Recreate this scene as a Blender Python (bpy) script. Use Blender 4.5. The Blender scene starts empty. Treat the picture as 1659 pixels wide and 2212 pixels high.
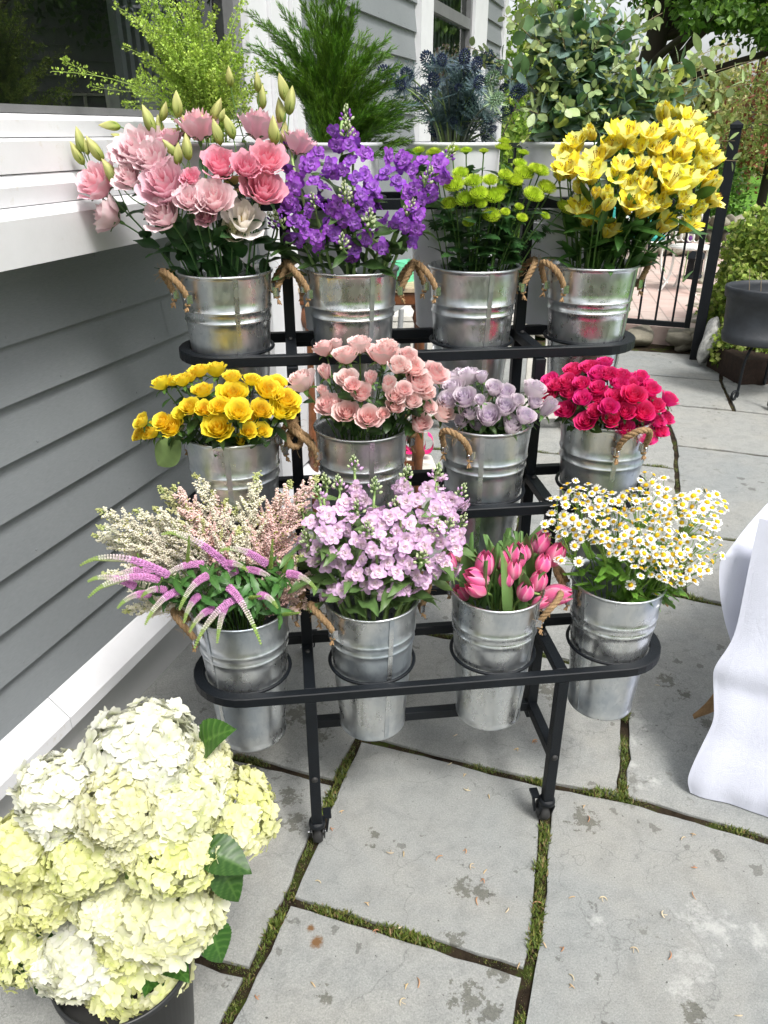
import bpy, bmesh, math, random
import numpy as np
from math import sin, cos, pi, radians, sqrt, atan2, hypot
from mathutils import Vector, Matrix

# ------------------------------------------------------------------ camera, sky, sun, exposure
SC = bpy.context.scene
COL = SC.collection
FPX, TH, HC = 1662.0, radians(26.3), 1.6          # focal length in px of a 1659 px wide picture, tilt, eye height
camd = bpy.data.cameras.new('camera')
camd.sensor_fit = 'HORIZONTAL'
camd.sensor_width = 36.0
camd.lens = 36.0 * FPX / 1659.0
camd.clip_start = 0.05
camd.clip_end = 500
cam = bpy.data.objects.new('camera', camd)
COL.objects.link(cam)
cam.location = (0, 0, HC)
cam.rotation_euler = (pi / 2 - TH, 0, 0)
SC.camera = cam

SUN_EL, SUN_AZ = radians(58), radians(150)        # azimuth clockwise from +Y
world = bpy.data.worlds.new('World')
SC.world = world
world.use_nodes = True
wn, wl = world.node_tree.nodes, world.node_tree.links
bg = wn['Background']
sky = wn.new('ShaderNodeTexSky')
sky.sky_type = 'NISHITA'
sky.sun_disc = False
sky.sun_elevation = SUN_EL
sky.sun_rotation = SUN_AZ
sky.air_density = 1.0
sky.dust_density = 4.0
sky.ozone_density = 1.0
hs = wn.new('ShaderNodeHueSaturation')
hs.inputs['Saturation'].default_value = 0.22       # a bright overcast sky
wl.new(sky.outputs[0], hs.inputs['Color'])
wl.new(hs.outputs[0], bg.inputs['Color'])
bg.inputs['Strength'].default_value = 0.148
sund = bpy.data.lights.new('sun', 'SUN')
sund.energy = 1.6
sund.angle = radians(15)
sund.color = (1.0, 0.97, 0.92)
sun = bpy.data.objects.new('sun', sund)
COL.objects.link(sun)
sd = Vector((sin(SUN_AZ) * cos(SUN_EL), cos(SUN_AZ) * cos(SUN_EL), sin(SUN_EL)))
sun.rotation_euler = sd.to_track_quat('Z', 'Y').to_euler()
sun.location = sd * 12
SC.view_settings.view_transform = 'Standard'
SC.view_settings.look = 'None'
SC.view_settings.gamma = 1
SC.view_settings.exposure = 0.93
SC.cycles.max_bounces = 7
SC.cycles.transparent_max_bounces = 8
SC.cycles.diffuse_bounces = 3
SC.cycles.glossy_bounces = 4
SC.cycles.transmission_bounces = 4

# ------------------------------------------------------------------ picture to place
def ray(x, y):
    u = (x - 829.5) / FPX
    v = (y - 1106) / FPX
    return np.array([u, cos(TH) - v * sin(TH), -(sin(TH) + v * cos(TH))])
CAM = np.array([0, 0, HC])
def atz(x, y, z=0.0):
    r = ray(x, y)
    return CAM + r * ((z - HC) / r[2])
def aty(x, y, Y):
    r = ray(x, y)
    return CAM + r * (Y / r[1])
def atp(x, y, p0, n):
    r = ray(x, y)
    return CAM + r * (np.dot(np.array(p0) - CAM, n) / np.dot(r, n))
def fw(p):
    d = np.array(p) - CAM
    return d[1] * cos(TH) - d[2] * sin(TH)
OFF = dict(c1=(0, 0, 2.5), c2=(530.9, 0, 2.5), c3=(995.4, 0, 2.5), c4=(132.7, 464.5, 2.5), c5=(597.2, 464.5, 2.5),
           c6=(1061.7, 464.5, 2.777), e1=(132.7, 995.4, 2.5), e2=(597.2, 995.4, 2.5), e3=(1061.7, 995.4, 2.777), e4=(0, 1459.9, 2.5))
def px(c, x, y):
    o = OFF[c]
    return o[0] + x / o[2], o[1] + y / o[2]

AR = radians(7)                                    # the rack is turned 7 degrees
RU = np.array([cos(AR), sin(AR), 0.0])
RW = np.array([-sin(AR), cos(AR), 0.0])
RL = atz(688, 1835, 0)
def rk(u, w, z=0.0):
    return RL + u * RU + w * RW + np.array([0, 0, z])
BR = radians(18.35)                                # house wall direction
HV = np.array([sin(BR), cos(BR), 0.0])
HN = np.array([cos(BR), -sin(BR), 0.0])
HO = atz(281, 1519, 0)
def hw(s, off, z):
    return HO + s * HV + off * HN + np.array([0, 0, z])

RNG = np.random.default_rng(7)
random.seed(7)
def rr(a, b):
    return float(RNG.uniform(a, b))

# ------------------------------------------------------------------ mesh building
def nrm(v):
    v = np.asarray(v, float)
    return v / (np.linalg.norm(v) + 1e-12)
def frame(d, spin=0.0):
    """rotation whose local +Z is d"""
    z = nrm(d)
    a = np.array([0, 0, 1.0]) if abs(z[2]) < 0.9 else np.array([0, 1.0, 0])
    x = nrm(np.cross(a, z))
    y = np.cross(z, x)
    x, y = x * cos(spin) + y * sin(spin), -x * sin(spin) + y * cos(spin)
    return np.stack([x, y, z], 1)
class MB:
    def __init__(s):
        s.V, s.F, s.C, s.n = [], [], [], 0
    def add(s, V, F, C=(1, 1, 1)):
        V = np.asarray(V, float).reshape(-1, 3)
        F = np.asarray(F, int)
        C = np.asarray(C, float)
        if C.ndim == 1:
            C = np.tile(C[:3], (len(V), 1))
        s.V.append(V); s.F.append(F + s.n); s.C.append(C[:, :3]); s.n += len(V)
    def addT(s, T, R, sc, t, tint=None):
        V, F, C = T
        V2 = (V * sc) @ R.T + t
        C2 = C if tint is None else C * np.asarray(tint)
        for f in (F if isinstance(F, list) else [F]):
            pass
        n0 = s.n
        s.V.append(V2); s.C.append(C2); s.n += len(V2)
        for f in (F if isinstance(F, list) else [F]):
            s.F.append(f + n0)
    def tmpl(s):
        q = [f for f in s.F if f.shape[1] == 4]
        t = [f for f in s.F if f.shape[1] == 3]
        F = []
        if q: F.append(np.concatenate(q))
        if t: F.append(np.concatenate(t))
        return np.concatenate(s.V), F, np.concatenate(s.C)
    def grid(s, P, C=(1, 1, 1), closeu=False):
        """P: (nv, nu, 3)"""
        nv, nu = P.shape[:2]
        i = np.arange(nv - 1)[:, None] * nu
        j = np.arange(nu if closeu else nu - 1)[None, :]
        j2 = (j + 1) % nu
        F = np.stack([i + j, i + j2, i + nu + j2, i + nu + j], -1).reshape(-1, 4)
        C = np.asarray(C, float)
        if C.ndim == 3: C = C.reshape(-1, 3)
        s.add(P.reshape(-1, 3), F, C)
    def tube(s, pts, r, n=6, C=(1, 1, 1), cap=False, twist=0.0, lobes=0, lamp=0.0):
        pts = np.asarray(pts, float)
        m = len(pts)
        r = np.full(m, r) if np.isscalar(r) else np.interp(np.linspace(0, 1, m), np.linspace(0, 1, len(r)), r)
        T = np.gradient(pts, axis=0)
        T /= np.linalg.norm(T, axis=1)[:, None] + 1e-12
        a = np.array([0, 0, 1.0]) if abs(T[0][2]) < 0.9 else np.array([1.0, 0, 0])
        x = nrm(np.cross(a, T[0]))
        P = np.zeros((m, n, 3))
        th = np.arange(n) * 2 * pi / n
        for k in range(m):
            x = nrm(x - np.dot(x, T[k]) * T[k])
            y = np.cross(T[k], x)
            rad = r[k] * (1 + (lamp * np.abs(np.cos(lobes * 0.5 * (th + twist * k))) - lamp * 0.6 if lobes else 0))
            P[k] = pts[k] + (np.cos(th) * rad)[:, None] * x + (np.sin(th) * rad)[:, None] * y
        C = np.asarray(C, float)
        if C.ndim == 2:
            C = np.repeat(C, n, 0)
        s.grid(P, C, closeu=True)
        if cap:
            for k, sg in ((0, 1), (m - 1, -1)):
                c = pts[k]
                V = np.vstack([P[k], c[None]])
                F = [[(i + 1) % n, i, n] if sg > 0 else [i, (i + 1) % n, n] for i in range(n)]
                cc = C if C.ndim == 1 else C[0 if sg > 0 else -1]
                s.add(V, F, cc)
    def box(s, c, size, R=None, C=(1, 1, 1)):
        c = np.asarray(c, float)
        h = np.asarray(size, float) / 2
        V = np.array([[x, y, z] for x in (-1, 1) for y in (-1, 1) for z in (-1, 1)]) * h
        if R is not None: V = V @ np.asarray(R).T
        s.add(V + c, [[0, 1, 3, 2], [4, 6, 7, 5], [0, 4, 5, 1], [2, 3, 7, 6], [0, 2, 6, 4], [1, 5, 7, 3]], C)
    def bar(s, a, b, w, h, up=(0, 0, 1), C=(1, 1, 1)):
        a, b = np.asarray(a, float), np.asarray(b, float)
        z = nrm(b - a)
        u = np.asarray(up, float)
        if abs(np.dot(z, u)) > 0.95: u = np.array([0, 1.0, 0])
        x = nrm(np.cross(u, z)); y = np.cross(z, x)
        s.box((a + b) / 2, (w, h, np.linalg.norm(b - a)), np.stack([x, y, z], 1), C)
    def lathe(s, prof, n=32, C=(1, 1, 1), o=(0, 0, 0), R=None):
        prof = np.asarray(prof, float)
        th = np.arange(n) * 2 * pi / n
        P = np.zeros((len(prof), n, 3))
        P[..., 0] = prof[:, :1] * np.cos(th)
        P[..., 1] = prof[:, :1] * np.sin(th)
        P[..., 2] = prof[:, 1:2]
        if R is not None: P = P @ np.asarray(R).T
        C = np.asarray(C, float)
        if C.ndim == 2: C = np.repeat(C, n, 0)
        s.grid(P + np.asarray(o, float), C, closeu=True)
    def mesh(s, name, mat, smooth=True):
        me = bpy.data.meshes.new(name)
        V = np.concatenate(s.V)
        C = np.concatenate(s.C)
        me.vertices.add(len(V))
        me.vertices.foreach_set('co', V.astype(np.float32).ravel())
        nl = sum(f.size for f in s.F)
        nf = sum(len(f) for f in s.F)
        me.loops.add(nl); me.polygons.add(nf)
        me.loops.foreach_set('vertex_index', np.concatenate([f.ravel() for f in s.F]).astype(np.int32))
        tot = np.concatenate([np.full(len(f), f.shape[1]) for f in s.F])
        me.polygons.foreach_set('loop_start', (np.cumsum(tot) - tot).astype(np.int32))
        me.polygons.foreach_set('loop_total', tot.astype(np.int32))
        me.update(calc_edges=True)
        me.validate()
        me.polygons.foreach_set('use_smooth', np.full(len(me.polygons), smooth))
        at = me.color_attributes.new('Col', 'FLOAT_COLOR', 'POINT')
        if len(me.vertices) == len(V):
            at.data.foreach_set('color', np.hstack([np.clip(C, 0, 1), np.ones((len(C), 1))]).astype(np.float32).ravel())
        me.materials.append(mat)
        return me
    def build(s, name, mat, parent=None, smooth=True, loc=None):
        return mob(name, s.mesh(name, mat, smooth), parent, loc)

def mob(name, me, parent=None, loc=None, M=None):
    o = bpy.data.objects.new(name, me)
    COL.objects.link(o)
    if parent is not None: o.parent = parent
    if M is not None: o.matrix_basis = M
    elif loc is not None: o.location = loc
    return o
def mat4(R, sc, t):
    M = Matrix.Identity(4)
    R = np.asarray(R) * np.asarray(sc)
    for i in range(3):
        for j in range(3): M[i][j] = R[i][j]
        M[i][3] = t[i]
    return M
def tag(o, label=None, cat=None, group=None, kind=None):
    if label: o['label'] = label
    if cat: o['category'] = cat
    if group: o['group'] = group
    if kind: o['kind'] = kind
    return o
def thing(name, label, cat, loc=(0, 0, 0), group=None):
    o = bpy.data.objects.new(name, None)
    o.empty_display_size = 0.05
    COL.objects.link(o)
    o.location = loc
    return tag(o, label, cat, group, 'thing')
def bez(p0, p1, p2, p3, n):
    t = np.linspace(0, 1, n)[:, None]
    return (1 - t) ** 3 * p0 + 3 * (1 - t) ** 2 * t * p1 + 3 * (1 - t) * t * t * p2 + t ** 3 * p3

# ------------------------------------------------------------------ materials
def newmat(name, rough=0.6, metal=0.0, spec=0.5):
    m = bpy.data.materials.new(name)
    m.use_nodes = True
    n, l = m.node_tree.nodes, m.node_tree.links
    b = n['Principled BSDF']
    b.inputs['Roughness'].default_value = rough
    b.inputs['Metallic'].default_value = metal
    b.inputs['Specular IOR Level'].default_value = spec
    return m, n, l, b
def nz(n, l, scale, detail=4, rough=0.6, vec=None, dist=0.0):
    t = n.new('ShaderNodeTexNoise')
    t.inputs['Scale'].default_value = scale
    t.inputs['Detail'].default_value = detail
    t.inputs['Roughness'].default_value = rough
    t.inputs['Distortion'].default_value = dist
    if vec is not None: l.new(vec, t.inputs['Vector'])
    return t.outputs['Fac']
def ramp(n, l, fac, stops, interp='LINEAR'):
    r = n.new('ShaderNodeValToRGB')
    r.color_ramp.interpolation = interp
    e = r.color_ramp.elements
    while len(e) < len(stops): e.new(0.5)
    for k, (p, c) in enumerate(stops):
        e[k].position = p
        e[k].color = (c[0], c[1], c[2], 1) if hasattr(c, '__len__') else (c, c, c, 1)
    l.new(fac, r.inputs['Fac'])
    return r.outputs['Color']
def mix(n, l, fac, a, b, mode='MIX'):
    m = n.new('ShaderNodeMix')
    m.data_type = 'RGBA'
    m.blend_type = mode
    for sck, v in ((m.inputs[0], fac), (m.inputs[6], a), (m.inputs[7], b)):
        if hasattr(v, 'is_output'): l.new(v, sck)
        elif hasattr(v, '__len__'): sck.default_value = (v[0], v[1], v[2], 1)
        else: sck.default_value = v
    return m.outputs[2]
def tc(n, kind='Object'):
    return n.new('ShaderNodeTexCoord').outputs[kind]
def mapv(n, l, vec, scale=(1, 1, 1), rot=(0, 0, 0)):
    m = n.new('ShaderNodeMapping')
    m.inputs['Scale'].default_value = scale
    m.inputs['Rotation'].default_value = rot
    l.new(vec, m.inputs['Vector'])
    return m.outputs[0]
def bump(n, l, b, h, strength=0.2, dist=0.01):
    k = n.new('ShaderNodeBump')
    k.inputs['Strength'].default_value = strength
    k.inputs['Distance'].default_value = dist
    l.new(h, k.inputs['Height'])
    l.new(k.outputs[0], b.inputs['Normal'])
def attr_mat(name, rough, transl, spec=0.3, vari=0.12, bumps=0.0, bscale=200, satur=1.0):
    m, n, l, b = newmat(name, rough, 0, spec)
    a = n.new('ShaderNodeAttribute'); a.attribute_name = 'Col'
    oi = n.new('ShaderNodeObjectInfo')
    h = n.new('ShaderNodeHueSaturation')
    mr = n.new('ShaderNodeMapRange'); mr.inputs['To Min'].default_value = 1 - vari; mr.inputs['To Max'].default_value = 1 + vari
    l.new(oi.outputs['Random'], mr.inputs['Value'])
    l.new(mr.outputs[0], h.inputs['Value'])
    h.inputs['Saturation'].default_value = satur
    mh = n.new('ShaderNodeMapRange'); mh.inputs['To Min'].default_value = 0.492; mh.inputs['To Max'].default_value = 0.508
    mm = n.new('ShaderNodeMath'); mm.operation = 'FRACT'
    m7 = n.new('ShaderNodeMath'); m7.operation = 'MULTIPLY'; m7.inputs[1].default_value = 7.31
    l.new(oi.outputs['Random'], m7.inputs[0]); l.new(m7.outputs[0], mm.inputs[0]); l.new(mm.outputs[0], mh.inputs['Value'])
    l.new(mh.outputs[0], h.inputs['Hue'])
    l.new(a.outputs['Color'], h.inputs['Color'])
    l.new(h.outputs[0], b.inputs['Base Color'])
    if bumps:
        bump(n, l, b, nz(n, l, bscale, 3, 0.6, tc(n)), bumps, 0.002)
    if transl:
        t = n.new('ShaderNodeBsdfTranslucent')
        l.new(h.outputs[0], t.inputs['Color'])
        ms = n.new('ShaderNodeMixShader')
        ms.inputs[0].default_value = transl
        l.new(b.outputs[0], ms.inputs[1]); l.new(t.outputs[0], ms.inputs[2])
        l.new(ms.outputs[0], n['Material Output'].inputs['Surface'])
    return m
M = {}
M['petal'] = attr_mat('petal', 0.6, 0.30, 0.25, 0.06)
M['leaf'] = attr_mat('leaf', 0.42, 0.22, 0.5, 0.22)
M['stem'] = attr_mat('stem', 0.5, 0.0, 0.4, 0.18)
M['tiny'] = attr_mat('tiny_florets', 0.65, 0.35, 0.2, 0.05)
M['tree'] = attr_mat('tree_leaf', 0.5, 0.35, 0.4, 0.05)
M['bark'] = attr_mat('bark', 0.9, 0.0, 0.2, 0.05, 0.8, 30)

def m_galv():
    m, n, l, b = newmat('galvanised_zinc', 0.3, 0.97)
    o = tc(n)
    v = n.new('ShaderNodeTexVoronoi'); v.inputs['Scale'].default_value = 120
    l.new(mapv(n, l, o, (1, 1, 0.5)), v.inputs['Vector'])
    oi = n.new('ShaderNodeObjectInfo')
    big = n.new('ShaderNodeTexNoise'); big.noise_dimensions = '4D'; big.inputs['Scale'].default_value = 7; big.inputs['Detail'].default_value = 5
    mw = n.new('ShaderNodeMath'); mw.operation = 'MULTIPLY'; mw.inputs[1].default_value = 40
    l.new(oi.outputs['Random'], mw.inputs[0]); l.new(mw.outputs[0], big.inputs['W']); l.new(o, big.inputs['Vector'])
    streak = nz(n, l, 60, 4, 0.6, mapv(n, l, o, (1, 1, 0.06)))
    spg = ramp(n, l, v.outputs['Color'], [(0.0, (0.50, 0.53, 0.56)), (1.0, (0.72, 0.74, 0.75))])
    patch = ramp(n, l, big.outputs['Fac'], [(0.35, (0.38, 0.45, 0.54)), (0.49, (0.78, 0.80, 0.82)), (0.68, (0.90, 0.90, 0.88))])
    c = mix(n, l, 0.55, spg, patch)
    sc = ramp(n, l, nz(n, l, 45, 8, 0.8, mapv(n, l, o, (1, 1, 0.6)), 1.5), [(0.33, (0.45, 0.48, 0.52)), (0.42, (1, 1, 1))])
    c = mix(n, l, 0.5, c, sc, 'MULTIPLY')
    l.new(c, b.inputs['Base Color'])
    r = ramp(n, l, big.outputs['Fac'], [(0.35, 0.38), (0.6, 0.20)])
    r2 = mix(n, l, 0.10, r, v.outputs['Color'])
    l.new(mix(n, l, 0.10, r2, streak), b.inputs['Roughness'])
    bump(n, l, b, streak, 0.12, 0.002)
    return m
M['galv'] = m_galv()
def m_simple(name, col, rough=0.5, metal=0.0, var=0.12, scale=12, bmp=0.1, bsc=150, spec=0.5, dirt=None):
    m, n, l, b = newmat(name, rough, metal, spec)
    o = tc(n)
    f = nz(n, l, scale, 6, 0.65, o)
    c1 = tuple(x * (1 - var) for x in col); c2 = tuple(min(1, x * (1 + var)) for x in col)
    c = ramp(n, l, f, [(0.3, c1), (0.7, c2)])
    if dirt:
        d = ramp(n, l, nz(n, l, scale * 2.3, 8, 0.75, o), [(0.60, 0.0), (0.72, 1.0)])
        c = mix(n, l, d, c, dirt)
    l.new(c, b.inputs['Base Color'])
    if bmp: bump(n, l, b, nz(n, l, bsc, 5, 0.7, o), bmp, 0.004)
    return m
M['black'] = m_simple('black_powder_coat', (0.005, 0.0068, 0.0095), 0.45, 0.0, 0.2, 20, 0.25, 900, 0.28)
M['rubber'] = m_simple('black_rubber', (0.02, 0.02, 0.02), 0.6)
M['chrome'] = m_simple('zinc_bolt', (0.6, 0.6, 0.62), 0.25, 1.0)
M['white_enamel'] = m_simple('white_enamel', (0.66, 0.67, 0.70), 0.35, 0, 0.03)
M['blackbucket'] = m_simple('black_plastic', (0.018, 0.019, 0.021), 0.42, 0, 0.25, 8, 0.2, 60)
M['whitepaint'] = m_simple('white_trim_paint', (0.68, 0.68, 0.70), 0.5, 0, 0.04, 9, 0.12, 60, dirt=(0.60, 0.58, 0.55))
def m_siding():
    m, n, l, b = newmat('painted_clapboard', 0.55)
    o = tc(n)
    f = nz(n, l, 3, 6, 0.6, o)
    c = ramp(n, l, f, [(0.3, (0.150, 0.166, 0.178)), (0.7, (0.172, 0.189, 0.201))])
    grain = nz(n, l, 22, 6, 0.6, mapv(n, l, o, (3, 3, 40)))
    l.new(mix(n, l, 0.12, c, grain), b.inputs['Base Color'])
    bump(n, l, b, grain, 0.18, 0.003)
    return m
M['siding'] = m_siding()
M['foundation'] = m_simple('grey_base_board', (0.40, 0.40, 0.395), 0.6, 0, 0.06, 5, 0.15, 90)
def m_rope():
    m, n, l, b = newmat('jute_rope', 0.9, 0, 0.1)
    o = tc(n)
    f = nz(n, l, 900, 4, 0.7, mapv(n, l, o, (1, 1, 0.35)))
    a = n.new('ShaderNodeAttribute'); a.attribute_name = 'Col'
    c = ramp(n, l, f, [(0.3, (0.20, 0.12, 0.06)), (0.7, (0.55, 0.38, 0.22))])
    l.new(mix(n, l, 1.0, c, a.outputs['Color'], 'MULTIPLY'), b.inputs['Base Color'])
    bump(n, l, b, f, 0.6, 0.002)
    return m
M['rope'] = m_rope()
def m_stone():
    m, n, l, b = newmat('bluestone', 0.75, 0, 0.35)
    g = n.new('ShaderNodeNewGeometry')
    o = g.outputs['Position']
    oi = n.new('ShaderNodeObjectInfo')
    base = ramp(n, l, oi.outputs['Random'], [(0.0, (0.185, 0.205, 0.207)), (0.5, (0.275, 0.277, 0.258)), (1.0, (0.31, 0.305, 0.27))])
    big = nz(n, l, 2.3, 6, 0.6, o, 0.6)
    c = mix(n, l, 0.6, base, ramp(n, l, big, [(0.32, (0.195, 0.22, 0.228)), (0.5, (0.262, 0.270, 0.260)), (0.68, (0.315, 0.298, 0.255))]))
    fine = nz(n, l, 260, 5, 0.8, o)
    c = mix(n, l, 0.42, c, ramp(n, l, fine, [(0.34, (0.13, 0.135, 0.135)), (0.66, (0.50, 0.50, 0.47))]))
    ck = n.new('ShaderNodeTexVoronoi'); ck.feature = 'DISTANCE_TO_EDGE'; ck.inputs['Scale'].default_value = 2.6
    cv = n.new('ShaderNodeVectorMath'); cv.operation = 'MULTIPLY_ADD'; cn = n.new('ShaderNodeTexNoise'); cn.inputs['Scale'].default_value = 5; cn.inputs['Detail'].default_value = 8; l.new(o, cn.inputs['Vector']); l.new(cn.outputs['Color'], cv.inputs[0]); cv.inputs[1].default_value = (0.5, 0.5, 0.5); l.new(o, cv.inputs[2]); l.new(cv.outputs[0], ck.inputs['Vector'])
    c = mix(n, l, ramp(n, l, ck.outputs['Distance'], [(0.0, 0.55), (0.006, 0.0)]), c, (0.12, 0.125, 0.12))
    mid = nz(n, l, 16, 8, 0.72, o, 0.4)
    c = mix(n, l, 0.55, c, ramp(n, l, mid, [(0.32, (0.66, 0.67, 0.68)), (0.55, (1, 1, 1))]), 'MULTIPLY')
    # darker damp blotches and drips
    wet = nz(n, l, 11, 6, 0.72, o, 0.3)
    wet2 = nz(n, l, 2.0, 2, 0.5, o)
    mw = n.new('ShaderNodeMath'); mw.operation = 'MULTIPLY'; l.new(wet, mw.inputs[0]); l.new(wet2, mw.inputs[1])
    wm = ramp(n, l, mw.outputs[0], [(0.375, 0.0), (0.392, 0.7)])
    c = mix(n, l, wm, c, mix(n, l, 1.0, c, (0.50, 0.49, 0.46), 'MULTIPLY'))
    vo = n.new('ShaderNodeTexVoronoi'); vo.inputs['Scale'].default_value = 13; vo.inputs['Randomness'].default_value = 1.0; l.new(o, vo.inputs['Vector'])
    rnd = nz(n, l, 3.5, 2, 0.5, o)
    wv = n.new('ShaderNodeVectorMath'); wv.operation = 'MULTIPLY_ADD'; nv3 = n.new('ShaderNodeTexNoise'); nv3.inputs['Scale'].default_value = 55; nv3.inputs['Detail'].default_value = 4; l.new(o, nv3.inputs['Vector']); l.new(nv3.outputs['Color'], wv.inputs[0]); wv.inputs[1].default_value = (0.05, 0.05, 0.05); l.new(o, wv.inputs[2]); l.new(wv.outputs[0], vo.inputs['Vector'])
    lt = n.new('ShaderNodeMath'); lt.operation = 'SUBTRACT'; l.new(rnd, lt.inputs[0]); l.new(vo.outputs['Distance'], lt.inputs[1])
    sp = ramp(n, l, lt.outputs[0], [(0.42, 0.0), (0.45, 0.85)])
    c = mix(n, l, sp, c, mix(n, l, 1.0, c, (0.55, 0.54, 0.52), 'MULTIPLY'))
    # spills, a rust mark and lime scale that lie at their own places on the paving
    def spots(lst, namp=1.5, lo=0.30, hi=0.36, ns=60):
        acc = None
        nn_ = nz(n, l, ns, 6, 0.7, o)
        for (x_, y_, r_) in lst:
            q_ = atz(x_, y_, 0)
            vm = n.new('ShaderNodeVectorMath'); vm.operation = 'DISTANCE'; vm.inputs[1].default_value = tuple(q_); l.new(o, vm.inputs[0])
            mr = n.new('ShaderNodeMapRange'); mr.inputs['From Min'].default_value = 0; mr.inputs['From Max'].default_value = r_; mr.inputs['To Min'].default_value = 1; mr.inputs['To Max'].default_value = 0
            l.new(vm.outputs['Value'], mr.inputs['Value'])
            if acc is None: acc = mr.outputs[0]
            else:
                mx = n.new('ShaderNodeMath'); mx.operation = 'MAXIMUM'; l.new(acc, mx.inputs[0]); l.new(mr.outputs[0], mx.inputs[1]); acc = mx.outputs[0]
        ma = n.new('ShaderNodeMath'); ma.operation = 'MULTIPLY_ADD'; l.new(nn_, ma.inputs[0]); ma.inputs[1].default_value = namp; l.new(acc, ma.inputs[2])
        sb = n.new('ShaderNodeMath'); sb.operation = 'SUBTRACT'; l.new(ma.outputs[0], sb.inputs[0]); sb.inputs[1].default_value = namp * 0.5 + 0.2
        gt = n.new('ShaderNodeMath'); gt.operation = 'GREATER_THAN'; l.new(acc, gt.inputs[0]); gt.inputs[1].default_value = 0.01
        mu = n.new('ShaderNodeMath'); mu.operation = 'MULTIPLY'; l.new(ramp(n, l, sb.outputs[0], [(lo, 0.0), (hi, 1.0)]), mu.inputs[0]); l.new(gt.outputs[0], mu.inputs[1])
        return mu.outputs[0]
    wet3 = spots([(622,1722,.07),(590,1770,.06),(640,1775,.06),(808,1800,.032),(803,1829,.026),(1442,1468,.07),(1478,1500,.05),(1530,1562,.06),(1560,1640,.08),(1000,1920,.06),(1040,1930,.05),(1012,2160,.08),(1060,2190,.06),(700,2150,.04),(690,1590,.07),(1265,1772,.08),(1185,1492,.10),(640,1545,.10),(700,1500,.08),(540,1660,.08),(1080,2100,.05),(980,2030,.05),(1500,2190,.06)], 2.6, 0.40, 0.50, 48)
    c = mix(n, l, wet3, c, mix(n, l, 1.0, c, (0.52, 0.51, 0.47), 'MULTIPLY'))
    rust = spots([(684,2036,.034),(670,2005,.022)], 1.2, 0.3, 0.6)
    c = mix(n, l, rust, c, (0.16, 0.085, 0.035))
    lime = spots([(1530,1995,.13),(1500,2080,.08),(1470,2130,.07),(1385,1560,.06),(1640,2030,.10),(1372,1600,.05),(1400,1690,.08),(1365,1650,.04),(1290,1990,.05)], 2.6, 0.34, 0.95, 34)
    lm = n.new('ShaderNodeMath'); lm.operation = 'MULTIPLY'; l.new(lime, lm.inputs[0]); lm.inputs[1].default_value = 0.55
    c = mix(n, l, lm.outputs[0], c, (0.52, 0.52, 0.50))
    # white lime bloom and pits
    wh = ramp(n, l, nz(n, l, 5.0, 10, 0.78, o, 0.7), [(0.665, 0.0), (0.73, 0.75)])
    c = mix(n, l, wh, c, (0.60, 0.60, 0.59))
    pit = ramp(n, l, nz(n, l, 70, 2, 0.5, o), [(0.24, 1.0), (0.27, 0.0)])
    c = mix(n, l, pit, c, (0.10, 0.10, 0.095))
    l.new(c, b.inputs['Base Color'])
    rg = mix(n, l, wm, (0.78, 0.78, 0.78), (0.38, 0.38, 0.38))
    l.new(rg, b.inputs['Roughness'])
    h = mix(n, l, 0.35, mid, fine)
    bump(n, l, b, mix(n, l, 0.4, h, big), 0.6, 0.015)
    return m
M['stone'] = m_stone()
def m_soil():
    m, n, l, b = newmat('mossy_soil', 0.95, 0, 0.1)
    g = n.new('ShaderNodeNewGeometry'); o = g.outputs['Position']
    f = nz(n, l, 9, 8, 0.75, o)
    c = ramp(n, l, f, [(0.38, (0.022, 0.017, 0.012)), (0.52, (0.055, 0.040, 0.026)), (0.58, (0.055, 0.075, 0.015)), (0.7, (0.09, 0.13, 0.025))])
    l.new(c, b.inputs['Base Color'])
    bump(n, l, b, nz(n, l, 180, 6, 0.8, o), 1.0, 0.01)
    return m
M['soil'] = m_soil()
def m_brick():
    m, n, l, b = newmat('brick_paving', 0.85, 0, 0.2)
    g = n.new('ShaderNodeNewGeometry')
    v = mapv(n, l, g.outputs['Position'], (1, 1, 1), (0, 0, radians(-80)))
    t = n.new('ShaderNodeTexBrick')
    t.inputs['Scale'].default_value = 1.0
    t.inputs['Brick Width'].default_value = 0.42; t.inputs['Row Height'].default_value = 0.21; t.inputs['Mortar Size'].default_value = 0.008
    t.inputs['Color1'].default_value = (0.52, 0.36, 0.32, 1); t.inputs['Color2'].default_value = (0.50, 0.43, 0.39, 1); t.inputs['Mortar'].default_value = (0.24, 0.20, 0.18, 1)
    l.new(v, t.inputs['Vector'])
    c = mix(n, l, 0.4, t.outputs['Color'], ramp(n, l, nz(n, l, 6, 8, 0.75, g.outputs['Position']), [(0.3, (0.36, 0.25, 0.21)), (0.7, (0.58, 0.50, 0.46))]))
    l.new(c, b.inputs['Base Color'])
    bump(n, l, b, t.outputs['Fac'], -0.3, 0.01)
    return m
M['brick'] = m_brick()
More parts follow.
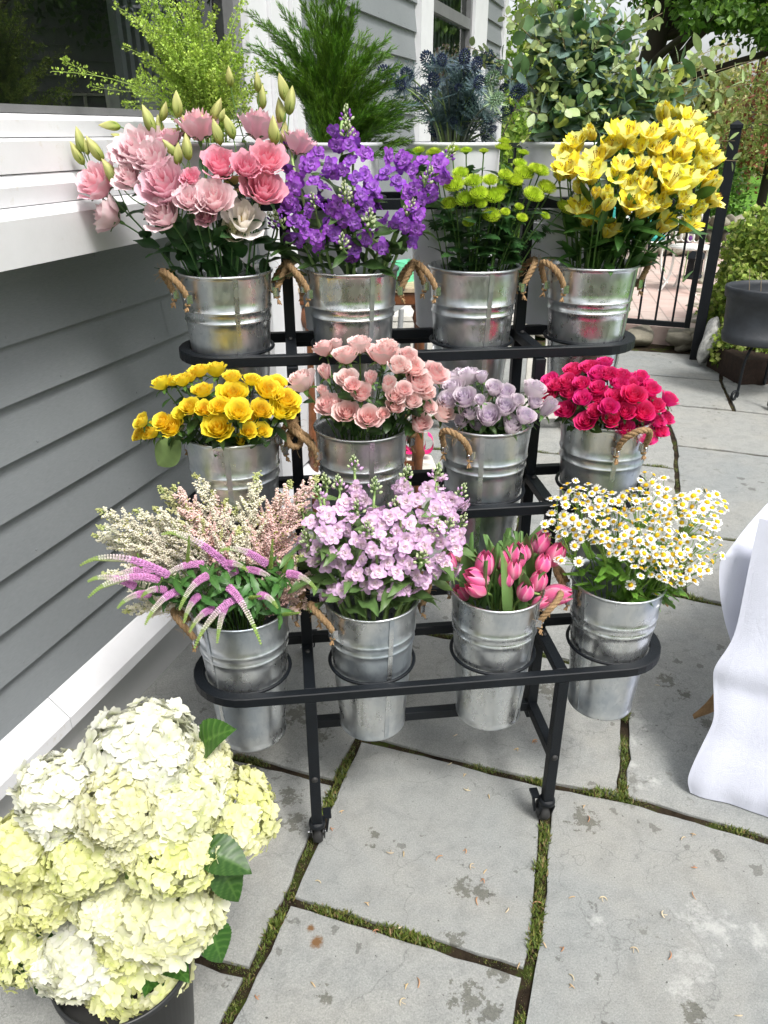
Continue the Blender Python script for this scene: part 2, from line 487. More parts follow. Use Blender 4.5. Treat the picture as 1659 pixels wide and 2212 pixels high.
def m_lawn():
    m, n, l, b = newmat('mown_lawn', 0.9, 0, 0.1)
    g = n.new('ShaderNodeNewGeometry'); o = g.outputs['Position']
    w = n.new('ShaderNodeTexWave'); w.inputs['Scale'].default_value = 0.45; w.inputs['Distortion'].default_value = 1.2
    l.new(mapv(n, l, o, (1, 1, 1), (0, 0, radians(65))), w.inputs['Vector'])
    c = ramp(n, l, w.outputs['Fac'], [(0.3, (0.085, 0.20, 0.025)), (0.7, (0.12, 0.27, 0.035))])
    c = mix(n, l, 0.4, c, ramp(n, l, nz(n, l, 30, 6, 0.8, o), [(0.3, (0.05, 0.12, 0.015)), (0.7, (0.16, 0.30, 0.05))]))
    l.new(c, b.inputs['Base Color'])
    bump(n, l, b, nz(n, l, 60, 6, 0.8, o), 0.8, 0.03)
    return m
M['lawn'] = m_lawn()
M['rubble'] = m_simple('rubble_stone', (0.24, 0.22, 0.17), 0.85, 0, 0.35, 6, 0.9, 25, dirt=(0.11, 0.13, 0.05))
M['mottled'] = m_simple('mottled_rock', (0.42, 0.42, 0.40), 0.85, 0, 0.6, 22, 0.9, 30, dirt=(0.05, 0.05, 0.05))
def m_cloth():
    m, n, l, b = newmat('white_linen', 0.85, 0, 0.15)
    o = tc(n)
    b.inputs['Base Color'].default_value = (0.63, 0.65, 0.75, 1)
    b.inputs['Sheen Weight'].default_value = 0.15
    h = mix(n, l, 0.35, nz(n, l, 14, 6, 0.6, mapv(n, l, o, (1, 1, 0.7)), 1.0), nz(n, l, 900, 2, 0.5, o))
    bump(n, l, b, h, 0.45, 0.014)
    return m
M['cloth'] = m_cloth()
M['burlap'] = m_simple('burlap', (0.34, 0.21, 0.10), 0.95, 0, 0.25, 60, 0.8, 500)
def m_glass():
    m, n, l, b = newmat('window_glass')
    n.remove(b)
    fr = n.new('ShaderNodeFresnel'); fr.inputs['IOR'].default_value = 1.95
    t = n.new('ShaderNodeBsdfTransparent'); t.inputs['Color'].default_value = (0.80, 0.83, 0.84, 1)
    g = n.new('ShaderNodeBsdfGlossy'); g.inputs['Roughness'].default_value = 0.0
    ms = n.new('ShaderNodeMixShader')
    l.new(fr.outputs[0], ms.inputs[0]); l.new(t.outputs[0], ms.inputs[1]); l.new(g.outputs[0], ms.inputs[2])
    l.new(ms.outputs[0], n['Material Output'].inputs['Surface'])
    return m
M['glass'] = m_glass()
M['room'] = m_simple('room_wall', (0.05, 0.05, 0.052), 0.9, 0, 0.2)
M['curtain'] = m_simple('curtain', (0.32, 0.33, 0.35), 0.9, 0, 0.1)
M['sash'] = m_simple('grey_sash', (0.16, 0.16, 0.165), 0.4)
M['lampshade'] = m_simple('lamp_shade', (0.85, 0.83, 0.78), 0.8, 0, 0.05)
M['darkwood'] = m_simple('dark_turned_wood', (0.04, 0.035, 0.032), 0.4)
M['wood'] = m_simple('varnished_wood', (0.15, 0.055, 0.022), 0.35, 0, 0.35, 30, 0.2, 60)
M['agedtop'] = m_simple('aged_table_top', (0.42, 0.33, 0.22), 0.6, 0, 0.35, 40, 0.4, 120)
M['greytube'] = m_simple('grey_tube', (0.36, 0.37, 0.38), 0.35, 0.3)
M['mint'] = m_simple('mint_card', (0.16, 0.60, 0.36), 0.6, 0, 0.08)
M['teal'] = m_simple('teal_fabric', (0.02, 0.26, 0.23), 0.8, 0, 0.15)
M['pinkribbon'] = m_simple('pink_ribbon', (0.75, 0.03, 0.20), 0.5)
M['oldwhite'] = m_simple('weathered_white_wood', (0.58, 0.56, 0.51), 0.7, 0, 0.12, 20, 0.4, 60)
M['castwhite'] = m_simple('cast_white_iron', (0.78, 0.77, 0.74), 0.45, 0, 0.05)
M['planter'] = m_simple('charcoal_planter', (0.020, 0.024, 0.030), 0.55, 0, 0.35, 14, 0.4, 40)
M['rustbox'] = m_simple('rust_box', (0.03, 0.016, 0.010), 0.9, 0, 0.5, 40, 0.9, 120)
M['potsoil'] = m_simple('potting_soil', (0.09, 0.08, 0.07), 0.95, 0, 0.5, 60, 1.0, 200)
M['slatwall'] = m_simple('dark_barn_board', (0.085, 0.09, 0.095), 0.7)
M['barnwall'] = m_simple('grey_barn_board', (0.26, 0.27, 0.275), 0.7)
M['brass'] = m_simple('white_card', (0.8, 0.8, 0.8), 0.6)
M['bluecard'] = m_simple('blue_card', (0.05, 0.20, 0.50), 0.6)

# ------------------------------------------------------------------ GROUND
def sheet(name, x0, x1, y0, y1, z, mat, nx=2, ny=2, wob=0.0):
    b = MB()
    xs, ys = np.linspace(x0, x1, nx), np.linspace(y0, y1, ny)
    P = np.zeros((ny, nx, 3)); P[..., 0] = xs[None]; P[..., 1] = ys[:, None]; P[..., 2] = z
    if wob: P[..., 2] += RNG.uniform(-wob, wob, (ny, nx))
    b.grid(P)
    return tag(b.build(name, mat), kind='structure')
sheet('ground', -60, 120, -60, 160, -0.02, M['lawn'])
sheet('joint_soil', -8, 4.2, -5, 6.6, -0.009, M['soil'])

SLABS = [
 [(775,1594),(1185,1695),(1172,1850),(1160,2000),(1141,2104),(622,1943),(728,1692)],
 [(622,1943),(1141,2104),(1122,2212),(1098,2420),(380,2420),(543,2103)],
 [(1185,1695),(1345,1725),(1720,1831),(1800,2420),(1098,2420),(1122,2212),(1141,2104),(1160,2000),(1172,1850)],
 [(480,1628),(728,1692),(775,1594),(1185,1695),(1345,1725),(1350,1560),(1358,1462),(1233,1431),(1085,1394),(929,1369),(495,1292),(228,1567)],
 [(228,1567),(480,1628),(728,1692),(622,1943),(543,2103),(100,1975),(-160,1900)],
 [(-160,1900),(100,1975),(543,2103),(380,2420),(-400,2420)],
 [(1345,1725),(1720,1831),(1720,1342),(1478,1288),(1372,1268),(1358,1462),(1350,1560)],
 [(495,1292),(929,1369),(1085,1394),(1141,1010),(1150,974),(792,968)],
 [(1085,1394),(1233,1431),(1358,1462),(1372,1268),(1478,1288),(1472,1155),(1461,1013),(1150,974),(1141,1010)],
 [(1478,1288),(1720,1342),(1720,1177),(1555,1163),(1472,1155)],
 [(1472,1155),(1555,1163),(1720,1177),(1720,992),(1459,961),(1461,1013)],
 [(1150,974),(1461,1013),(1459,961),(1430,872),(1360,865),(1160,850)],
 [(1459,961),(1720,992),(1720,902),(1586,887),(1430,872)],
 [(1378,808),(1557,823),(1586,887),(1430,872),(1360,865)],
 [(1557,823),(1586,887),(1720,902),(1720,838)],
 [(1300,752),(1500,766),(1560,778),(1557,823),(1378,808),(1290,800)],
 [(1560,778),(1720,800),(1720,838),(1557,823)],
 [(792,968),(1150,974),(1160,850),(1360,865),(1378,808),(1290,800),(1300,752),(960,742),(900,842)],
]
JOINTS = []
def slab(poly, gap=0.0125):
    P = [atz(q[0], q[1], 0)[:2] if len(q) == 2 else np.array(q[:2], float) for q in poly]
    area = sum(P[i][0] * P[(i + 1) % len(P)][1] - P[(i + 1) % len(P)][0] * P[i][1] for i in range(len(P)))
    if area < 0: P = P[::-1]
    n = len(P)
    Q = []
    for i in range(n):                              # inset
        a, b_, c = P[i - 1], P[i], P[(i + 1) % n]
        e1, e2 = nrm(np.append(b_ - a, 0))[:2], nrm(np.append(c - b_, 0))[:2]
        n1, n2 = np.array([-e1[1], e1[0]]), np.array([-e2[1], e2[0]])
        k = max(0.35, 1 + np.dot(n1, n2))
        Q.append(b_ + (n1 + n2) / k * gap)
    out = []
    for i in range(n):
        a, b_ = Q[i], Q[(i + 1) % n]
        L = np.linalg.norm(b_ - a)
        if np.linalg.norm(a) < 4.2: JOINTS.append((P[i], P[(i + 1) % n]))
        m = max(1, int(L / 0.045))
        e = (b_ - a) / L; nn = np.array([-e[1], e[0]])
        ph = rr(0, 9)
        for k in range(m):
            s = k / m
            d = 0.0 if k == 0 else (0.0024 * sin(ph + s * L * 9) + 0.0028 * rr(-1, 1) + (0.008 * rr(0, 1) if rr(0, 1) < 0.06 else 0))
            out.append(a + e * L * s + nn * d)
    bm = bmesh.new()
    vs = [bm.verts.new((p[0], p[1], 0)) for p in out]
    f = bm.faces.new(vs)
    bmesh.ops.recalc_face_normals(bm, faces=[f])
    if f.normal.z < 0: f.normal_flip()
    r = bmesh.ops.extrude_face_region(bm, geom=[f])
    low = [g for g in r['geom'] if isinstance(g, bmesh.types.BMVert)]
    # the extruded copy becomes the top; the first face is removed with it kept below
    for v in low: v.co.z += 0.0
    for v in vs: v.co.z = -0.035
    top = [g for g in r['geom'] if isinstance(g, bmesh.types.BMFace)][0]
    bmesh.ops.bevel(bm, geom=list(top.edges), offset=0.004, segments=2, affect='EDGES', profile=0.6)
    bmesh.ops.recalc_face_normals(bm, faces=bm.faces)
    me = bpy.data.meshes.new('flagstone')
    bm.to_mesh(me); bm.free()
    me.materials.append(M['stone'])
    o = mob('flagstone', me)
    o.location.z = rr(-0.002, 0.002)
    return tag(o, kind='structure')
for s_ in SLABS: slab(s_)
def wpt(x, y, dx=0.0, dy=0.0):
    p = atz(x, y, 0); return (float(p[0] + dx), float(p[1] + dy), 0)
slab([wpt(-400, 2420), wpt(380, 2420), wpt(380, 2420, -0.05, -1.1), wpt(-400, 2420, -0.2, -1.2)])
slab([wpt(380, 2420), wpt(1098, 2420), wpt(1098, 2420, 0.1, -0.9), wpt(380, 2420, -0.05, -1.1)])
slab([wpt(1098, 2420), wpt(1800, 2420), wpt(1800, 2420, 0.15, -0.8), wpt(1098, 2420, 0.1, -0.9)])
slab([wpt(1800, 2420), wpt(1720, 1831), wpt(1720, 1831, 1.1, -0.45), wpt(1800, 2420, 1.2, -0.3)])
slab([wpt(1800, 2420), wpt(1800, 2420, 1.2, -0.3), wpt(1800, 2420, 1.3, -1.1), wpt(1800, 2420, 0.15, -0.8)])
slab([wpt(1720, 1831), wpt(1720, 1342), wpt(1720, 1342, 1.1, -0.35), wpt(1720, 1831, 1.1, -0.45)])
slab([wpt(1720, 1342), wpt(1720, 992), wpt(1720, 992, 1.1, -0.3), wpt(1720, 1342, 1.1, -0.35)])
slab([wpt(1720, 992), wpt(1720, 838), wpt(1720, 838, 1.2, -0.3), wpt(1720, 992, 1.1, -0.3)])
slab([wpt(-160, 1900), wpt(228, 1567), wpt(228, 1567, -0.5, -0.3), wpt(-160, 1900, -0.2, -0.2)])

# moss tufts in the joints
def scatter_moss():
    b = MB()
    tri_f = []
    V, C = [], []
    for (a, c) in JOINTS:
        L = np.linalg.norm(c - a)
        e = (c - a) / max(L, 1e-6)
        nn = np.array([-e[1], e[0]])
        ph, ph2 = rr(0, 9), rr(0, 9)
        N = int(L * 3800)
        for k in range(N):
            s = rr(0, L)
            dens = 0.36 + 0.5 * sin(ph + s * 9) + 0.4 * sin(ph2 + s * 31)
            if rr(0, 1) > dens * 1.0 - 0.10: continue
            w = rr(-1, 1) * 0.0095 * (0.6 + 0.7 * max(0, dens) ** 2)
            p = a + e * s + nn * w
            h = rr(0.0025, 0.0085) * (0.35 + max(0, dens) ** 1.5)
            ang = rr(0, 2 * pi); ln = rr(0.3, 1.1) * h
            d = np.array([cos(ang), sin(ang)])
            wd = h * 0.22
            z0 = rr(-0.008, 0.004)
            V += [[p[0] - d[1] * wd, p[1] + d[0] * wd, z0], [p[0] + d[1] * wd, p[1] - d[0] * wd, z0], [p[0] + d[0] * ln, p[1] + d[1] * ln, z0 + h]]
            g = rr(0.55, 1.3)
            col = [0.14 * g, 0.19 * g, 0.03 * g] if rr(0, 1) < 0.7 else ([0.26 * g, 0.26 * g, 0.06 * g] if rr(0, 1) < 0.6 else [0.30 * g, 0.20 * g, 0.10 * g])
            C += [[x * 0.6 for x in col], [x * 0.6 for x in col], col]
    V = np.array(V)
    b.add(V, np.arange(len(V)).reshape(-1, 3), np.array(C))
    o = b.build('moss', M['leaf'], smooth=False)
    tag(o, 'green moss and tiny weeds filling the joints between the flagstones', 'moss', kind='stuff')
scatter_moss()

# dry catkins and curls lying on the stones
LIT = [('e',532+x/2.5,1459.9+y/2.5) for x, y in [(515,735),(1040,985),(1215,1030),(1290,1060),(1280,1110),(390,1115),(650,1235),(1245,1220),(775,960),(850,965),(1185,950),(1410,1270),(865,1680),(930,1660),(840,1760),(360,1670),(55,1740),(1130,325),(1465,400),(1555,355),(1190,620),(1310,655),(460,830),(1100,480),(1180,540),(1570,1230),(820,1365),(1470,1570),(700,1380)]]
LIT += [('e',995.4+x/2.5,1459.9+y/2.5) for x, y in [(600,1630),(600,1680),(1255,1190),(770,1205),(600,1200),(1260,1040),(1200,880),(665,710),(1130,1515),(940,1480),(450,1455),(550,1480),(1500,1840),(1255,860),(690,775),(1090,1290),(300,400),(400,360),(1060,55)]]
def litter():
    kinds = []
    for v in range(6):
        b = MB()
        n = 7
        t = np.linspace(0, 1, n)
        cur = rr(-2.5, 2.5)
        L = rr(0.014, 0.032)
        a = np.cumsum(np.full(n, cur / n))
        P = np.stack([np.cumsum(np.cos(a)) * L / n, np.cumsum(np.sin(a)) * L / n, 0.002 + 0.003 * np.sin(t * pi)], 1)
        P[:, :2] -= P[:, :2].mean(0)
        c = [(0.50, 0.36, 0.20), (0.42, 0.22, 0.11), (0.55, 0.45, 0.30)][v % 3]
        b.tube(P, [0.0008, 0.0016, 0.0014, 0.0006], 5, c)
        if v % 2 == 0:
            b.tube(P[:4] @ np.array([[0.3, 1, 0], [-1, 0.3, 0], [0, 0, 1]]), [0.0006, 0.001, 0.0004], 4, c)
        kinds.append(b.mesh('dry_catkin', M['stem']))
    words = ['curled', 'straw coloured', 'reddish', 'forked', 'bent', 'thin']
    for k, (_, x, y) in enumerate(LIT):
        p = atz(x, y, 0.001)
        o = mob('dry_catkin', kinds[k % 6], None, None, mat4(frame((0, 0, 1), rr(0, 6.28)), 1.0, p))
        tag(o, words[k % 6] + ' dry catkin lying on the grey flagstones', 'dry catkin', 'dry catkins fallen on the flagstones')
litter()

# ------------------------------------------------------------------ HOUSE
house = thing('house', 'grey clapboard house with white trimmed windows beside the flower rack', 'house', tuple(HO))
HOI = Vector(HO)
def hpart(b, name, mat, parent=None, smooth=False):
    o = b.build(name, mat, parent or house, smooth)
    o.location = -HOI if parent is None else (0, 0, 0)
    return o
def siding(b, s0, s1, zt, zb, k0=0):
    """lapped boards on the wall between two heights"""
    EX = 0.128
    z = 0.277
    while z < zt - 0.001:
        z1 = min(z + EX, zt)
        lo, hi = max(z, zb), z1
        if hi > lo:
            o0 = 0.017 * (1 - (lo - z) / EX); o1 = 0.017 * (1 - (hi - z) / EX)
            V = [hw(s0, o0, lo), hw(s1, o0, lo), hw(s1, o1, hi), hw(s0, o1, hi), hw(s0, -0.02, lo), hw(s1, -0.02, lo), hw(s0, -0.02, hi), hw(s1, -0.02, hi)]
            b.add(V, [[0, 1, 2, 3], [4, 5, 1, 0], [4, 0, 3, 6], [1, 5, 7, 2]])
        z += EX
S0, S1 = -3.2, 5.42
b = MB(); siding(b, S0, 1.0, 1.40, 0.277); siding(b, 1.0, 1.02, 2.0, 0.277)
siding(b, 1.0, 3.02, 3.3, 0.277); siding(b, 4.70, S1 - 0.02, 3.3, 0.277); siding(b, 3.02, 4.70, 1.45, 0.277)
hpart(b, 'clapboard_wall', M['siding'])
nb_ = MB()
gb_ = np.random.default_rng(2)
for row in range(24):
    z0_ = 0.277 + 0.128 * row
    for s_ in np.arange(-2.9 + gb_.uniform(0, 0.3), 5.3, 0.405):
        if z0_ + 0.02 > 1.34 and s_ < 1.5: continue
        if 2.95 < s_ < 4.8 and z0_ > 1.3: continue
        nb_.lathe([(0, 0.0018), (0.0028, 0.0012), (0.0034, 0.0)], 6, o=hw(s_ + gb_.uniform(-0.02, 0.02), 0.0148, z0_ + 0.018), R=frame(HN))
    for s_ in gb_.uniform(-2.5, 5.0, 2):
        if (z0_ > 1.2 and s_ < 1.5) or (2.9 < s_ < 4.8): continue
        V = [hw(s_ + ds, o_, z_) for ds, o_, z_ in ((-0.0012, 0.0176, z0_ + 0.001), (0.0012, 0.0176, z0_ + 0.001), (0.0012, 0.0014, z0_ + 0.124), (-0.0012, 0.0014, z0_ + 0.124))]
        nb_.add(V, [[0, 1, 2, 3]])
hpart(nb_, 'nail_heads', M['siding'])
def hbox(b, s0, s1, o0, o1, z0, z1):
    V = [hw(s, o, z) for s in (s0, s1) for o in (o0, o1) for z in (z0, z1)]
    b.add(V, [[0, 1, 3, 2], [4, 6, 7, 5], [0, 4, 5, 1], [2, 3, 7, 6], [0, 2, 6, 4], [1, 5, 7, 3]])
def hprism(b, s0, s1, prof):
    n = len(prof)
    V = [hw(s0, o, z) for o, z in prof] + [hw(s1, o, z) for o, z in prof]
    b.add(V, [[i, (i + 1) % n, n + (i + 1) % n, n + i] for i in range(n)])
    for base in (0, n):
        c = np.mean(V[base:base + n], 0)
        b.add(np.vstack([V[base:base + n], c[None]]), [[i, (i + 1) % n, n] for i in range(n)])
b = MB()                                            # water table board
for s0, s1 in ((S0, -0.318), (-0.315, S1)):
    hprism(b, s0, s1, [(-0.02, 0.285), (0.022, 0.276), (0.075, 0.225), (0.075, 0.19), (0.0, 0.19), (-0.02, 0.2)])
hpart(b, 'water_table', M['whitepaint'])
b = MB()
for s0, s1 in ((S0, -0.62), (-0.617, 1.9), (1.903, S1)): hbox(b, s0, s1, -0.05, 0.012, -0.03, 0.192)
hpart(b, 'base_board', M['foundation'])
# corner boards
b = MB(); hbox(b, S1 - 0.02, S1 + 0.10, -0.1, 0.028, 0.0, 3.4)
hpart(b, 'corner_board', M['whitepaint'])
b = MB(); hbox(b, S0, S1 + 0.06, -3.5, -0.06, 3.32, 3.40); hbox(b, S1 + 0.05, S1 + 0.08, -3.4, -0.1, 0, 3.35)
hpart(b, 'end_wall', M['siding'])
b = MB(); hprism(b, S0 - 0.3, S1 + 0.35, [(0.38, 3.30), (0.38, 3.42), (-3.7, 5.3), (-3.7, 3.3)])
hpart(b, 'roof', M['slatwall'])
# big window with stepped white sill, boxed out from the wall
win = MB()
hprism(win, S0, 0.99, [(0.005, 1.40), (0.150, 1.355), (0.158, 1.445), (0.120, 1.462), (0.005, 1.47)])      # lowest board
hprism(win, S0, 0.985, [(0.005, 1.472), (0.118, 1.464), (0.124, 1.50), (0.108, 1.522), (0.005, 1.53)])
hprism(win, S0, 0.985, [(0.005, 1.532), (0.112, 1.524), (0.112, 1.583), (0.100, 1.588), (0.005, 1.590)])
hprism(win, S0, 0.985, [(0.005, 1.592), (0.095, 1.590), (0.095, 1.622), (0.060, 1.634), (0.005, 1.634)])
wf = hpart(win, 'window_sill', M['whitepaint'])
b = MB()
hbox(b, 0.93, 0.965, 0.0, 0.095, 1.636, 3.0); hbox(b, S0, 0.93, 0.0, 0.09, 2.95, 3.05)
wfr = hpart(b, 'window', M['whitepaint'])
def wchild(b, name, mat): return hpart(b, name, mat, wfr)
b = MB(); hbox(b, 0.885, 0.928, 0.01, 0.070, 1.636, 2.949); hbox(b, S0, 0.884, 0.012, 0.045, 1.636, 1.652)
wchild(b, 'sash', M['sash'])
b = MB(); b.add([hw(S0, 0.035, 1.652), hw(0.885, 0.035, 1.652), hw(0.885, 0.035, 2.95), hw(S0, 0.035, 2.95)], [[0, 1, 2, 3]])
wchild(b, 'pane', M['glass'])
b = MB()                                            # wide white casing to the right of the window, in steps
hbox(b, 0.967, 1.06, 0.0, 0.070, 1.36, 3.2); hbox(b, 1.062, 1.16, 0.0, 0.048, 0.29, 3.2); hbox(b, 1.162, 1.20, 0.0, 0.062, 0.29, 3.2)
hbox(b, 1.202, 1.36, 0.0, 0.034, 0.29, 3.2); hbox(b, 1.362, 1.42, 0.0, 0.050, 0.29, 3.2); hbox(b, 1.422, 1.48, 0.0, 0.030, 0.29, 3.2)
hpart(b, 'casing', M['whitepaint'])
# the room behind
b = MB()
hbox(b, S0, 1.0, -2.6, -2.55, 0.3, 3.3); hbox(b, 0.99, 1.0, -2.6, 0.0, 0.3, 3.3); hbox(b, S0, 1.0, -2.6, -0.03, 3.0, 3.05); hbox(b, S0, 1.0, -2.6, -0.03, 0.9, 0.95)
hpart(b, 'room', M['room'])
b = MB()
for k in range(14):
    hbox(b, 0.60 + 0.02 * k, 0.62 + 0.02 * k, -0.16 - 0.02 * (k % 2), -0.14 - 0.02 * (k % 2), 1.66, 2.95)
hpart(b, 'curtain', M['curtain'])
# second window
b = MB()
hbox(b, 3.02, 3.26, 0.0, 0.040, 1.36, 3.2); hbox(b, 4.30, 4.70, 0.0, 0.040, 1.36, 3.2); hbox(b, 3.0, 4.72, 0.0, 0.06, 1.30, 1.36)
w2 = hpart(b, 'window', M['whitepaint'])
b = MB(); hbox(b, 3.26, 3.31, -0.02, 0.02, 1.36, 3.2); hbox(b, 4.25, 4.30, -0.02, 0.02, 1.36, 3.2); hbox(b, 3.31, 4.25, -0.02, 0.018, 2.20, 2.26)
hpart(b, 'sash', M['sash'], w2)
b = MB(); b.add([hw(3.31, -0.01, 1.36), hw(4.25, -0.01, 1.36), hw(4.25, -0.01, 3.2), hw(3.31, -0.01, 3.2)], [[0, 1, 2, 3]])
hpart(b, 'pane', M['glass'], w2)
b = MB()
for k in range(24): hbox(b, 3.26 + 0.045 * k, 3.30 + 0.045 * k, -0.12 - 0.03 * (k % 2), -0.10 - 0.03 * (k % 2), 1.3, 3.2)
hpart(b, 'curtain', M['curtain'])
# table lamp on the inner sill
lp = atp(292, 262, HO - 0.20 * HN, HN); lp[2] = 1.475
lampo = thing('table_lamp', 'pale drum shaded table lamp standing inside the big window', 'lamp', tuple(lp))
b = MB(); b.lathe([(0.0, 0.0), (0.06, 0.0), (0.06, 0.03), (0.035, 0.04), (0.035, 0.08), (0.018, 0.09), (0.018, 0.12), (0.03, 0.13)], 4, R=frame((0, 0, 1), 0.6))
b.build('lamp_base', M['darkwood'], lampo, False)
b = MB(); b.lathe([(0.075, 0.125), (0.078, 0.25)], 32); b.build('lamp_shade', M['lampshade'], lampo)
b = MB(); hbox(b, S0, 0.95, -0.36, -0.03, 1.43, 1.473); hpart(b, 'inner_sill', M['whitepaint'])

# ------------------------------------------------------------------ RACK
TIERS = [(0.12, 0.488), (0.308, 0.828), (0.500, 1.145), (0.680, 1.460)]
UB = [-0.142 + 0.292 * k for k in range(4)]
rack = thing('flower_rack', 'black steel tiered flower rack on casters holding rows of metal buckets', 'rack', tuple(RL))
RLI = -Vector(RL)
def rpart(b, name, mat, smooth=False, parent=None):
    o = b.build(name, mat, parent or rack, smooth)
    if parent is None: o.location = RLI
    return o
def bevel_obj(o, w=0.002, seg=2):
    md = o.modifiers.new('bevel', 'BEVEL'); md.width = w; md.segments = seg; md.limit_method = 'ANGLE'; md.angle_limit = radians(40)
def sweep_loop(b, path, w, h):
    """closed rectangular section sweep in a horizontal plane; path of 3D points"""
    P = np.asarray(path)
    n = len(P)
    T = np.roll(P, -1, 0) - np.roll(P, 1, 0)
    T /= np.linalg.norm(T, axis=1)[:, None]
    N = np.stack([T[:, 1], -T[:, 0], np.zeros(n)], 1)
    S = []
    bw = 0.002
    for dx, dz in ((-w / 2, bw), (-w / 2 + bw, 0), (w / 2 - bw, 0), (w / 2, bw), (w / 2, h - bw), (w / 2 - bw, h), (-w / 2 + bw, h), (-w / 2, h - bw)):
        S.append(P + N * dx + np.array([0, 0, dz]))
    G = np.stack(S, 0)                              # 8, n, 3
    G = np.concatenate([G, G[:1]], 0)
    b.grid(G, closeu=True)
BAR = 0.024
for ti, (wc, z) in enumerate(TIERS):
    R = 0.111
    path = []
    for a in np.linspace(-pi / 2, pi / 2, 17): path.append(rk(UB[3] + R * cos(a), wc + R * sin(a), z - BAR))
    for u in np.linspace(UB[3], UB[0], 12)[1:-1]: path.append(rk(u, wc + R, z - BAR))
    for a in np.linspace(pi / 2, 3 * pi / 2, 17): path.append(rk(UB[0] + R * cos(a), wc + R * sin(a), z - BAR))
    for u in np.linspace(UB[0], UB[3], 12)[1:-1]: path.append(rk(u, wc - R, z - BAR))
    b = MB(); sweep_loop(b, path, 0.022, BAR)
    o = rpart(b, 'shelf_rail', M['black'])
    for u in UB:
        b = MB()
        pts = [rk(u + 0.0995 * cos(a), wc + 0.0995 * sin(a), z - 0.004) for a in np.linspace(0, 2 * pi, 49)]
        b.tube(pts, 0.0042, 8)
        rpart(b, 'bucket_ring', M['black'], True)
POSTW = [0.012, 0.197, 0.382, 0.567, 0.785]
b_all = []
def post(u, w, z0, z1):
    b = MB(); b.bar(rk(u, w, z0), rk(u, w, z1), 0.026, 0.026, up=RW)
    o = rpart(b, 'post', M['black']); bevel_obj(o)
for u in (0.0, 0.582):
    for k, w in enumerate(POSTW):
        zt = (TIERS[k][1] - BAR) if k < 4 else TIERS[3][1]
        post(u, w, 0.085 if k in (0, 4) else 0.20, zt)
    for k, (wc, z) in enumerate(TIERS):             # side rails of each tier
        w1 = POSTW[k + 1] + (0.04 if k < 3 else 0.0)
        b = MB(); b.bar(rk(u, wc - 0.10, z - BAR / 2), rk(u, w1, z - BAR / 2), 0.026, BAR - 0.002)
        o = rpart(b, 'side_rail', M['black']); bevel_obj(o)
        b = MB()
        b.lathe([(0, 0.0052), (0.004, 0.005), (0.0058, 0.002), (0.006, 0)], 14, o=rk(u, wc + 0.035, z))
        rpart(b, 'bolt', M['rubber'], True)
    b = MB(); b.bar(rk(u, 0.0, 0.235), rk(u, 0.785, 0.235), 0.024, 0.03)
    o = rpart(b, 'side_rail', M['black']); bevel_obj(o)
    b = MB(); b.lathe([(0, 0.0045), (0.004, 0.0055), (0.0075, 0.003), (0.008, 0)], 14, o=rk(u, -0.001, 0.235), R=frame(-RW))
    rpart(b, 'bolt', M['rubber'], True)
for w, z in ((0.197, 0.235), (0.785, 0.235), (0.785, TIERS[3][1] - 0.013), (0.43, 0.80), (0.62, 1.12)):
    b = MB(); b.bar(rk(0.0, w, z), rk(0.582, w, z), 0.024, 0.026)
    o = rpart(b, 'cross_bar', M['black']); bevel_obj(o)
for (u, w, sx) in ((0, 0.012, 1), (0.582, 0.012, -1), (0, 0.785, 1), (0.582, 0.785, -1)):
    c = bpy.data.objects.new('caster', None); COL.objects.link(c); c.parent = rack
    # caster: housing as the part mesh, wheel, brake and axle as sub-parts
    COL.objects.unlink(c); bpy.data.objects.remove(c)
    b = MB()
    b.lathe([(0, 0.088), (0.019, 0.088), (0.021, 0.080), (0.021, 0.074), (0.017, 0.070), (0.0, 0.07)], 20, o=rk(u, w, 0))
    for sgn in (-1, 1):
        b.bar(rk(u + sgn * 0.017, w + 0.0, 0.075), rk(u + sgn * 0.017, w + 0.018, 0.024), 0.003, 0.030, up=RU if False else (0, 0, 1))
    ho = rpart(b, 'caster', M['black'], True)
    b = MB(); b.lathe([(0.008, -0.013), (0.024, -0.012), (0.027, -0.006), (0.027, 0.006), (0.024, 0.012), (0.008, 0.013)], 24, o=rk(u, w + 0.020, 0.0275), R=frame(RU))
    rpart(b, 'wheel', M['rubber'], True, ho)
    b = MB(); b.lathe([(0, 0.014), (0.014, 0.0135), (0.014, -0.0135), (0, -0.014)], 16, o=rk(u, w + 0.020, 0.0275), R=frame(RU))
    rpart(b, 'wheel_hub', M['white_enamel'], True, ho)
    b = MB(); b.tube([rk(u - 0.024, w + 0.02, 0.0275), rk(u + 0.024, w + 0.02, 0.0275)], 0.004, 8, cap=True)
    rpart(b, 'axle', M['chrome'], True, ho)
    b = MB(); b.box(rk(u + sx * 0.026, w + 0.022, 0.085), (0.020, 0.03, 0.006), frame((0, 0, 1), AR)); b.bar(rk(u + sx * 0.030, w + 0.02, 0.084), rk(u + sx * 0.024, w + 0.02, 0.035), 0.005, 0.022)
    rpart(b, 'brake_lever', M['black'], False, ho)

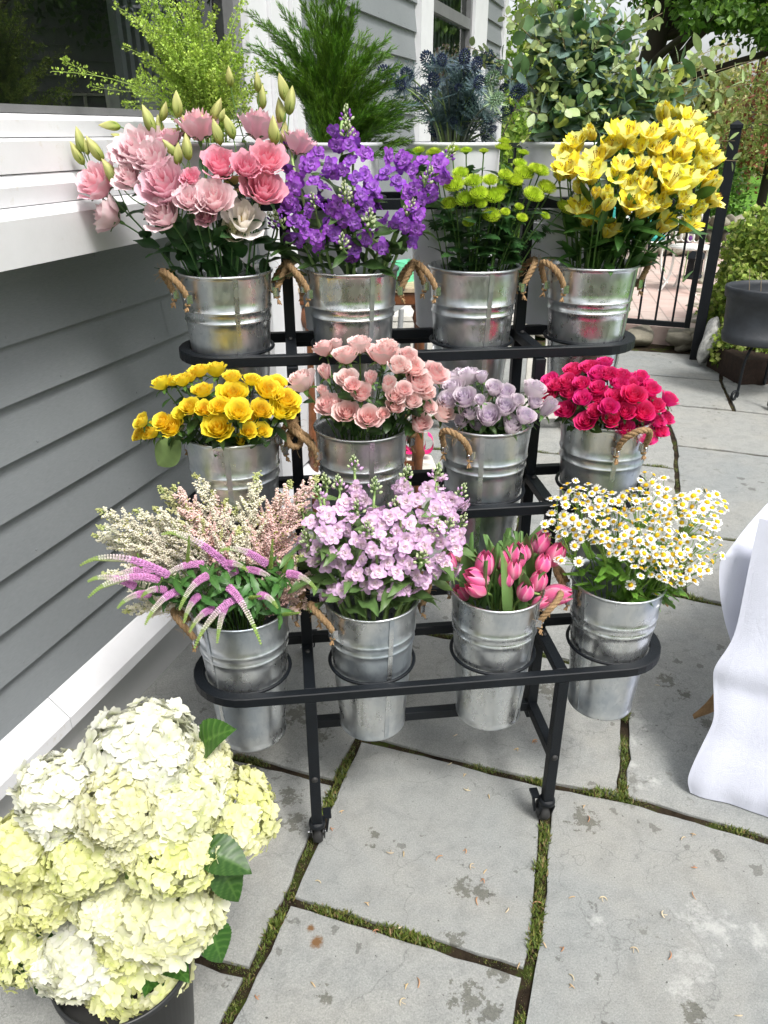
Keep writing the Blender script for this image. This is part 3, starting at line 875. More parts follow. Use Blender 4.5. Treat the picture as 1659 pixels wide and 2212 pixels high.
# ------------------------------------------------------------------ BUCKETS
RT, RB, BH = 0.106, 0.078, 0.362
def bucket_mesh():
    b = MB()
    def rad(t): return RB + (RT - RB) * t
    pr = [(0.0, 0.006), (RB - 0.006, 0.006), (RB - 0.004, 0.0), (RB + 0.002, 0.0), (RB + 0.0025, 0.005), (rad(0.02), 0.009)]
    for t in np.linspace(0.05, 0.66, 8): pr.append((rad(t), t * BH))
    for tc_ in (0.71, 0.775):
        for d, a in ((-0.012, 0), (-0.007, 0.0016), (0, 0.0026), (0.007, 0.0016), (0.012, 0)):
            pr.append((rad(tc_ + d) + a, (tc_ + d) * BH))
    for t in (0.84, 0.92, 0.972): pr.append((rad(t), t * BH))
    pr += [(RT + 0.0005, BH - 0.006), (RT + 0.0035, BH - 0.004), (RT + 0.004, BH - 0.0005), (RT + 0.0015, BH + 0.0015), (RT - 0.001, BH)]
    for t in (0.95, 0.8, 0.6, 0.3, 0.05): pr.append((rad(t) - 0.0015, t * BH))
    pr.append((0.0, 0.012))
    b.lathe(pr, 72)
    return b.mesh('bucket_body', M['galv'])
BME = bucket_mesh()
def seam_mesh():
    b = MB(); b.bar((RB + 0.0012, 0, 0.006), (RT + 0.0012, 0, BH - 0.004), 0.011, 0.0016, up=(1, 0, 0))
    return b.mesh('seam', M['galv'], False)
SME = seam_mesh()
def rope_mesh(knot=False):
    """handle in local frame: outward is +X, along the rim is Y, origin on the wall at the rim"""
    b = MB()
    hw_ = 0.036
    if not knot:
        pts = []
        for t in np.linspace(0, 1, 44):
            a = pi * t
            y = -hw_ * cos(a) * (1.0 if True else 1)
            z = -0.052 + 0.062 * sin(a) ** 0.62
            x = 0.004 + 0.034 * sin(a) ** 0.9
            pts.append((x, y, z))
        pts = [(0.006, -hw_, -0.062)] + pts + [(0.006, hw_, -0.062)]
    else:
        ctrl = np.array([(0.006, -0.03, -0.062), (0.012, -0.03, -0.03), (0.03, -0.02, -0.012), (0.055, -0.005, 0.0), (0.07, 0.012, -0.008), (0.062, 0.02, -0.028), (0.042, 0.012, -0.034), (0.03, 0.0, -0.015), (0.045, -0.008, 0.012), (0.062, 0.0, 0.016), (0.05, 0.02, 0.004), (0.025, 0.035, -0.015), (0.010, 0.038, -0.035), (0.006, 0.038, -0.062)])
        t = np.linspace(0, len(ctrl) - 1, 90)
        pts = np.stack([np.interp(t, range(len(ctrl)), ctrl[:, k]) for k in range(3)], 1)
        for _ in range(4): pts[1:-1] = (pts[:-2] + pts[1:-1] * 2 + pts[2:]) / 4
    pts = np.array(pts)
    m = len(pts)
    # three strands laid round each other
    T = np.gradient(pts, axis=0); T /= np.linalg.norm(T, axis=1)[:, None]
    x = nrm(np.cross(T[0], (1, 0, 0.3)))
    fr = []
    for k in range(m):
        x = nrm(x - np.dot(x, T[k]) * T[k]); fr.append((x, np.cross(T[k], x)))
    L = np.concatenate([[0], np.cumsum(np.linalg.norm(np.diff(pts, axis=0), axis=1))])
    fine = np.linspace(0, 1, m * 2)
    for st in range(3):
        Q = []
        for k in range(m):
            a = L[k] * 2 * pi / 0.034 + st * 2 * pi / 3
            Q.append(pts[k] + 0.0036 * (cos(a) * fr[k][0] + sin(a) * fr[k][1]))
        g = 0.9 + 0.2 * st / 2
        b.tube(Q, 0.0043, 8, (g * 0.8, g * 0.78, g * 0.75), cap=True)
    for _ in range(46):                             # loose fibres
        k = int(rr(1, m - 1)); d = nrm(RNG.normal(size=3))
        p = pts[k] + d * 0.008
        q = p + nrm(d + 0.8 * T[k] * rr(-1, 1)) * rr(0.006, 0.02)
        b.tube([p, (p + q) / 2 + RNG.normal(size=3) * 0.002, q], 0.0003, 3, (1.1, 1.05, 0.95))
    for y in (-hw_, hw_):                           # frayed ends under the clips
        for _ in range(14):
            p = np.array((0.007, y if not knot else (y * 0.75 if y < 0 else y * 0.95), -0.066))
            q = p + np.array([rr(-0.002, 0.008), rr(-0.007, 0.007), rr(-0.012, -0.004)])
            b.tube([p, q], [0.0022, 0.0012], 4, (1.0, 0.95, 0.9))
    return b.mesh('rope_handle', M['rope'])
ROPES = [rope_mesh(), rope_mesh(), rope_mesh(True)]
def clip_mesh():
    b = MB()
    pts = [(0.0, -0.009, 0), (0.003, -0.008, 0), (0.012, -0.007, 0), (0.014, 0, 0), (0.012, 0.007, 0), (0.003, 0.008, 0), (0.0, 0.009, 0)]
    P = np.array([[np.array(p) + (0, 0, z) for p in pts] for z in (-0.057, -0.038)])
    b.grid(P)
    b.lathe([(0, 0.0025), (0.002, 0.002), (0.003, 0)], 10, o=(0.0142, 0, -0.047), R=frame((1, 0, 0)))
    return b.mesh('clip', M['chrome'])
CLIP = clip_mesh()
BUCKETS = {}
ROWN = ['lowest', 'second', 'third']
CONTENT = [['lilac veronica and cream astilbe', 'pale lilac stock', 'pink tulips', 'white chamomile'],
           ['yellow spray roses', 'pale pink spray roses', 'lavender roses', 'magenta spray roses'],
           ['pink lisianthus', 'purple stock', 'lime green button mums', 'yellow alstroemeria']]
HANG = {(0, 0): (20, 195), (0, 1): (20, 200), (0, 2): (-30, 125), (0, 3): (10, 165), (1, 0): (10, 140), (1, 1): (190, 20), (1, 2): (222, 50), (1, 3): (280, 100),
        (2, 0): (8, 210), (2, 1): (-2, 190), (2, 2): (0, 192), (2, 3): (8, 200)}
for r_ in range(3):
    for k in range(4):
        wc, z = TIERS[r_]
        c = rk(UB[k], wc, z + 0.172)
        base = c - np.array([0, 0, BH])
        t = thing('galvanised_bucket', 'galvanised metal bucket with rope handles holding ' + CONTENT[r_][k], 'bucket', tuple(base), 'galvanised buckets hanging in the rack rings')
        spin = rr(0, 6.28)
        mob('bucket_body', BME, t, None, mat4(frame((0, 0, 1), spin), 1, (0, 0, 0)))
        sa = radians(rr(-150, -20))
        mob('seam', SME, t, None, mat4(np.array([[cos(sa), -sin(sa), 0], [sin(sa), cos(sa), 0], [0, 0, 1]]), 1, (0, 0, 0)))
        for hi, deg in enumerate(HANG[(r_, k)]):
            a = radians(deg) + AR
            Rz = np.array([[cos(a), -sin(a), 0], [sin(a), cos(a), 0], [0, 0, 1]])
            kn = (r_, k) == (1, 1) and hi == 0
            h = mob('rope_handle', ROPES[2 if kn else (k + hi) % 2], t, None, mat4(Rz, 1, Rz @ np.array([RT + 0.001, 0, BH])))
            for y in ((-0.036, 0.036) if not kn else (-0.030, 0.038)):
                mob('clip', CLIP, h, (-0.003, y, 0))
        BUCKETS[(r_, k)] = c
# tall white tubs in the top tier
def tub_mesh():
    b = MB()
    prof = [(0, 0.0), (0.078, 0.0), (0.082, 0.004)]
    for t in np.linspace(0.02, 0.955, 10): prof.append((0.080 + 0.034 * t, t * 0.44))
    for tr in (0.76, 0.80):
        pass
    prof += [(0.1135, 0.430), (0.121, 0.434), (0.122, 0.439), (0.120, 0.442), (0.1145, 0.440), (0.110, 0.42), (0.077, 0.01), (0, 0.008)]
    b.lathe(prof, 64)
    for t in (0.56, 0.59):
        pts = [((0.0805 + 0.034 * t) * cos(a), (0.0805 + 0.034 * t) * sin(a), t * 0.44) for a in np.linspace(0, 2 * pi, 65)]
        b.tube(pts, 0.0016, 6)
    return b.mesh('tub', M['white_enamel'])
TUB = tub_mesh()
TCON = ['green pepper grass', 'dark green tree fern', 'blue sea holly', 'silver eucalyptus']
for k in range(4):
    wc, z = TIERS[3]
    c = rk(UB[k] - 0.026, wc, 1.578)
    o = mob('white_bucket', TUB, None, c - np.array([0, 0, 0.442]))
    tag(o, 'tall white bucket on the top tier holding ' + TCON[k], 'bucket', 'tall white buckets on the top tier')
    BUCKETS[(3, k)] = c

# ------------------------------------------------------------------ PLANT TEMPLATES (unit size, growing along +Z)
def cmix(a, b, t):
    a, b = np.asarray(a, float), np.asarray(b, float)
    t = np.asarray(t, float)[..., None]
    return a * (1 - t) + b * t
def rose_T(seed, n=20, openn=1.0, inner=(1, 1, 1), outer=(1, 1, 1), edge=None, ruffle=0.03, height=1.0, curl=0.25, twist=2.4, nu=7, nv=6):
    g = np.random.default_rng(seed)
    b = MB()
    u = np.linspace(-1, 1, nu)[None, :]
    v = np.linspace(0, 1, nv)[:, None]
    for i in range(n):
        f = i / (n - 1)
        th = i * twist + g.uniform(-0.2, 0.2)
        phi = 1.3 - 0.42 * f
        rt = (0.10 + 0.90 * f ** 1.15 * openn) * g.uniform(0.94, 1.06)
        rb = 0.05 + 0.10 * f
        h = height * (0.62 - 0.32 * f ** 1.6 * openn) * g.uniform(0.95, 1.05)
        z0 = -0.55 * height
        top = 1 - 0.16 * u ** 4 + ruffle * 1.5 * np.sin(u * 6 + g.uniform(0, 6)) * (v > 0.5)
        vv = v * top
        bulge = np.sin(np.clip(vv, 0, 1) * pi * 0.5) ** 0.75
        r = rb + (rt - rb) * bulge
        r = r * (1 + 0.0 * u) + curl * f * np.clip(vv - 0.72, 0, 1) * 1.6 + ruffle * f * np.sin(u * 9 + g.uniform(0, 6)) * vv ** 3 + ruffle * 0.5 * f * np.sin(u * 21 + g.uniform(0, 6)) * vv ** 6
        z = z0 + (h - z0) * vv - (curl * f * 0.9 * np.clip(vv - 0.78, 0, 1)) + ruffle * np.cos(u * 8 + g.uniform(0, 6)) * vv ** 3
        wprof = np.sin(np.clip(v * 0.85 + 0.15, 0, 1) * pi * 0.62) ** 0.7
        ang = th + u * phi * wprof
        P = np.stack([r * np.cos(ang), r * np.sin(ang), z + 0 * u], -1)
        c = cmix(inner, outer, np.clip(f * 1.1 + 0 * vv, 0, 1))
        if edge is not None: c = cmix(c.reshape(-1, 3), edge, np.clip(vv.reshape(-1) - 0.62, 0, 1) * 1.9 * 0.8).reshape(c.shape)
        c = c * (0.90 + 0.10 * g.uniform() + 0 * c)
        b.grid(P, c)
    return b.tmpl()
def sepal_T(n=5, L=1.0, W=0.26, up=0.25, col=(0.10, 0.19, 0.04), hip=0.22, droop=0.4):
    b = MB()
    for k in range(n):
        a = 2 * pi * k / n + 0.3
        v = np.linspace(0, 1, 5)
        w = W * np.sin(np.clip(v * 0.9 + 0.12, 0, 1) * pi) ** 0.8
        rad = 0.1 + L * (v - droop * 0.0 * v * v)
        z = -0.58 + up * v - droop * v * v
        P = np.zeros((5, 3, 3))
        for j, s_ in enumerate((-1, 0, 1)):
            P[:, j, 0] = rad * cos(a) - s_ * w * sin(a)
            P[:, j, 1] = rad * sin(a) + s_ * w * cos(a)
            P[:, j, 2] = z + (0.05 if s_ else 0)
        b.grid(P, col)
    b.lathe([(0.03, -0.85), (hip * 0.7, -0.78), (hip, -0.66), (hip * 0.8, -0.55)], 8, np.array(col) * 1.1)
    return b.tmpl()
def leaf_T(L=1.0, W=0.3, nv=8, fold=0.15, droop=0.3, col=(0.05, 0.12, 0.02), back=None, lobes=0, lobamp=0.0, tip=1.0, wave=0.0, seed=0, vein=0.12, base=0.1):
    """leaf lies along +X, blade across Y, up +Z"""
    g = np.random.default_rng(seed)
    v = np.linspace(0, 1, nv)
    w = W * np.sin(np.clip(v * (1 - base) + base, 0, 1) ** tip * pi) ** 0.85
    w[-1] = 0.002
    if lobes: w = w * (1 + lobamp * np.where(np.arange(nv) % 2 == 0, 1, -1))
    js = np.array([-1, -0.5, 0, 0.5, 1])
    P = np.zeros((nv, 5, 3))
    ph = g.uniform(0, 6)
    P[..., 0] = (L * (v - 0.12 * droop * v ** 3))[:, None]
    P[..., 1] = w[:, None] * js[None]
    P[..., 2] = (-droop * L * 0.5 * v ** 2)[:, None] + np.abs(js)[None] * fold * w[:, None] + wave * np.sin(v * 9 + ph)[:, None] * js[None]
    if lobes: P[..., 0] -= (np.where(np.arange(nv) % 2 == 0, 0.06, -0.02) * L)[:, None] * (np.abs(js) ** 2)[None]
    c = np.tile(np.asarray(col, float), (nv, 5, 1))
    c[:, 2] *= 1 + 2.2 * vein
    c[::2] *= 1.06
    b = MB(); b.grid(P, c)
    return b.tmpl()
def merge_T(parts):
    b = MB()
    for T, R, s_, t in parts: b.addT(T, R, s_, t)
    return b.tmpl()
def vein_leaf(seed):
    """broad pointed leaf with side veins pressed into it and a toothed rim"""
    nv, nu = 29, 13
    v = np.linspace(0, 1, nv)[:, None]; j = np.linspace(-1, 1, nu)[None, :]
    w = 0.34 * np.sin(np.clip(v * 0.93 + 0.07, 0, 1) ** 0.8 * pi) ** 0.8 * (1 - 0.35 * v ** 4)
    w = w * (1 + 0.06 * ((np.arange(nv) % 2)[:, None] - 0.5) * (np.abs(j) > 0.9))
    vein = np.cos((v * 1.0 - np.abs(j) * 0.16) * 2 * pi * 7)
    x = v - 0.05 * v ** 3; y = j * w
    z = -0.26 * v ** 2 + 0.25 * np.abs(j) * w + 0.012 * vein * (1 - v) + 0.03 * np.sin(v * 7 + seed) * j
    mid = np.clip(1 - np.abs(j) * 9, 0, 1)
    c = cmix((0.030, 0.095, 0.012), (0.075, 0.17, 0.03), np.clip(0.5 + 0.5 * np.clip(vein * 3 - 2.2, -1, 1) + mid + 0 * v, 0, 1))
    b = MB(); b.grid(np.stack([x + 0 * j, y, z], -1), c)
    return b.tmpl()
def T_mesh(T, name, mat, smooth=True):
    b = MB(); b.addT(T, np.eye(3), 1.0, np.zeros(3)); return b.mesh(name, mat, smooth)

# ------------------------------------------------------------------ bunch layout
def zone_labels(pts, what, where):
    """one unique label per thing from its row (top to bottom) and rank from the left"""
    n = len(pts)
    P = np.array(pts)
    rows = max(1, int(round(sqrt(n / 1.3))))
    order = np.argsort(P[:, 1])
    per = int(math.ceil(n / rows))
    ordw = ['first', 'second', 'third', 'fourth', 'fifth', 'sixth', 'seventh', 'eighth', 'ninth', 'tenth', 'eleventh', 'twelfth']
    nr = int(math.ceil(n / per))
    if nr == 1: rw = ['']
    else: rw = ['top row'] + [ordw[k] + ' row' for k in range(1, nr - 1)] + ['bottom row']
    lab = [None] * n
    for r_ in range(nr):
        idx = order[r_ * per:(r_ + 1) * per]
        idx = idx[np.argsort(P[idx, 0])]
        for k, i in enumerate(idx):
            lab[i] = (what + ', ' + ordw[min(k, 11)] + ' from left' + (' in ' + rw[r_] if rw[r_] else '') + (' of its bunch' if not where else ' ' + where)).strip()
    return lab
def spread(pts, Yc, depth, ax=1.12, k=1.0):
    """picture points -> points on the front of a dome standing at distance Yc"""
    P = np.array(pts, float)
    cx, cy = (P[:, 0].min() + P[:, 0].max()) / 2, (P[:, 1].min() + P[:, 1].max()) / 2
    rx, ry = (P[:, 0].max() - P[:, 0].min()) / 2 * ax + 1, (P[:, 1].max() - P[:, 1].min()) / 2 * ax + 1
    out = []
    for x, y in P[:, :2]:
        s2 = ((x - cx) / rx) ** 2 + ((y - cy) / ry) ** 2
        q = aty(x, y, Yc)
        d = nrm(CAM - q)
        # upper heads of a dome stand further back, lower ones nearer
        t = (y - cy) / ry
        out.append(q + d * depth * (sqrt(max(0.0, 1 - min(s2, 1))) * 0.8 + 0.45 * t * k + rr(-0.16, 0.10)))
    return out
def stem_path(c, R, head, nvec, n=12, low=0.16, cl=0.8, arrive=0.06):
    off = np.array([head[0] - c[0], head[1] - c[1], 0])
    d = np.linalg.norm(off[:2])
    k = min(0.55, cl * R / max(d, 1e-6))
    p1 = np.array([c[0], c[1], c[2] + 0.02]) + off * k
    p0 = np.array([c[0], c[1], c[2] - low]) + off * min(0.25, 0.5 * R / max(d, 1e-6)) + np.array([rr(-1, 1), rr(-1, 1), 0]) * R * 0.25
    p2 = head - nvec * arrive
    H = np.linalg.norm(head - p1)
    return bez(p0, p1 * 0.75 + p0 * 0.25 + np.array([0, 0, 0.02]), p1 * 0.35 + p2 * 0.65, head, n)
def head_dir(c, p, cam=0.35, up=0.25, drop=0.10):
    a = nrm(np.array(p) - (np.array(c) - np.array([0, 0, drop])))
    t = nrm(CAM - np.array(p))
    return nrm(a + t * cam + np.array([0, 0, up]))
class Stem:
    """a thing: an Empty where the stem leaves the bucket, parts below it"""
    def __init__(s, name, label, cat, group, path, r, col, mat='stem', taper=0.75, n=6):
        s.o = np.array(path[0])
        s.path = path
        s.root = thing(name, label, cat, tuple(s.o), group)
        b = MB(); b.tube(path - s.o, [r, r * taper], n, col)
        b.build('stem', M[mat], s.root)
    def part(s, name, me, p, R, sc):
        return mob(name, me, s.root, None, mat4(R, sc, np.asarray(p) - s.o))
    def leaf(s, me, t, sc, name='leaf', tilt=0.5, az=None):
        k = t * (len(s.path) - 1)
        i = int(k); f = k - i
        p = s.path[i] * (1 - f) + s.path[min(i + 1, len(s.path) - 1)] * f
        T = nrm(s.path[min(i + 1, len(s.path) - 1)] - s.path[max(i - 1, 0)])
        a = rr(0, 2 * pi) if az is None else az
        F = frame(T, a)
        d = nrm(F[:, 0] * cos(tilt) + T * sin(tilt))
        up = nrm(np.cross(d, np.cross(T, d)))
        y = np.cross(up, d)
        return s.part(name, me, p, np.stack([d, y, up], 1), sc)

WALLSIDE = {}
# ---------------- roses
ROSE_LEAF = [T_mesh(leaf_T(1, 0.28, 9, 0.2, 0.5, (0.035, 0.085, 0.02), seed=k), 'leaf', M['leaf']) for k in range(2)]
def roses(key, name, what, where, cat, group, pts, crop, rscale, cols, n, openn, edge, ruffle, height, depth, budcol=None, stemcol=(0.07, 0.14, 0.03), leaves=3, sepcol=(0.07, 0.15, 0.03), stemr=0.0022, cam=0.35, arr=0.04, Yoff=0.0, curl=0.25):
    c = BUCKETS[key]
    ms = []
    for v in range(4):
        inner, outer = cols[v % len(cols)]
        ms.append(T_mesh(rose_T(100 * key[0] + 17 * key[1] + v, n, openn * (0.74 + 0.09 * v), inner, outer, edge, ruffle, height, curl), 'bloom', M['petal']))
    half = T_mesh(rose_T(50 + key[1], max(9, n // 2), 0.42, cols[0][0], cols[0][1], edge, ruffle * 0.5, height * 1.25, 0.12), 'bloom', M['petal'])
    sep = T_mesh(sepal_T(5, 0.85, 0.17, 0.35, sepcol, 0.2, 0.55), 'sepals', M['leaf'])
    pp = [px(crop, p[0], p[1]) for p in pts]
    W = spread(pp, c[1] + Yoff, depth)
    labs = zone_labels(pp, what, where)
    k2 = OFF[crop][2]
    for i, p in enumerate(pts):
        small = len(p) > 3 and p[3] == 'b'
        side = len(p) > 3 and p[3] == 's'
        q = W[i]
        r = p[2] / k2 * fw(q) / FPX * rscale * 1.25
        nv = head_dir(c, q, 0.05 if side else cam, 0.45 if side else 0.2)
        path = stem_path(c, RT, q - nv * r * 0.7, nv, 12, arrive=arr)
        s = Stem(name, labs[i], cat, group, path, stemr, stemcol)
        F = frame(nv, rr(0, 6.28))
        s.part('bloom', half if small else ms[i % 4], q - nv * r * 0.15, F, r * (1.25 if small else 1.0))
        s.part('sepals', sep, q - nv * r * 0.15, F, r * (0.95 if small else 0.85))
        for k in range(leaves):
            s.leaf(ROSE_LEAF[k % 2], rr(0.5, 0.9), rr(0.025, 0.045), tilt=rr(0.0, 0.7))
YEL = [(845,1145,88),(955,1060,68),(925,960,70),(850,1030,50),(1080,1050,62),(1190,1050,70),(1120,940,68),(1220,990,60),(1010,1165,48),(1085,1160,45),(970,1215,38,'b'),(590,1140,55),(480,1165,55),(430,1110,45),(415,1180,40),(540,1110,45),(690,1035,55),(640,1070,40),(770,1045,45),(760,940,50,'s'),(650,885,50,'s'),(535,900,55,'s'),(600,890,40,'s'),(740,835,50,'s'),(830,825,60,'s'),(920,870,50,'s'),(1030,885,45,'s'),(1170,905,50),(1020,1100,40),(1250,1040,40),(690,870,40,'s')]
roses((1, 0), 'yellow_rose', 'yellow spray rose', '', 'rose', 'yellow spray roses on the middle shelf', YEL, 'c4', 1.12,
      [((0.93, 0.58, 0.012), (0.94, 0.76, 0.03)), ((0.94, 0.64, 0.015), (0.95, 0.80, 0.05)), ((0.92, 0.50, 0.012), (0.94, 0.73, 0.02))], 17, 0.92, (0.96, 0.86, 0.12), 0.04, 0.8, 0.15, leaves=4)
def hanging_leaf():
    par = [o for o in bpy.data.objects if o.name.startswith('yellow_rose') and o.type == 'EMPTY'][12]
    q = atp(388, 950, BUCKETS[(1, 0)] + np.array([-0.10, -0.04, 0]), np.array([0, 1.0, 0])); e = atp(340, 1000, q + np.array([0, -0.01, 0]), np.array([0, 1.0, 0]))
    d = nrm(e - q); up = nrm(nrm(CAM - q) + np.array([-0.2, 0, 0.3])); up = nrm(up - np.dot(up, d) * d)
    me = T_mesh(leaf_T(1, 0.40, 12, 0.10, 0.3, (0.26, 0.38, 0.13), seed=5, base=0.04), 'leaf', M['leaf'])
    tag(mob('leaf', me, par, None, mat4(np.stack([d, np.cross(up, d), up], 1), np.linalg.norm(e - q) * 1.15, q - np.array(par.location))), 'large pale round leaf hanging over the bucket rim')
hanging_leaf()
PNK = [(275,1025,68),(335,1020,35),(380,1060,58),(495,1090,58),(460,960,58),(380,880,55),(410,915,40),(255,955,38,'b'),(265,850,42,'b'),(130,890,72,'s'),(260,710,55,'s'),(370,750,58,'s'),(320,690,40,'s'),(450,690,60,'s'),(580,740,72,'s'),(600,700,50,'s'),(710,760,55),(660,810,55),(740,815,55),(770,900,65),(815,960,50),(600,915,48,'b'),(510,885,42,'b'),(640,975,40),(640,1030,50),(735,1000,52),(580,1070,30),(690,940,40),(780,1120,65),(905,1060,62),(865,850,62),(825,1030,38)]
roses((1, 1), 'pink_rose', 'pale pink spray rose', '', 'rose', 'pale pink spray roses on the middle shelf', PNK, 'c5', 1.12,
      [((0.92, 0.46, 0.45), (0.95, 0.68, 0.67)), ((0.93, 0.52, 0.50), (0.96, 0.76, 0.74)), ((0.90, 0.42, 0.41), (0.95, 0.64, 0.62))], 17, 0.95, (0.97, 0.86, 0.82), 0.03, 1.0, 0.16)
LAV = [(1145,1090,72),(1040,1060,58),(1015,985,60),(955,930,55),(1235,1035,65),(1275,1130,62,'s'),(1345,1085,52,'s'),(1395,940,60,'s'),(1465,1045,50,'b'),(1175,935,50),(1235,960,55),(1040,865,55,'s'),(1110,870,40,'s'),(985,860,28,'b'),(930,1000,55),(1000,1110,40),(1090,1130,45),(1300,1000,40),(1395,1010,40),(890,900,40),(1100,1000,35),(945,880,45)]
roses((1, 2), 'lavender_rose', 'lavender rose', '', 'rose', 'lavender roses on the middle shelf', LAV, 'c5', 1.13,
      [((0.66, 0.54, 0.74), (0.82, 0.70, 0.79)), ((0.72, 0.60, 0.77), (0.86, 0.76, 0.82))], 17, 0.80, (0.93, 0.87, 0.90), 0.015, 1.15, 0.13, sepcol=(0.10, 0.20, 0.05))
MAG = [(445,1165,65),(545,1100,55),(490,930,55),(590,910,50),(685,880,48,'s'),(350,1000,65),(385,1020,45),(455,1000,50),(540,1010,50),(640,950,55),(640,1035,50),(700,950,45),(780,960,55,'s'),(765,1010,50),(855,1080,65),(870,1000,55),(960,1040,60),(1070,1100,55,'s'),(805,1175,55),(915,1180,60),(985,1140,60),(1000,1235,50),(1055,1215,45),(570,1235,55),(620,1180,50),(700,1150,55),(715,1225,50),(905,1300,75),(1020,1295,50),(800,1280,60),(350,1080,50),(470,1060,50),(640,1100,50),(900,960,40),(740,1090,50),(610,1080,45),(840,1010,45)]
roses((1, 3), 'magenta_rose', 'magenta spray rose', '', 'rose', 'magenta spray roses on the middle shelf', MAG, 'c6', 1.12,
      [((0.68, 0.006, 0.14), (0.88, 0.016, 0.25)), ((0.76, 0.012, 0.20), (0.90, 0.028, 0.34)), ((0.64, 0.005, 0.11), (0.86, 0.014, 0.21))], 17, 0.9, (0.95, 0.12, 0.34), 0.03, 0.95, 0.14)

# ---------------- lisianthus
def lisianthus():
    c = BUCKETS[(2, 0)]
    pink = ((0.90, 0.42, 0.50), (0.93, 0.58, 0.68)); deep = ((0.86, 0.26, 0.36), (0.91, 0.42, 0.52)); pale = ((0.92, 0.56, 0.60), (0.95, 0.72, 0.76))
    white = ((0.94, 0.86, 0.72), (0.96, 0.93, 0.90)); cream = ((0.80, 0.76, 0.35), (0.92, 0.86, 0.70))
    B = [(500,975,100,'k'),(560,1150,85,'l'),(740,780,120,'l'),(810,840,95,'l'),(880,975,118,'k'),(690,940,75,'l'),(1065,650,95,'k'),(1190,870,88,'d'),(1400,650,95,'k'),(1450,850,88,'d'),(1430,1010,98,'d'),(1330,890,72,'d'),(1150,1060,100,'l'),(1320,1170,105,'w'),(1260,1240,62,'c'),(870,1140,92,'l'),(1020,1070,75,'l'),(1110,1160,55,'k'),(1620,750,78,'k'),(910,730,62,'k'),(1030,950,48,'d'),(690,800,90,'k')]
    cc = dict(k=pink, d=deep, l=pale, w=white, c=cream)
    ms = {}
    for k_, (a, b_) in cc.items():
        e = {'k': (0.95, 0.74, 0.80), 'd': (0.93, 0.56, 0.64), 'l': (0.97, 0.88, 0.88), 'w': (0.97, 0.94, 0.93), 'c': (0.95, 0.92, 0.82)}[k_]
        ms[k_] = [T_mesh(rose_T(300 + 7 * v + ord(k_), 9 if k_ == 'w' else 15, 1.0, a, b_, e, 0.05, 1.1, 0.34, nu=15, nv=8), 'bloom', M['petal']) for v in range(2)]
    def bud_T(seed):
        b = MB(); n = 14; m = 12
        z = np.linspace(0, 1, n)
        prof = 0.21 * np.sin(np.clip(z * 0.97 + 0.03, 0, 1) ** 0.7 * pi) ** 0.85
        prof[-1] = 0.006
        th = np.arange(m) * 2 * pi / m
        P = np.zeros((n, m, 3))
        for k in range(n):
            r = prof[k] * (1 + 0.13 * np.cos(3 * th + z[k] * 3.5))
            P[k, :, 0] = r * np.cos(th); P[k, :, 1] = r * np.sin(th); P[k, :, 2] = z[k]
        C = cmix((0.30, 0.42, 0.06), (0.78, 0.76, 0.32), np.clip(z * 1.2, 0, 1))[:, None, :].repeat(m, 1)
        C = C * (0.88 + 0.2 * np.cos(3 * th[None] + z[:, None] * 3.5)[..., None] * 0.6)
        b.grid(P, C, closeu=True)
        for k in range(5):
            a = 2 * pi * k / 5
            v = np.linspace(0, 1, 4)
            rr_ = 0.03 + 0.27 * np.sin(v * 1.5)
            Q = np.zeros((4, 2, 3))
            for j, s_ in enumerate((-1, 1)):
                Q[:, j, 0] = rr_ * cos(a) - s_ * 0.03 * (1 - v) * sin(a); Q[:, j, 1] = rr_ * sin(a) + s_ * 0.03 * (1 - v) * cos(a); Q[:, j, 2] = -0.02 + v * 0.55
            b.grid(Q, (0.10, 0.20, 0.03))
        return b.tmpl()
    bud = [T_mesh(bud_T(k), 'bud', M['petal']) for k in range(2)]
    sep = T_mesh(sepal_T(5, 0.6, 0.07, 0.5, (0.08, 0.17, 0.04), 0.10, 0.3), 'sepals', M['leaf'])
    BD = [(415,825,.9,-.4),(430,750,.9,-.1),(465,790,.6,0),(510,800,1,-.5),(600,930,1.1,-.5),(590,680,.8,-1.5),(800,640,1,-.3),(860,680,.8,0),(955,560,.9,.1),(1000,690,.9,-.1),(1010,790,.9,0),(1095,670,1,-.2),(1170,590,.9,.5),(1240,410,.7,0),(1235,680,.9,-.3),(1170,710,.9,-.2),(1390,440,.7,0),(1415,520,.9,.1),(1525,470,1,-.2),(1570,540,1,.2),(1515,600,1,-.1),(1400,700,1,1.2),(1480,700,1,0),(920,800,.8,-.7),(960,830,.8,.2),(1540,730,1,.1),(1265,970,.8,1.3),(1265,1035,.6,1.2),(930,715,.8,1.2),(885,600,.7,.4),(640,740,.6,-1.2),(1200,620,.5,0.5)]
    pb = [px('c1', x, y) for x, y, *_ in B]
    W = spread(pb, c[1] + 0.01, 0.15)
    labs = zone_labels(pb, 'pink lisianthus stem', '')
    wd = {'k': 'pink', 'd': 'deep pink', 'l': 'blush pink', 'w': 'white open', 'c': 'small cream'}
    leaf = [T_mesh(leaf_T(1, 0.27, 9, 0.25, 0.35 + 0.3 * k, (0.035, 0.095, 0.030), seed=k, wave=0.04, tip=0.8), 'leaf', M['leaf']) for k in range(2)]
    stems = []
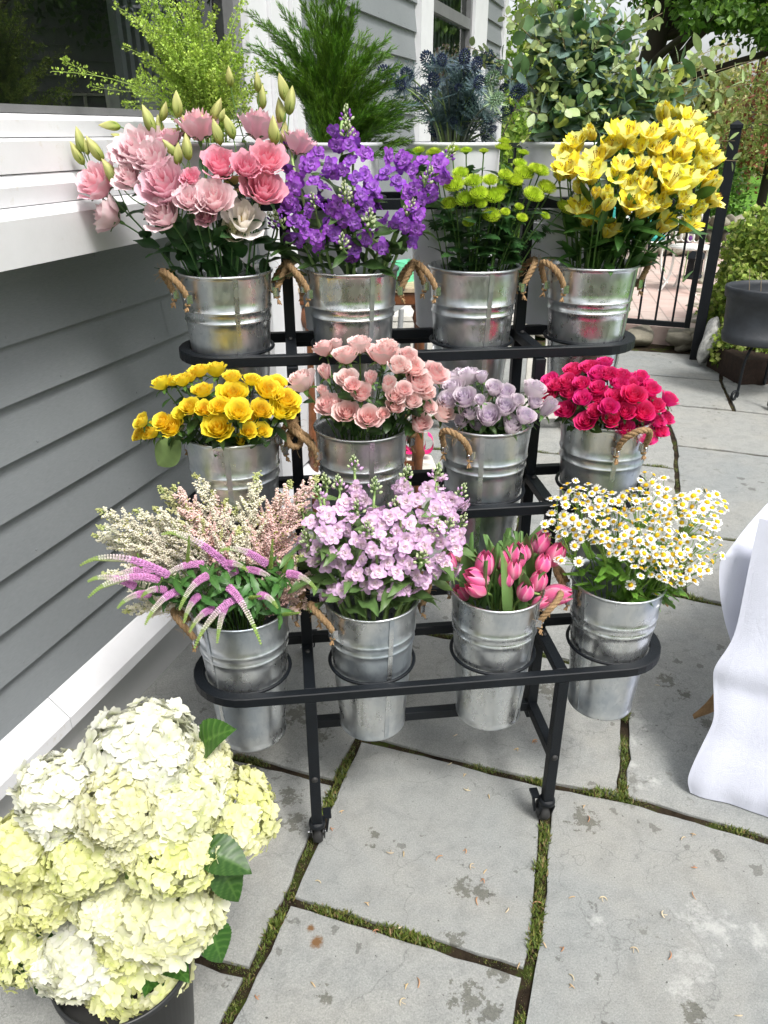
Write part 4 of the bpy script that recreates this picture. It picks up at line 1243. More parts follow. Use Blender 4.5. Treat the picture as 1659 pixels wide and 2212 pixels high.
    for i, (x, y, r0, k_) in enumerate(B):
        q = W[i]; r = r0 / 2.5 * fw(q) / FPX * 1.22
        side = (x, y) in ((560, 1150), (870, 1140), (1620, 750), (1065, 650), (1400, 650), (910, 730))
        nv = head_dir(c, q, 0.15 if side else 0.65, -0.25 if y > 1100 and side else (0.5 if side else 0.0))
        path = stem_path(c, RT, q - nv * r * 0.9, nv, 14, arrive=0.06)
        s = Stem('lisianthus', labs[i].replace('pink lisianthus stem', wd[k_] + ' lisianthus bloom'), 'lisianthus', 'lisianthus stems on the third shelf', path, 0.0024, (0.09, 0.19, 0.06))
        F = frame(nv, rr(0, 6.28))
        s.part('bloom', ms[k_][i % 2], q - nv * r * 0.25, F, np.array([r, r, r]) if False else r)
        s.part('sepals', sep, q - nv * r * 0.3, F, r)
        for k in range(4): s.leaf(leaf[k % 2], 0.30 + 0.15 * k + rr(0, 0.1), rr(0.05, 0.085), tilt=rr(0.5, 1.1))
        if k_ == 'w':
            b = MB()
            for _ in range(7):
                d = nrm([rr(-0.5, 0.5), rr(-0.5, 0.5), 1]); b.tube([np.zeros(3), d * 0.3], [0.012, 0.012], 4, (0.75, 0.6, 0.15)); b.lathe([(0, -0.04), (0.03, 0), (0, 0.04)], 5, (0.85, 0.62, 0.10), o=d * 0.32)
            s.part('stamens', b.mesh('stamens', M['petal']), q - nv * r * 0.45, F, r)
        stems.append((pb[i], s, path))
    # buds stand on side shoots of the nearest stem
    for (x, y, sz, lean) in BD:
        P2 = px('c1', x, y)
        j = min(range(len(stems)), key=lambda k: (stems[k][0][0] - P2[0]) ** 2 + 0.5 * (stems[k][0][1] - P2[1] - 25) ** 2)
        _, s, path = stems[j]
        q0 = path[-4]
        q = aty(P2[0], P2[1], path[-1][1] + rr(-0.01, 0.02))
        ln = 0.056 * sz
        d = nrm([sin(lean), -0.15, cos(lean)])
        base = q - d * ln * 0.5
        pth = bez(q0, q0 + (path[-4] - path[-5]) * 1.2, base - d * 0.05, base, 8)
        b = MB(); b.tube(pth - s.o, [0.0016, 0.0012], 5, (0.12, 0.24, 0.06))
        b.build('side_shoot', M['stem'], s.root)
        s.part('bud', bud[0], base, frame(d, rr(0, 6)), ln)
lisianthus()

# ---------------- stock (purple and lilac)
def stock(key, crop, fl, tips, cfl, cin, what, cat, group, fr, leafcol, mname, depth, budcol=(0.42, 0.50, 0.28)):
    c = BUCKETS[key]
    g = np.random.default_rng(5 + key[0])
    def floret(seed):
        g = np.random.default_rng(seed); b = MB()
        for i in range(13):
            f = i / 12
            a = i * 2.4 + g.uniform(-0.3, 0.3)
            v = np.linspace(0, 1, 5)[:, None]; u = np.linspace(-1, 1, 5)[None, :]
            L = 0.35 + 0.65 * f
            el = 1.25 - 1.25 * f + g.uniform(-0.15, 0.15)
            w = 0.42 * (0.5 + 0.5 * f) * np.sin(np.clip(v * 0.8 + 0.12, 0, 1) * pi) ** 0.6
            rad = v * L * cos(el) + 0.03
            zz = v * L * sin(el) * 0.8 + 0.07 * np.sin(u * 4 + g.uniform(0, 6)) * v - 0.15 * f * v ** 3
            x = rad * cos(a) - u * w * sin(a); y = rad * sin(a) + u * w * cos(a)
            col = cmix(cin, cfl, np.clip(0.05 + v * 0.8 + 0.25 * f + 0 * u, 0, 1)) * g.uniform(0.78, 1.12)
            b.grid(np.stack([x, y, zz + 0 * u], -1), col)
        b.lathe([(0.02, -0.45), (0.09, -0.35), (0.10, -0.05), (0.05, 0.0)], 6, (0.22, 0.30, 0.12))
        return b.tmpl()
    ms = [T_mesh(floret(10 * key[0] + k), 'floret', M['petal']) for k in range(4)]
    def cluster(seed):
        g = np.random.default_rng(seed); b = MB()
        for i in range(17):
            h = i / 16
            a = i * 2.4
            R0 = 0.62 * (1 - h) + 0.10
            p = np.array([R0 * cos(a), R0 * sin(a), h * 1.5])
            d = nrm([cos(a) * (1 - h), sin(a) * (1 - h), 0.7 + h])
            sz = 0.30 * (1 - 0.55 * h)
            col = np.array(budcol) * g.uniform(0.8, 1.25)
            if g.uniform() < 0.35 * (1 - h): col = np.asarray(cfl) * 0.9 + 0.05
            b.lathe([(0.02, -0.9), (0.5, -0.45), (0.56, 0.1), (0.30, 0.75), (0.0, 0.95)], 6, col, R=frame(d) * sz, o=p)
            b.tube([np.array([0, 0, h * 1.2 - 0.3]), p - d * sz * 0.8], 0.035, 4, (0.18, 0.30, 0.08))
        b.tube([np.array([0, 0, -0.6]), np.array([0, 0, 1.3])], [0.09, 0.04], 5, (0.20, 0.32, 0.09))
        return b.tmpl()
    cl = [T_mesh(cluster(k), 'bud_cluster', M['petal']) for k in range(3)]
    lf = [T_mesh(leaf_T(1, 0.16, 10, 0.35, 0.5 + 0.4 * k, leafcol, wave=0.06, seed=k, base=0.25), 'leaf', M['leaf']) for k in range(2)]
    pt = [px(crop, *p) for p in tips]
    pf = [px(crop, *p) for p in fl]
    allp = spread(pf + pt, c[1] + 0.01, depth)
    Wf, Wt = allp[:len(pf)], allp[len(pf):]
    labs = zone_labels(pt, what, '')
    own = [[] for _ in tips]
    for i, p in enumerate(pf):
        j = min(range(len(pt)), key=lambda k: (pt[k][0] - p[0]) ** 2 + 0.30 * (pt[k][1] - p[1] + 35) ** 2)
        own[j].append(i)
    for j in range(len(tips)):
        tip = Wt[j]
        fp = [Wf[i] for i in own[j]]
        low = np.mean(fp, 0) if fp else tip - np.array([0, 0, 0.05])
        ax = head_dir(c, tip, 0.0, 0.5)
        back = nrm(tip - CAM)
        mid = low + back * 0.018
        off = mid - c
        k = min(0.6, 0.75 * RT / max(hypot(off[0], off[1]), 1e-6))
        p0 = c - np.array([0, 0, 0.14]) + np.array([off[0], off[1], 0]) * 0.25
        ctl = c + np.array([off[0] * k, off[1] * k, 0.02])
        a1 = bez(p0, p0 * 0.3 + ctl * 0.7, ctl * 0.4 + mid * 0.6, mid, 9)
        a2 = bez(mid, mid + (mid - a1[-2]) * 1.5, tip - ax * 0.03, tip, 7)[1:]
        path = np.vstack([a1, a2])
        s = Stem('stock_stem', labs[j], cat, group, path, 0.0042, (0.24, 0.36, 0.12), taper=0.6)
        s.part('bud_cluster', cl[j % 3], tip, frame(ax, rr(0, 6)), 0.021)
        for i in own[j]:
            q = Wf[i]
            pth = path[np.argmin(np.linalg.norm(path - q, axis=1))]
            d = nrm(nrm(q - pth) * 0.8 + nrm(CAM - q) * 0.7 + np.array([0, 0, 0.2]) + g.normal(size=3) * 0.25)
            r = fr / 2.5 * fw(q) / FPX * g.uniform(0.9, 1.15)
            s.part('floret', ms[i % 4], q, frame(d, g.uniform(0, 6)), r)
            if g.uniform() < 0.40:                  # the flower behind it on the spike
                q2 = q + nrm(q - CAM) * 0.028 + g.normal(size=3) * 0.012
                s.part('floret', ms[(i + 1) % 4], q2, frame(nrm(d + g.normal(size=3) * 0.8), g.uniform(0, 6)), r)
        for k in range(4): s.leaf(lf[k % 2], 0.26 + 0.07 * k + rr(-0.02, 0.03), rr(0.07, 0.11), tilt=rr(0.5, 1.0))
PF = [(475,705),(490,780),(560,780),(580,740),(640,830),(390,820),(350,880),(470,930),(520,920),(270,960),(260,1010),(370,980),(420,1010),(600,960),(640,940),(690,1010),(700,1050),(450,890),(560,870),(220,900),(840,840),(860,870),(770,840),(760,930),(730,960),(820,980),(950,870),(900,920),(980,930),(1040,860),(1065,960),(1040,880),(990,1010),(910,1010),(880,1040),(950,1080),(1010,1060),(900,1110),(930,1160),(830,1170),(870,1220),(920,1230),(810,1210),(660,1110),(640,1140),(500,1100),(460,1130),(530,1180),(400,1110),(360,1070),(240,1080),(280,1110),(220,1130),(260,1190),(230,1280),(280,1290),(380,1280),(400,1320),(450,1230),(480,1270),(590,1200),(560,1150),(650,1290),(730,1335),(590,1350),(580,1400),(740,1190),(430,1200),(540,1070),(340,1130),(310,1200),(190,1060),(620,1050)]
PT = [(545,650),(550,730),(1090,850),(975,980),(535,1060),(560,1110),(375,1120),(665,1200),(670,1240),(190,1210),(525,1330),(240,790),(160,1215),(880,1150)]
stock((2, 1), 'c2', PF, PT, (0.31, 0.055, 0.58), (0.58, 0.34, 0.70), 'purple stock stem', 'stock', 'purple stock stems on the third shelf', 50, (0.055, 0.11, 0.03), 'p', 0.13, (0.60, 0.66, 0.42))
LF = [(430,145),(370,225),(430,200),(250,270),(280,300),(340,260),(480,210),(540,260),(530,300),(570,340),(500,330),(390,380),(330,370),(260,390),(300,420),(180,330),(220,470),(290,500),(370,500),(430,430),(480,410),(560,400),(620,440),(650,380),(700,220),(640,230),(690,140),(760,210),(820,150),(870,140),(790,300),(830,320),(860,260),(920,260),(950,210),(940,290),(880,350),(700,420),(690,470),(720,450),(770,400),(840,400),(890,440),(950,420),(970,470),(990,400),(600,550),(550,600),(510,600),(460,530),(340,560),(270,570),(200,540),(160,500),(300,680),(350,700),(260,730),(390,650),(430,610),(480,670),(530,660),(575,720),(650,600),(640,700),(700,690),(770,530),(760,620),(820,560),(860,600),(880,520),(910,560),(800,650),(720,560),(250,230),(610,300),(660,290),(900,200),(990,240),(590,480),(520,480),(680,540),(140,440),(800,460),(410,310),(720,340)]
LT = [(420,45),(270,140),(140,280),(340,150),(530,160),(230,200),(200,370),(170,440),(250,530),(440,280),(700,95),(860,85),(990,190),(850,380),(530,440),(670,590),(780,540),(920,370),(990,350),(490,390),(640,260)]
stock((0, 1), 'e2', LF, LT, (0.80, 0.50, 0.82), (0.95, 0.90, 0.76), 'pale lilac stock stem', 'stock', 'pale lilac stock stems on the lowest shelf', 52, (0.11, 0.19, 0.06), 'l', 0.15, (0.56, 0.66, 0.38))

# ---------------- green button mums
def mums():
    c = BUCKETS[(2, 2)]
    def head(seed, full=True):
        g = np.random.default_rng(seed); b = MB()
        rings = [(0.10, 8, 1.35, 0.35), (0.2, 13, 1.15, 0.45), (0.32, 18, 0.95, 0.5), (0.44, 22, 0.7, 0.55), (0.55, 26, 0.42, 0.6), (0.62, 28, 0.12, 0.62), (0.6, 26, -0.18, 0.55)]
        for ri, (r0, n, el, L) in enumerate(rings):
            for k in range(n):
                a = 2 * pi * (k + 0.5 * (ri % 2)) / n + g.uniform(-0.05, 0.05)
                v = np.linspace(0, 1, 4)[:, None]; u = np.array([[-1, 0, 1]])
                w = 0.055 * np.array([[0.7], [1.0], [1.0], [0.35]])
                ee = el + 0.7 * v
                rad = r0 * 0.6 + L * v * np.cos(ee * 0.8)
                zz = 0.05 * ri * (-1) + 0.25 + L * np.sin(ee * 0.8) * v * 0.85 + np.abs(u) * 0.02
                x = rad * cos(a) - u * w * sin(a); y = rad * sin(a) + u * w * cos(a)
                t = ri / 6
                b.grid(np.stack([x, y, zz + 0 * u], -1), cmix((0.46, 0.62, 0.035), (0.64, 0.76, 0.09), np.clip(v + 0 * u, 0, 1) * (0.4 + 0.6 * t)) * g.uniform(0.88, 1.1))
        b.lathe([(0.05, -0.35), (0.28, -0.18), (0.45, 0.0)], 10, (0.12, 0.22, 0.03))
        return b.tmpl()
    ms = [T_mesh(head(k), 'bloom', M['petal']) for k in range(3)]
    lf = [T_mesh(leaf_T(1, 0.30, 11, 0.15, 0.5, (0.03, 0.085, 0.022), lobes=1, lobamp=0.35, seed=k), 'leaf', M['leaf']) for k in range(2)]
    H = [(930,825,42),(1015,830,44),(1115,815,42),(1190,820,36),(1285,820,27),(1390,805,46),(1500,830,32),(1125,1005,60),(1100,1105,46),(1190,1085,60),(1160,940,45),(1230,985,50),(1260,1050,50),(1335,1065,60),(1320,980,45),(1400,950,40),(1450,980,48),(1500,945,58),(1590,930,50),(1550,1060,58),(1325,1170,52),(1400,1148,28),(1490,1180,32),(1615,1170,28),(1205,1205,35),(1245,1300,18),(1620,1020,55),(1721,1130,52),(1561,915,40),(1480,890,40),(1395,770,36),(1060,970,38),(1270,1105,34),(1380,1030,36),(1690,960,40),(1475,1120,26)]
    pp = [px('c2', x, y) for x, y, _ in H]
    W = spread(pp, c[1] + 0.03, 0.13)
    labs = zone_labels(pp, 'lime green button mum', '')
    for i, (x, y, r0) in enumerate(H):
        q = W[i]; r = r0 / 2.5 * fw(q) / FPX * 1.2
        up = y < 860
        nv = head_dir(c, q, 0.1 if up else 0.55, 0.7 if up else 0.35)
        path = stem_path(c, RT, q, nv, 12, arrive=0.03)
        s = Stem('button_mum', labs[i], 'chrysanthemum', 'lime green button mums on the third shelf', path, 0.0021, (0.07, 0.14, 0.03))
        s.part('bloom', ms[i % 3], q, frame(nv, rr(0, 6)), r)
        for k in range(6): s.leaf(lf[k % 2], rr(0.25, 0.85), rr(0.035, 0.065), tilt=rr(0.3, 0.9))
mums()

# ---------------- alstroemeria
def alstro():
    c = BUCKETS[(2, 3)]
    def flower(seed, openn=1.0):
        g = np.random.default_rng(seed); b = MB()
        for i in range(6):
            inner = i % 2 == 1
            a = i * pi / 3 + g.uniform(-0.12, 0.12)
            v = np.linspace(0, 1, 9)[:, None]; u = np.linspace(-1, 1, 7)[None, :]
            wmax = 0.28 if inner else 0.48
            w = wmax * np.sin(np.clip(v * 0.78 + 0.06, 0, 1) * pi) ** 0.9
            L = 1.15
            fl = np.clip(v - 0.35, 0, 1)
            rad = 0.05 + 0.22 * v + openn * 0.92 * fl ** 1.3
            zz = -0.75 + L * v - openn * 0.55 * fl ** 2.2 + (0.10 * np.abs(u) ** 2 * v) + 0.03 * np.sin(u * 5 + g.uniform(0, 6)) * v
            x = rad * cos(a) - u * w * sin(a); y = rad * sin(a) + u * w * cos(a)
            base = (0.90, 0.68, 0.08)
            tipc = (0.95, 0.80, 0.05) if inner else (0.95, 0.91, 0.30)
            col = cmix(base, tipc, np.clip(v * 1.4 + 0 * u, 0, 1))
            if inner:
                mk = (g.uniform(size=(9, 7)) < 0.16) & (np.broadcast_to(v, (9, 7)) > 0.35) & (np.broadcast_to(v, (9, 7)) < 0.85)
                col[mk] = (0.30, 0.10, 0.02)
            else:
                k = np.clip((np.broadcast_to(v, (9, 7)) - 0.8) * 4, 0, 1) * (np.abs(np.broadcast_to(u, (9, 7))) < 0.4)
                col = cmix(col.reshape(-1, 3), (0.45, 0.55, 0.12), k.reshape(-1)).reshape(col.shape)
            b.grid(np.stack([x, y, zz + 0 * u], -1), col * g.uniform(0.95, 1.05))
        for i in range(5):
            d = nrm([0.25 * cos(i * 1.3), 0.25 * sin(i * 1.3), 1])
            b.tube([(0, 0, -0.6), d * 0.35], 0.015, 4, (0.75, 0.6, 0.12)); b.lathe([(0, -0.05), (0.035, 0), (0, 0.05)], 5, (0.35, 0.22, 0.06), o=d * 0.37)
        b.lathe([(0.02, -1.0), (0.10, -0.85), (0.09, -0.7)], 6, (0.15, 0.28, 0.05))
        return b.tmpl()
    op = [T_mesh(flower(k, 0.95 - 0.12 * k), 'bloom', M['petal']) for k in range(4)]
    bd = [T_mesh(flower(10 + k, 0.05), 'bud', M['petal']) for k in range(2)]
    lf = [T_mesh(leaf_T(1, 0.15, 10, 0.1, 0.7 * k - 0.1, (0.05, 0.13, 0.025), seed=k), 'leaf', M['leaf']) for k in range(2)]
    H = [(590,900,70),(560,830,60),(620,770,60),(730,860,75),(700,930,70),(860,720,80),(800,790,60),(900,720,70),(1020,720,60),(700,710,50,'b'),(870,900,60),(980,890,50),(840,950,50),(900,1000,50),(790,1040,50,'b'),(800,1090,50,'b'),(730,1040,40,'b'),(920,1090,70),(1000,1110,65),(690,1150,75),(640,1120,60),(810,1230,55),(750,1190,30),(1110,1200,60),(1240,1200,65),(1140,980,85),(1160,860,75),(1220,960,80),(1230,720,70),(1240,640,70),(1100,600,60,'b'),(1130,700,60),(1060,800,60),(1320,790,60),(1360,850,60),(1350,980,70,'b'),(1370,1070,60),(1290,1120,50,'b'),(1080,1100,50),(1300,880,60),(1290,940,50),(960,960,50,'b'),(1270,740,50),(1200,800,60),(1180,600,60),(960,800,50),(1000,1010,50),(640,1000,50,'b'),(540,920,50),(1080,900,55),(1210,1080,55)]
    pp = [px('c3', h[0], h[1]) for h in H]
    W = spread(pp, c[1] + 0.02, 0.17)
    labs = zone_labels(pp, 'yellow alstroemeria', '')
    for i, h in enumerate(H):
        q = W[i]; r = h[2] / 2.5 * fw(q) / FPX * 1.6
        nv = head_dir(c, q, 0.55, 0.1)
        if i % 3 == 0: nv = nrm(nv + np.array([rr(-0.6, 0.6), 0, rr(-0.3, 0.5)]))
        path = stem_path(c, RT, q - nv * r * 0.8, nv, 12, arrive=0.05)
        s = Stem('alstroemeria', labs[i], 'alstroemeria', 'yellow alstroemeria on the third shelf', path, 0.0024, (0.09, 0.17, 0.035))
        if len(h) > 3: s.part('bud', bd[i % 2], q, frame(nv, rr(0, 6)), r * 0.95)
        else: s.part('bloom', op[i % 4], q, frame(nv, rr(0, 6)), r)
        if i % 2 == 0:
            d = nrm(nv + np.array([rr(-0.7, 0.7), 0.2, rr(0, 0.7)])); s.part('bud', bd[i % 2], q - nv * 0.02 + d * 0.015, frame(d, rr(0, 6)), r * 0.6)
        for k in range(4): s.leaf(lf[k % 2], rr(0.35, 0.95), rr(0.06, 0.10), tilt=rr(0.2, 1.0))
alstro()

# ---------------- tulips
def tulips():
    c = BUCKETS[(0, 2)]
    def head(seed):
        g = np.random.default_rng(seed); b = MB()
        for i in range(6):
            a = i * pi / 3 + (0.0 if i % 2 else 0.15); ro = 1.0 if i % 2 else 0.94
            v = np.linspace(0, 1, 10)[:, None]; u = np.linspace(-1, 1, 7)[None, :]
            r = ro * 0.40 * np.sin(np.clip(v * 0.86 + 0.06, 0, 1) * pi * 0.93) ** 0.62 * (1 - 0.25 * v ** 3) + 0.015
            ang = a + u * 0.78 * np.sin(np.clip(v * 0.93 + 0.05, 0, 1) * pi) ** 0.55
            zz = v * 1.15 * (1 - 0.05 * u ** 2)
            col = cmix((0.90, 0.22, 0.42), (0.90, 0.08, 0.30), v + 0 * u)
            col = cmix(col.reshape(-1, 3), (0.95, 0.56, 0.68), (np.abs(u) ** 2.0 * 0.8 + 0 * v).reshape(-1)).reshape(col.shape)
            col = cmix(col.reshape(-1, 3), (0.75, 0.62, 0.30), (np.clip(0.16 - v, 0, 1) * 5 + 0 * u).reshape(-1)).reshape(col.shape)
            b.grid(np.stack([r * np.cos(ang), r * np.sin(ang), zz], -1), col * g.uniform(0.93, 1.05))
        return b.tmpl()
    ms = [T_mesh(head(k), 'bloom', M['petal']) for k in range(3)]
    def blade(seed, L):
        g = np.random.default_rng(seed); b = MB()
        v = np.linspace(0, 1, 12)
        w = 0.085 * np.sin(np.clip(v * 0.80 + 0.2, 0, 1) * pi) ** 0.8; w[-1] = 0.001
        P = np.zeros((12, 5, 3)); tw = g.uniform(-0.6, 0.6)
        for j, s_ in enumerate((-1, -0.5, 0, 0.5, 1)):
            P[:, j, 0] = v ** 1.6 * g.uniform(0.16, 0.2) + (1 - s_ * s_) * -0.03
            P[:, j, 1] = s_ * w * np.cos(tw * v); P[:, j, 2] = v - 0.12 * v ** 3
            P[:, j, 0] += s_ * w * np.sin(tw * v)
        C = np.tile(np.array((0.14, 0.26, 0.08)), (12, 5, 1)); C[:, 2] *= 0.85; C[:, (0, 4)] *= 1.25
        b.grid(P, C)
        return b.tmpl()
    bl = [T_mesh(blade(k, 1), 'leaf', M['leaf']) for k in range(4)]
    H = [(1125,560,0,1),(1210,520,.05,1),(1295,520,0,1.05),(1085,630,-1.0,1),(1080,690,-.9,.9),(1000,715,-.6,.8),(930,555,-.2,.9),(1345,705,.1,.9),(1415,650,.1,.9),(1510,722,1.35,1.1),(1425,765,1.0,.7),(1425,445,.3,1),(1505,510,.35,1),(1240,640,0,.8),(1280,590,0,.8),(1440,560,.1,.8),(1345,490,0,.75)]
    pp = [px('e2', h[0], h[1]) for h in H]
    W = spread(pp, c[1] + 0.0, 0.09)
    labs = zone_labels(pp, 'pink tulip', '')
    for i, (x, y, lean, sz) in enumerate(H):
        q = W[i]; ln = 0.056 * sz
        if i in (5, 6): q = q + nrm(q - CAM) * 0.05
        d = nrm([sin(lean), -0.30 if y > 600 else -0.1, cos(lean)])
        base = q - d * ln * 0.55
        path = stem_path(c, RT, base, d, 12, arrive=0.05)
        s = Stem('tulip', labs[i], 'tulip', 'pink tulips on the lowest shelf', path, 0.0036, (0.24, 0.36, 0.10), taper=0.9, n=8)
        s.part('bloom', ms[i % 3], base, frame(d, rr(0, 6)), ln)
        for k in range(2 if i % 3 else 3):
            j = 2 + k
            F = frame((rr(-0.45, 0.45), rr(-0.35, 0.15), 1), rr(0, 6.28))
            s.part('leaf', bl[(i + k) % 4], path[4] + np.array([rr(-1, 1), rr(-1, 1), 0]) * 0.02, F, rr(0.16, 0.23))
tulips()

# ---------------- chamomile
def inside(poly, x, y):
    r = False
    j = len(poly) - 1
    for i in range(len(poly)):
        (a, b_), (c_, d) = poly[i], poly[j]
        if (b_ > y) != (d > y) and x < (c_ - a) * (y - b_) / (d - b_) + a: r = not r
        j = i
    return r
def chamomile():
    c = BUCKETS[(0, 3)]
    poly = [(310,260),(480,110),(600,140),(700,150),(800,200),(860,120),(890,60),(960,80),(1050,80),(1090,200),(1290,165),(1440,250),(1360,330),(1380,560),(1330,640),(1190,740),(1060,740),(960,700),(860,640),(740,590),(640,500),(520,470),(400,470),(320,430),(340,330)]
    def head(seed, side=0):
        g = np.random.default_rng(seed); b = MB(); n = 12
        for k in range(n):
            a = 2 * pi * k / n + g.uniform(-0.08, 0.08); dr = g.uniform(-0.15, 0.2)
            v = np.array([0.28, 0.6, 0.88, 1.0])[:, None] * g.uniform(0.93, 1.04); u = np.array([[-1, 0, 1]])
            w = np.array([0.09, 0.17, 0.17, 0.07])[:, None]
            P = np.stack([v * cos(a) - u * w * sin(a), v * sin(a) + u * w * cos(a), -dr * v + 0.03 * np.abs(u)], -1)
            b.grid(P, (0.86, 0.87, 0.85))
        b.lathe([(0.46, -0.02), (0.46, 0.12), (0.35, 0.28), (0.15, 0.38), (0.0, 0.39)], 12, np.array([(0.62, 0.40, 0.02), (0.80, 0.48, 0.015), (0.85, 0.55, 0.02), (0.86, 0.58, 0.02), (0.85, 0.56, 0.02)]))
        b.lathe([(0.03, -0.22), (0.22, -0.12), (0.36, -0.03)], 8, (0.18, 0.30, 0.06))
        return b.tmpl()
    ms = [T_mesh(head(k), 'daisy_head', M['petal']) for k in range(4)]
    pts = []
    key = [(520,200),(500,290),(440,380),(550,430),(690,430),(765,475),(750,550),(860,635),(1035,675),(1100,700),(1170,705),(1395,245),(1270,330),(800,290),(770,320),(840,370),(910,335),(1015,415),(1080,500),(1150,595),(320,380),(405,455),(350,455),(400,590),(420,600),(835,745),(980,865),(990,800),(1320,605),(1385,570),(570,365),(670,185),(580,140),(505,120),(1065,265),(1030,565),(915,555),(955,410),(525,605),(1140,210),(1280,180),(500,510),(895,690)]
    pts = list(key)
    g = np.random.default_rng(3)
    tries = 0
    while len(pts) < 240 and tries < 6000:
        tries += 1
        x, y = g.uniform(300, 1440), g.uniform(60, 750)
        if not inside(poly, x, y): continue
        if min((x - a) ** 2 + (y - b_) ** 2 for a, b_ in pts) < 34 ** 2: continue
        pts.append((x, y))
    pp = [px('e3', *p) for p in pts]
    W = spread(pp, c[1] + 0.03, 0.17)
    # sprays: neighbouring heads share a stem
    ns = 26
    cen = [np.array(pp[i]) for i in g.choice(len(pp), ns, replace=False)]
    for _ in range(8):
        own = [min(range(ns), key=lambda k: np.sum((cen[k] - p) ** 2)) for p in np.array(pp)]
        cen = [np.mean([pp[i] for i in range(len(pp)) if own[i] == k] or [cen[k]], 0) for k in range(ns)]
    use = [k for k in range(ns) if k in own]
    labs = zone_labels([cen[k] for k in use], 'white chamomile spray', '')
    feather = []
    for sd in range(2):
        gg = np.random.default_rng(sd); b = MB()
        for i in range(9):
            v = i / 8
            for sgn in (-1, 1):
                T = leaf_T(0.30 * (1.1 - 0.5 * v), 0.07, 5, 0.1, 0.3, (0.11, 0.24, 0.03), lobes=1, lobamp=0.3)
                b.addT(T, frame((0, 0, 1), sgn * (0.9 - 0.3 * v)), 1, (v * 0.8, 0, 0))
        feather.append(T_mesh(b.tmpl(), 'leaf', M['leaf']))
    for li, k in enumerate(use):
        ids = [i for i in range(len(pp)) if own[i] == k]
        hub = np.mean([W[i] for i in ids], 0)
        nb = head_dir(c, hub, 0.0, 0.4)
        node = hub - nb * 0.075
        path = stem_path(c, RT, node, nb, 12, arrive=0.03)
        s = Stem('chamomile_spray', labs[li], 'chamomile', 'white chamomile sprays on the lowest shelf', path, 0.0018, (0.14, 0.26, 0.04))
        for i in ids:
            q = W[i]
            nv = head_dir(c, q, 0.45, 0.55)
            nv = nrm(nv + g.normal(size=3) * 0.38)
            r = 0.0118 * g.uniform(0.75, 1.18)
            st = path[-1 - int(g.integers(0, 3))]
            b = MB(); b.tube(bez(st, st + nb * 0.04, q - nv * 0.035, q - nv * 0.003, 7) - s.o, [0.0010, 0.0007], 4, (0.20, 0.34, 0.06))
            b.build('flower_stalk', M['stem'], s.root)
            s.part('daisy_head', ms[i % 4], q, frame(nv, g.uniform(0, 6)), r)
        for q_ in range(7): s.leaf(feather[q_ % 2], rr(0.35, 0.98), rr(0.030, 0.055), tilt=rr(0.2, 0.9))
chamomile()

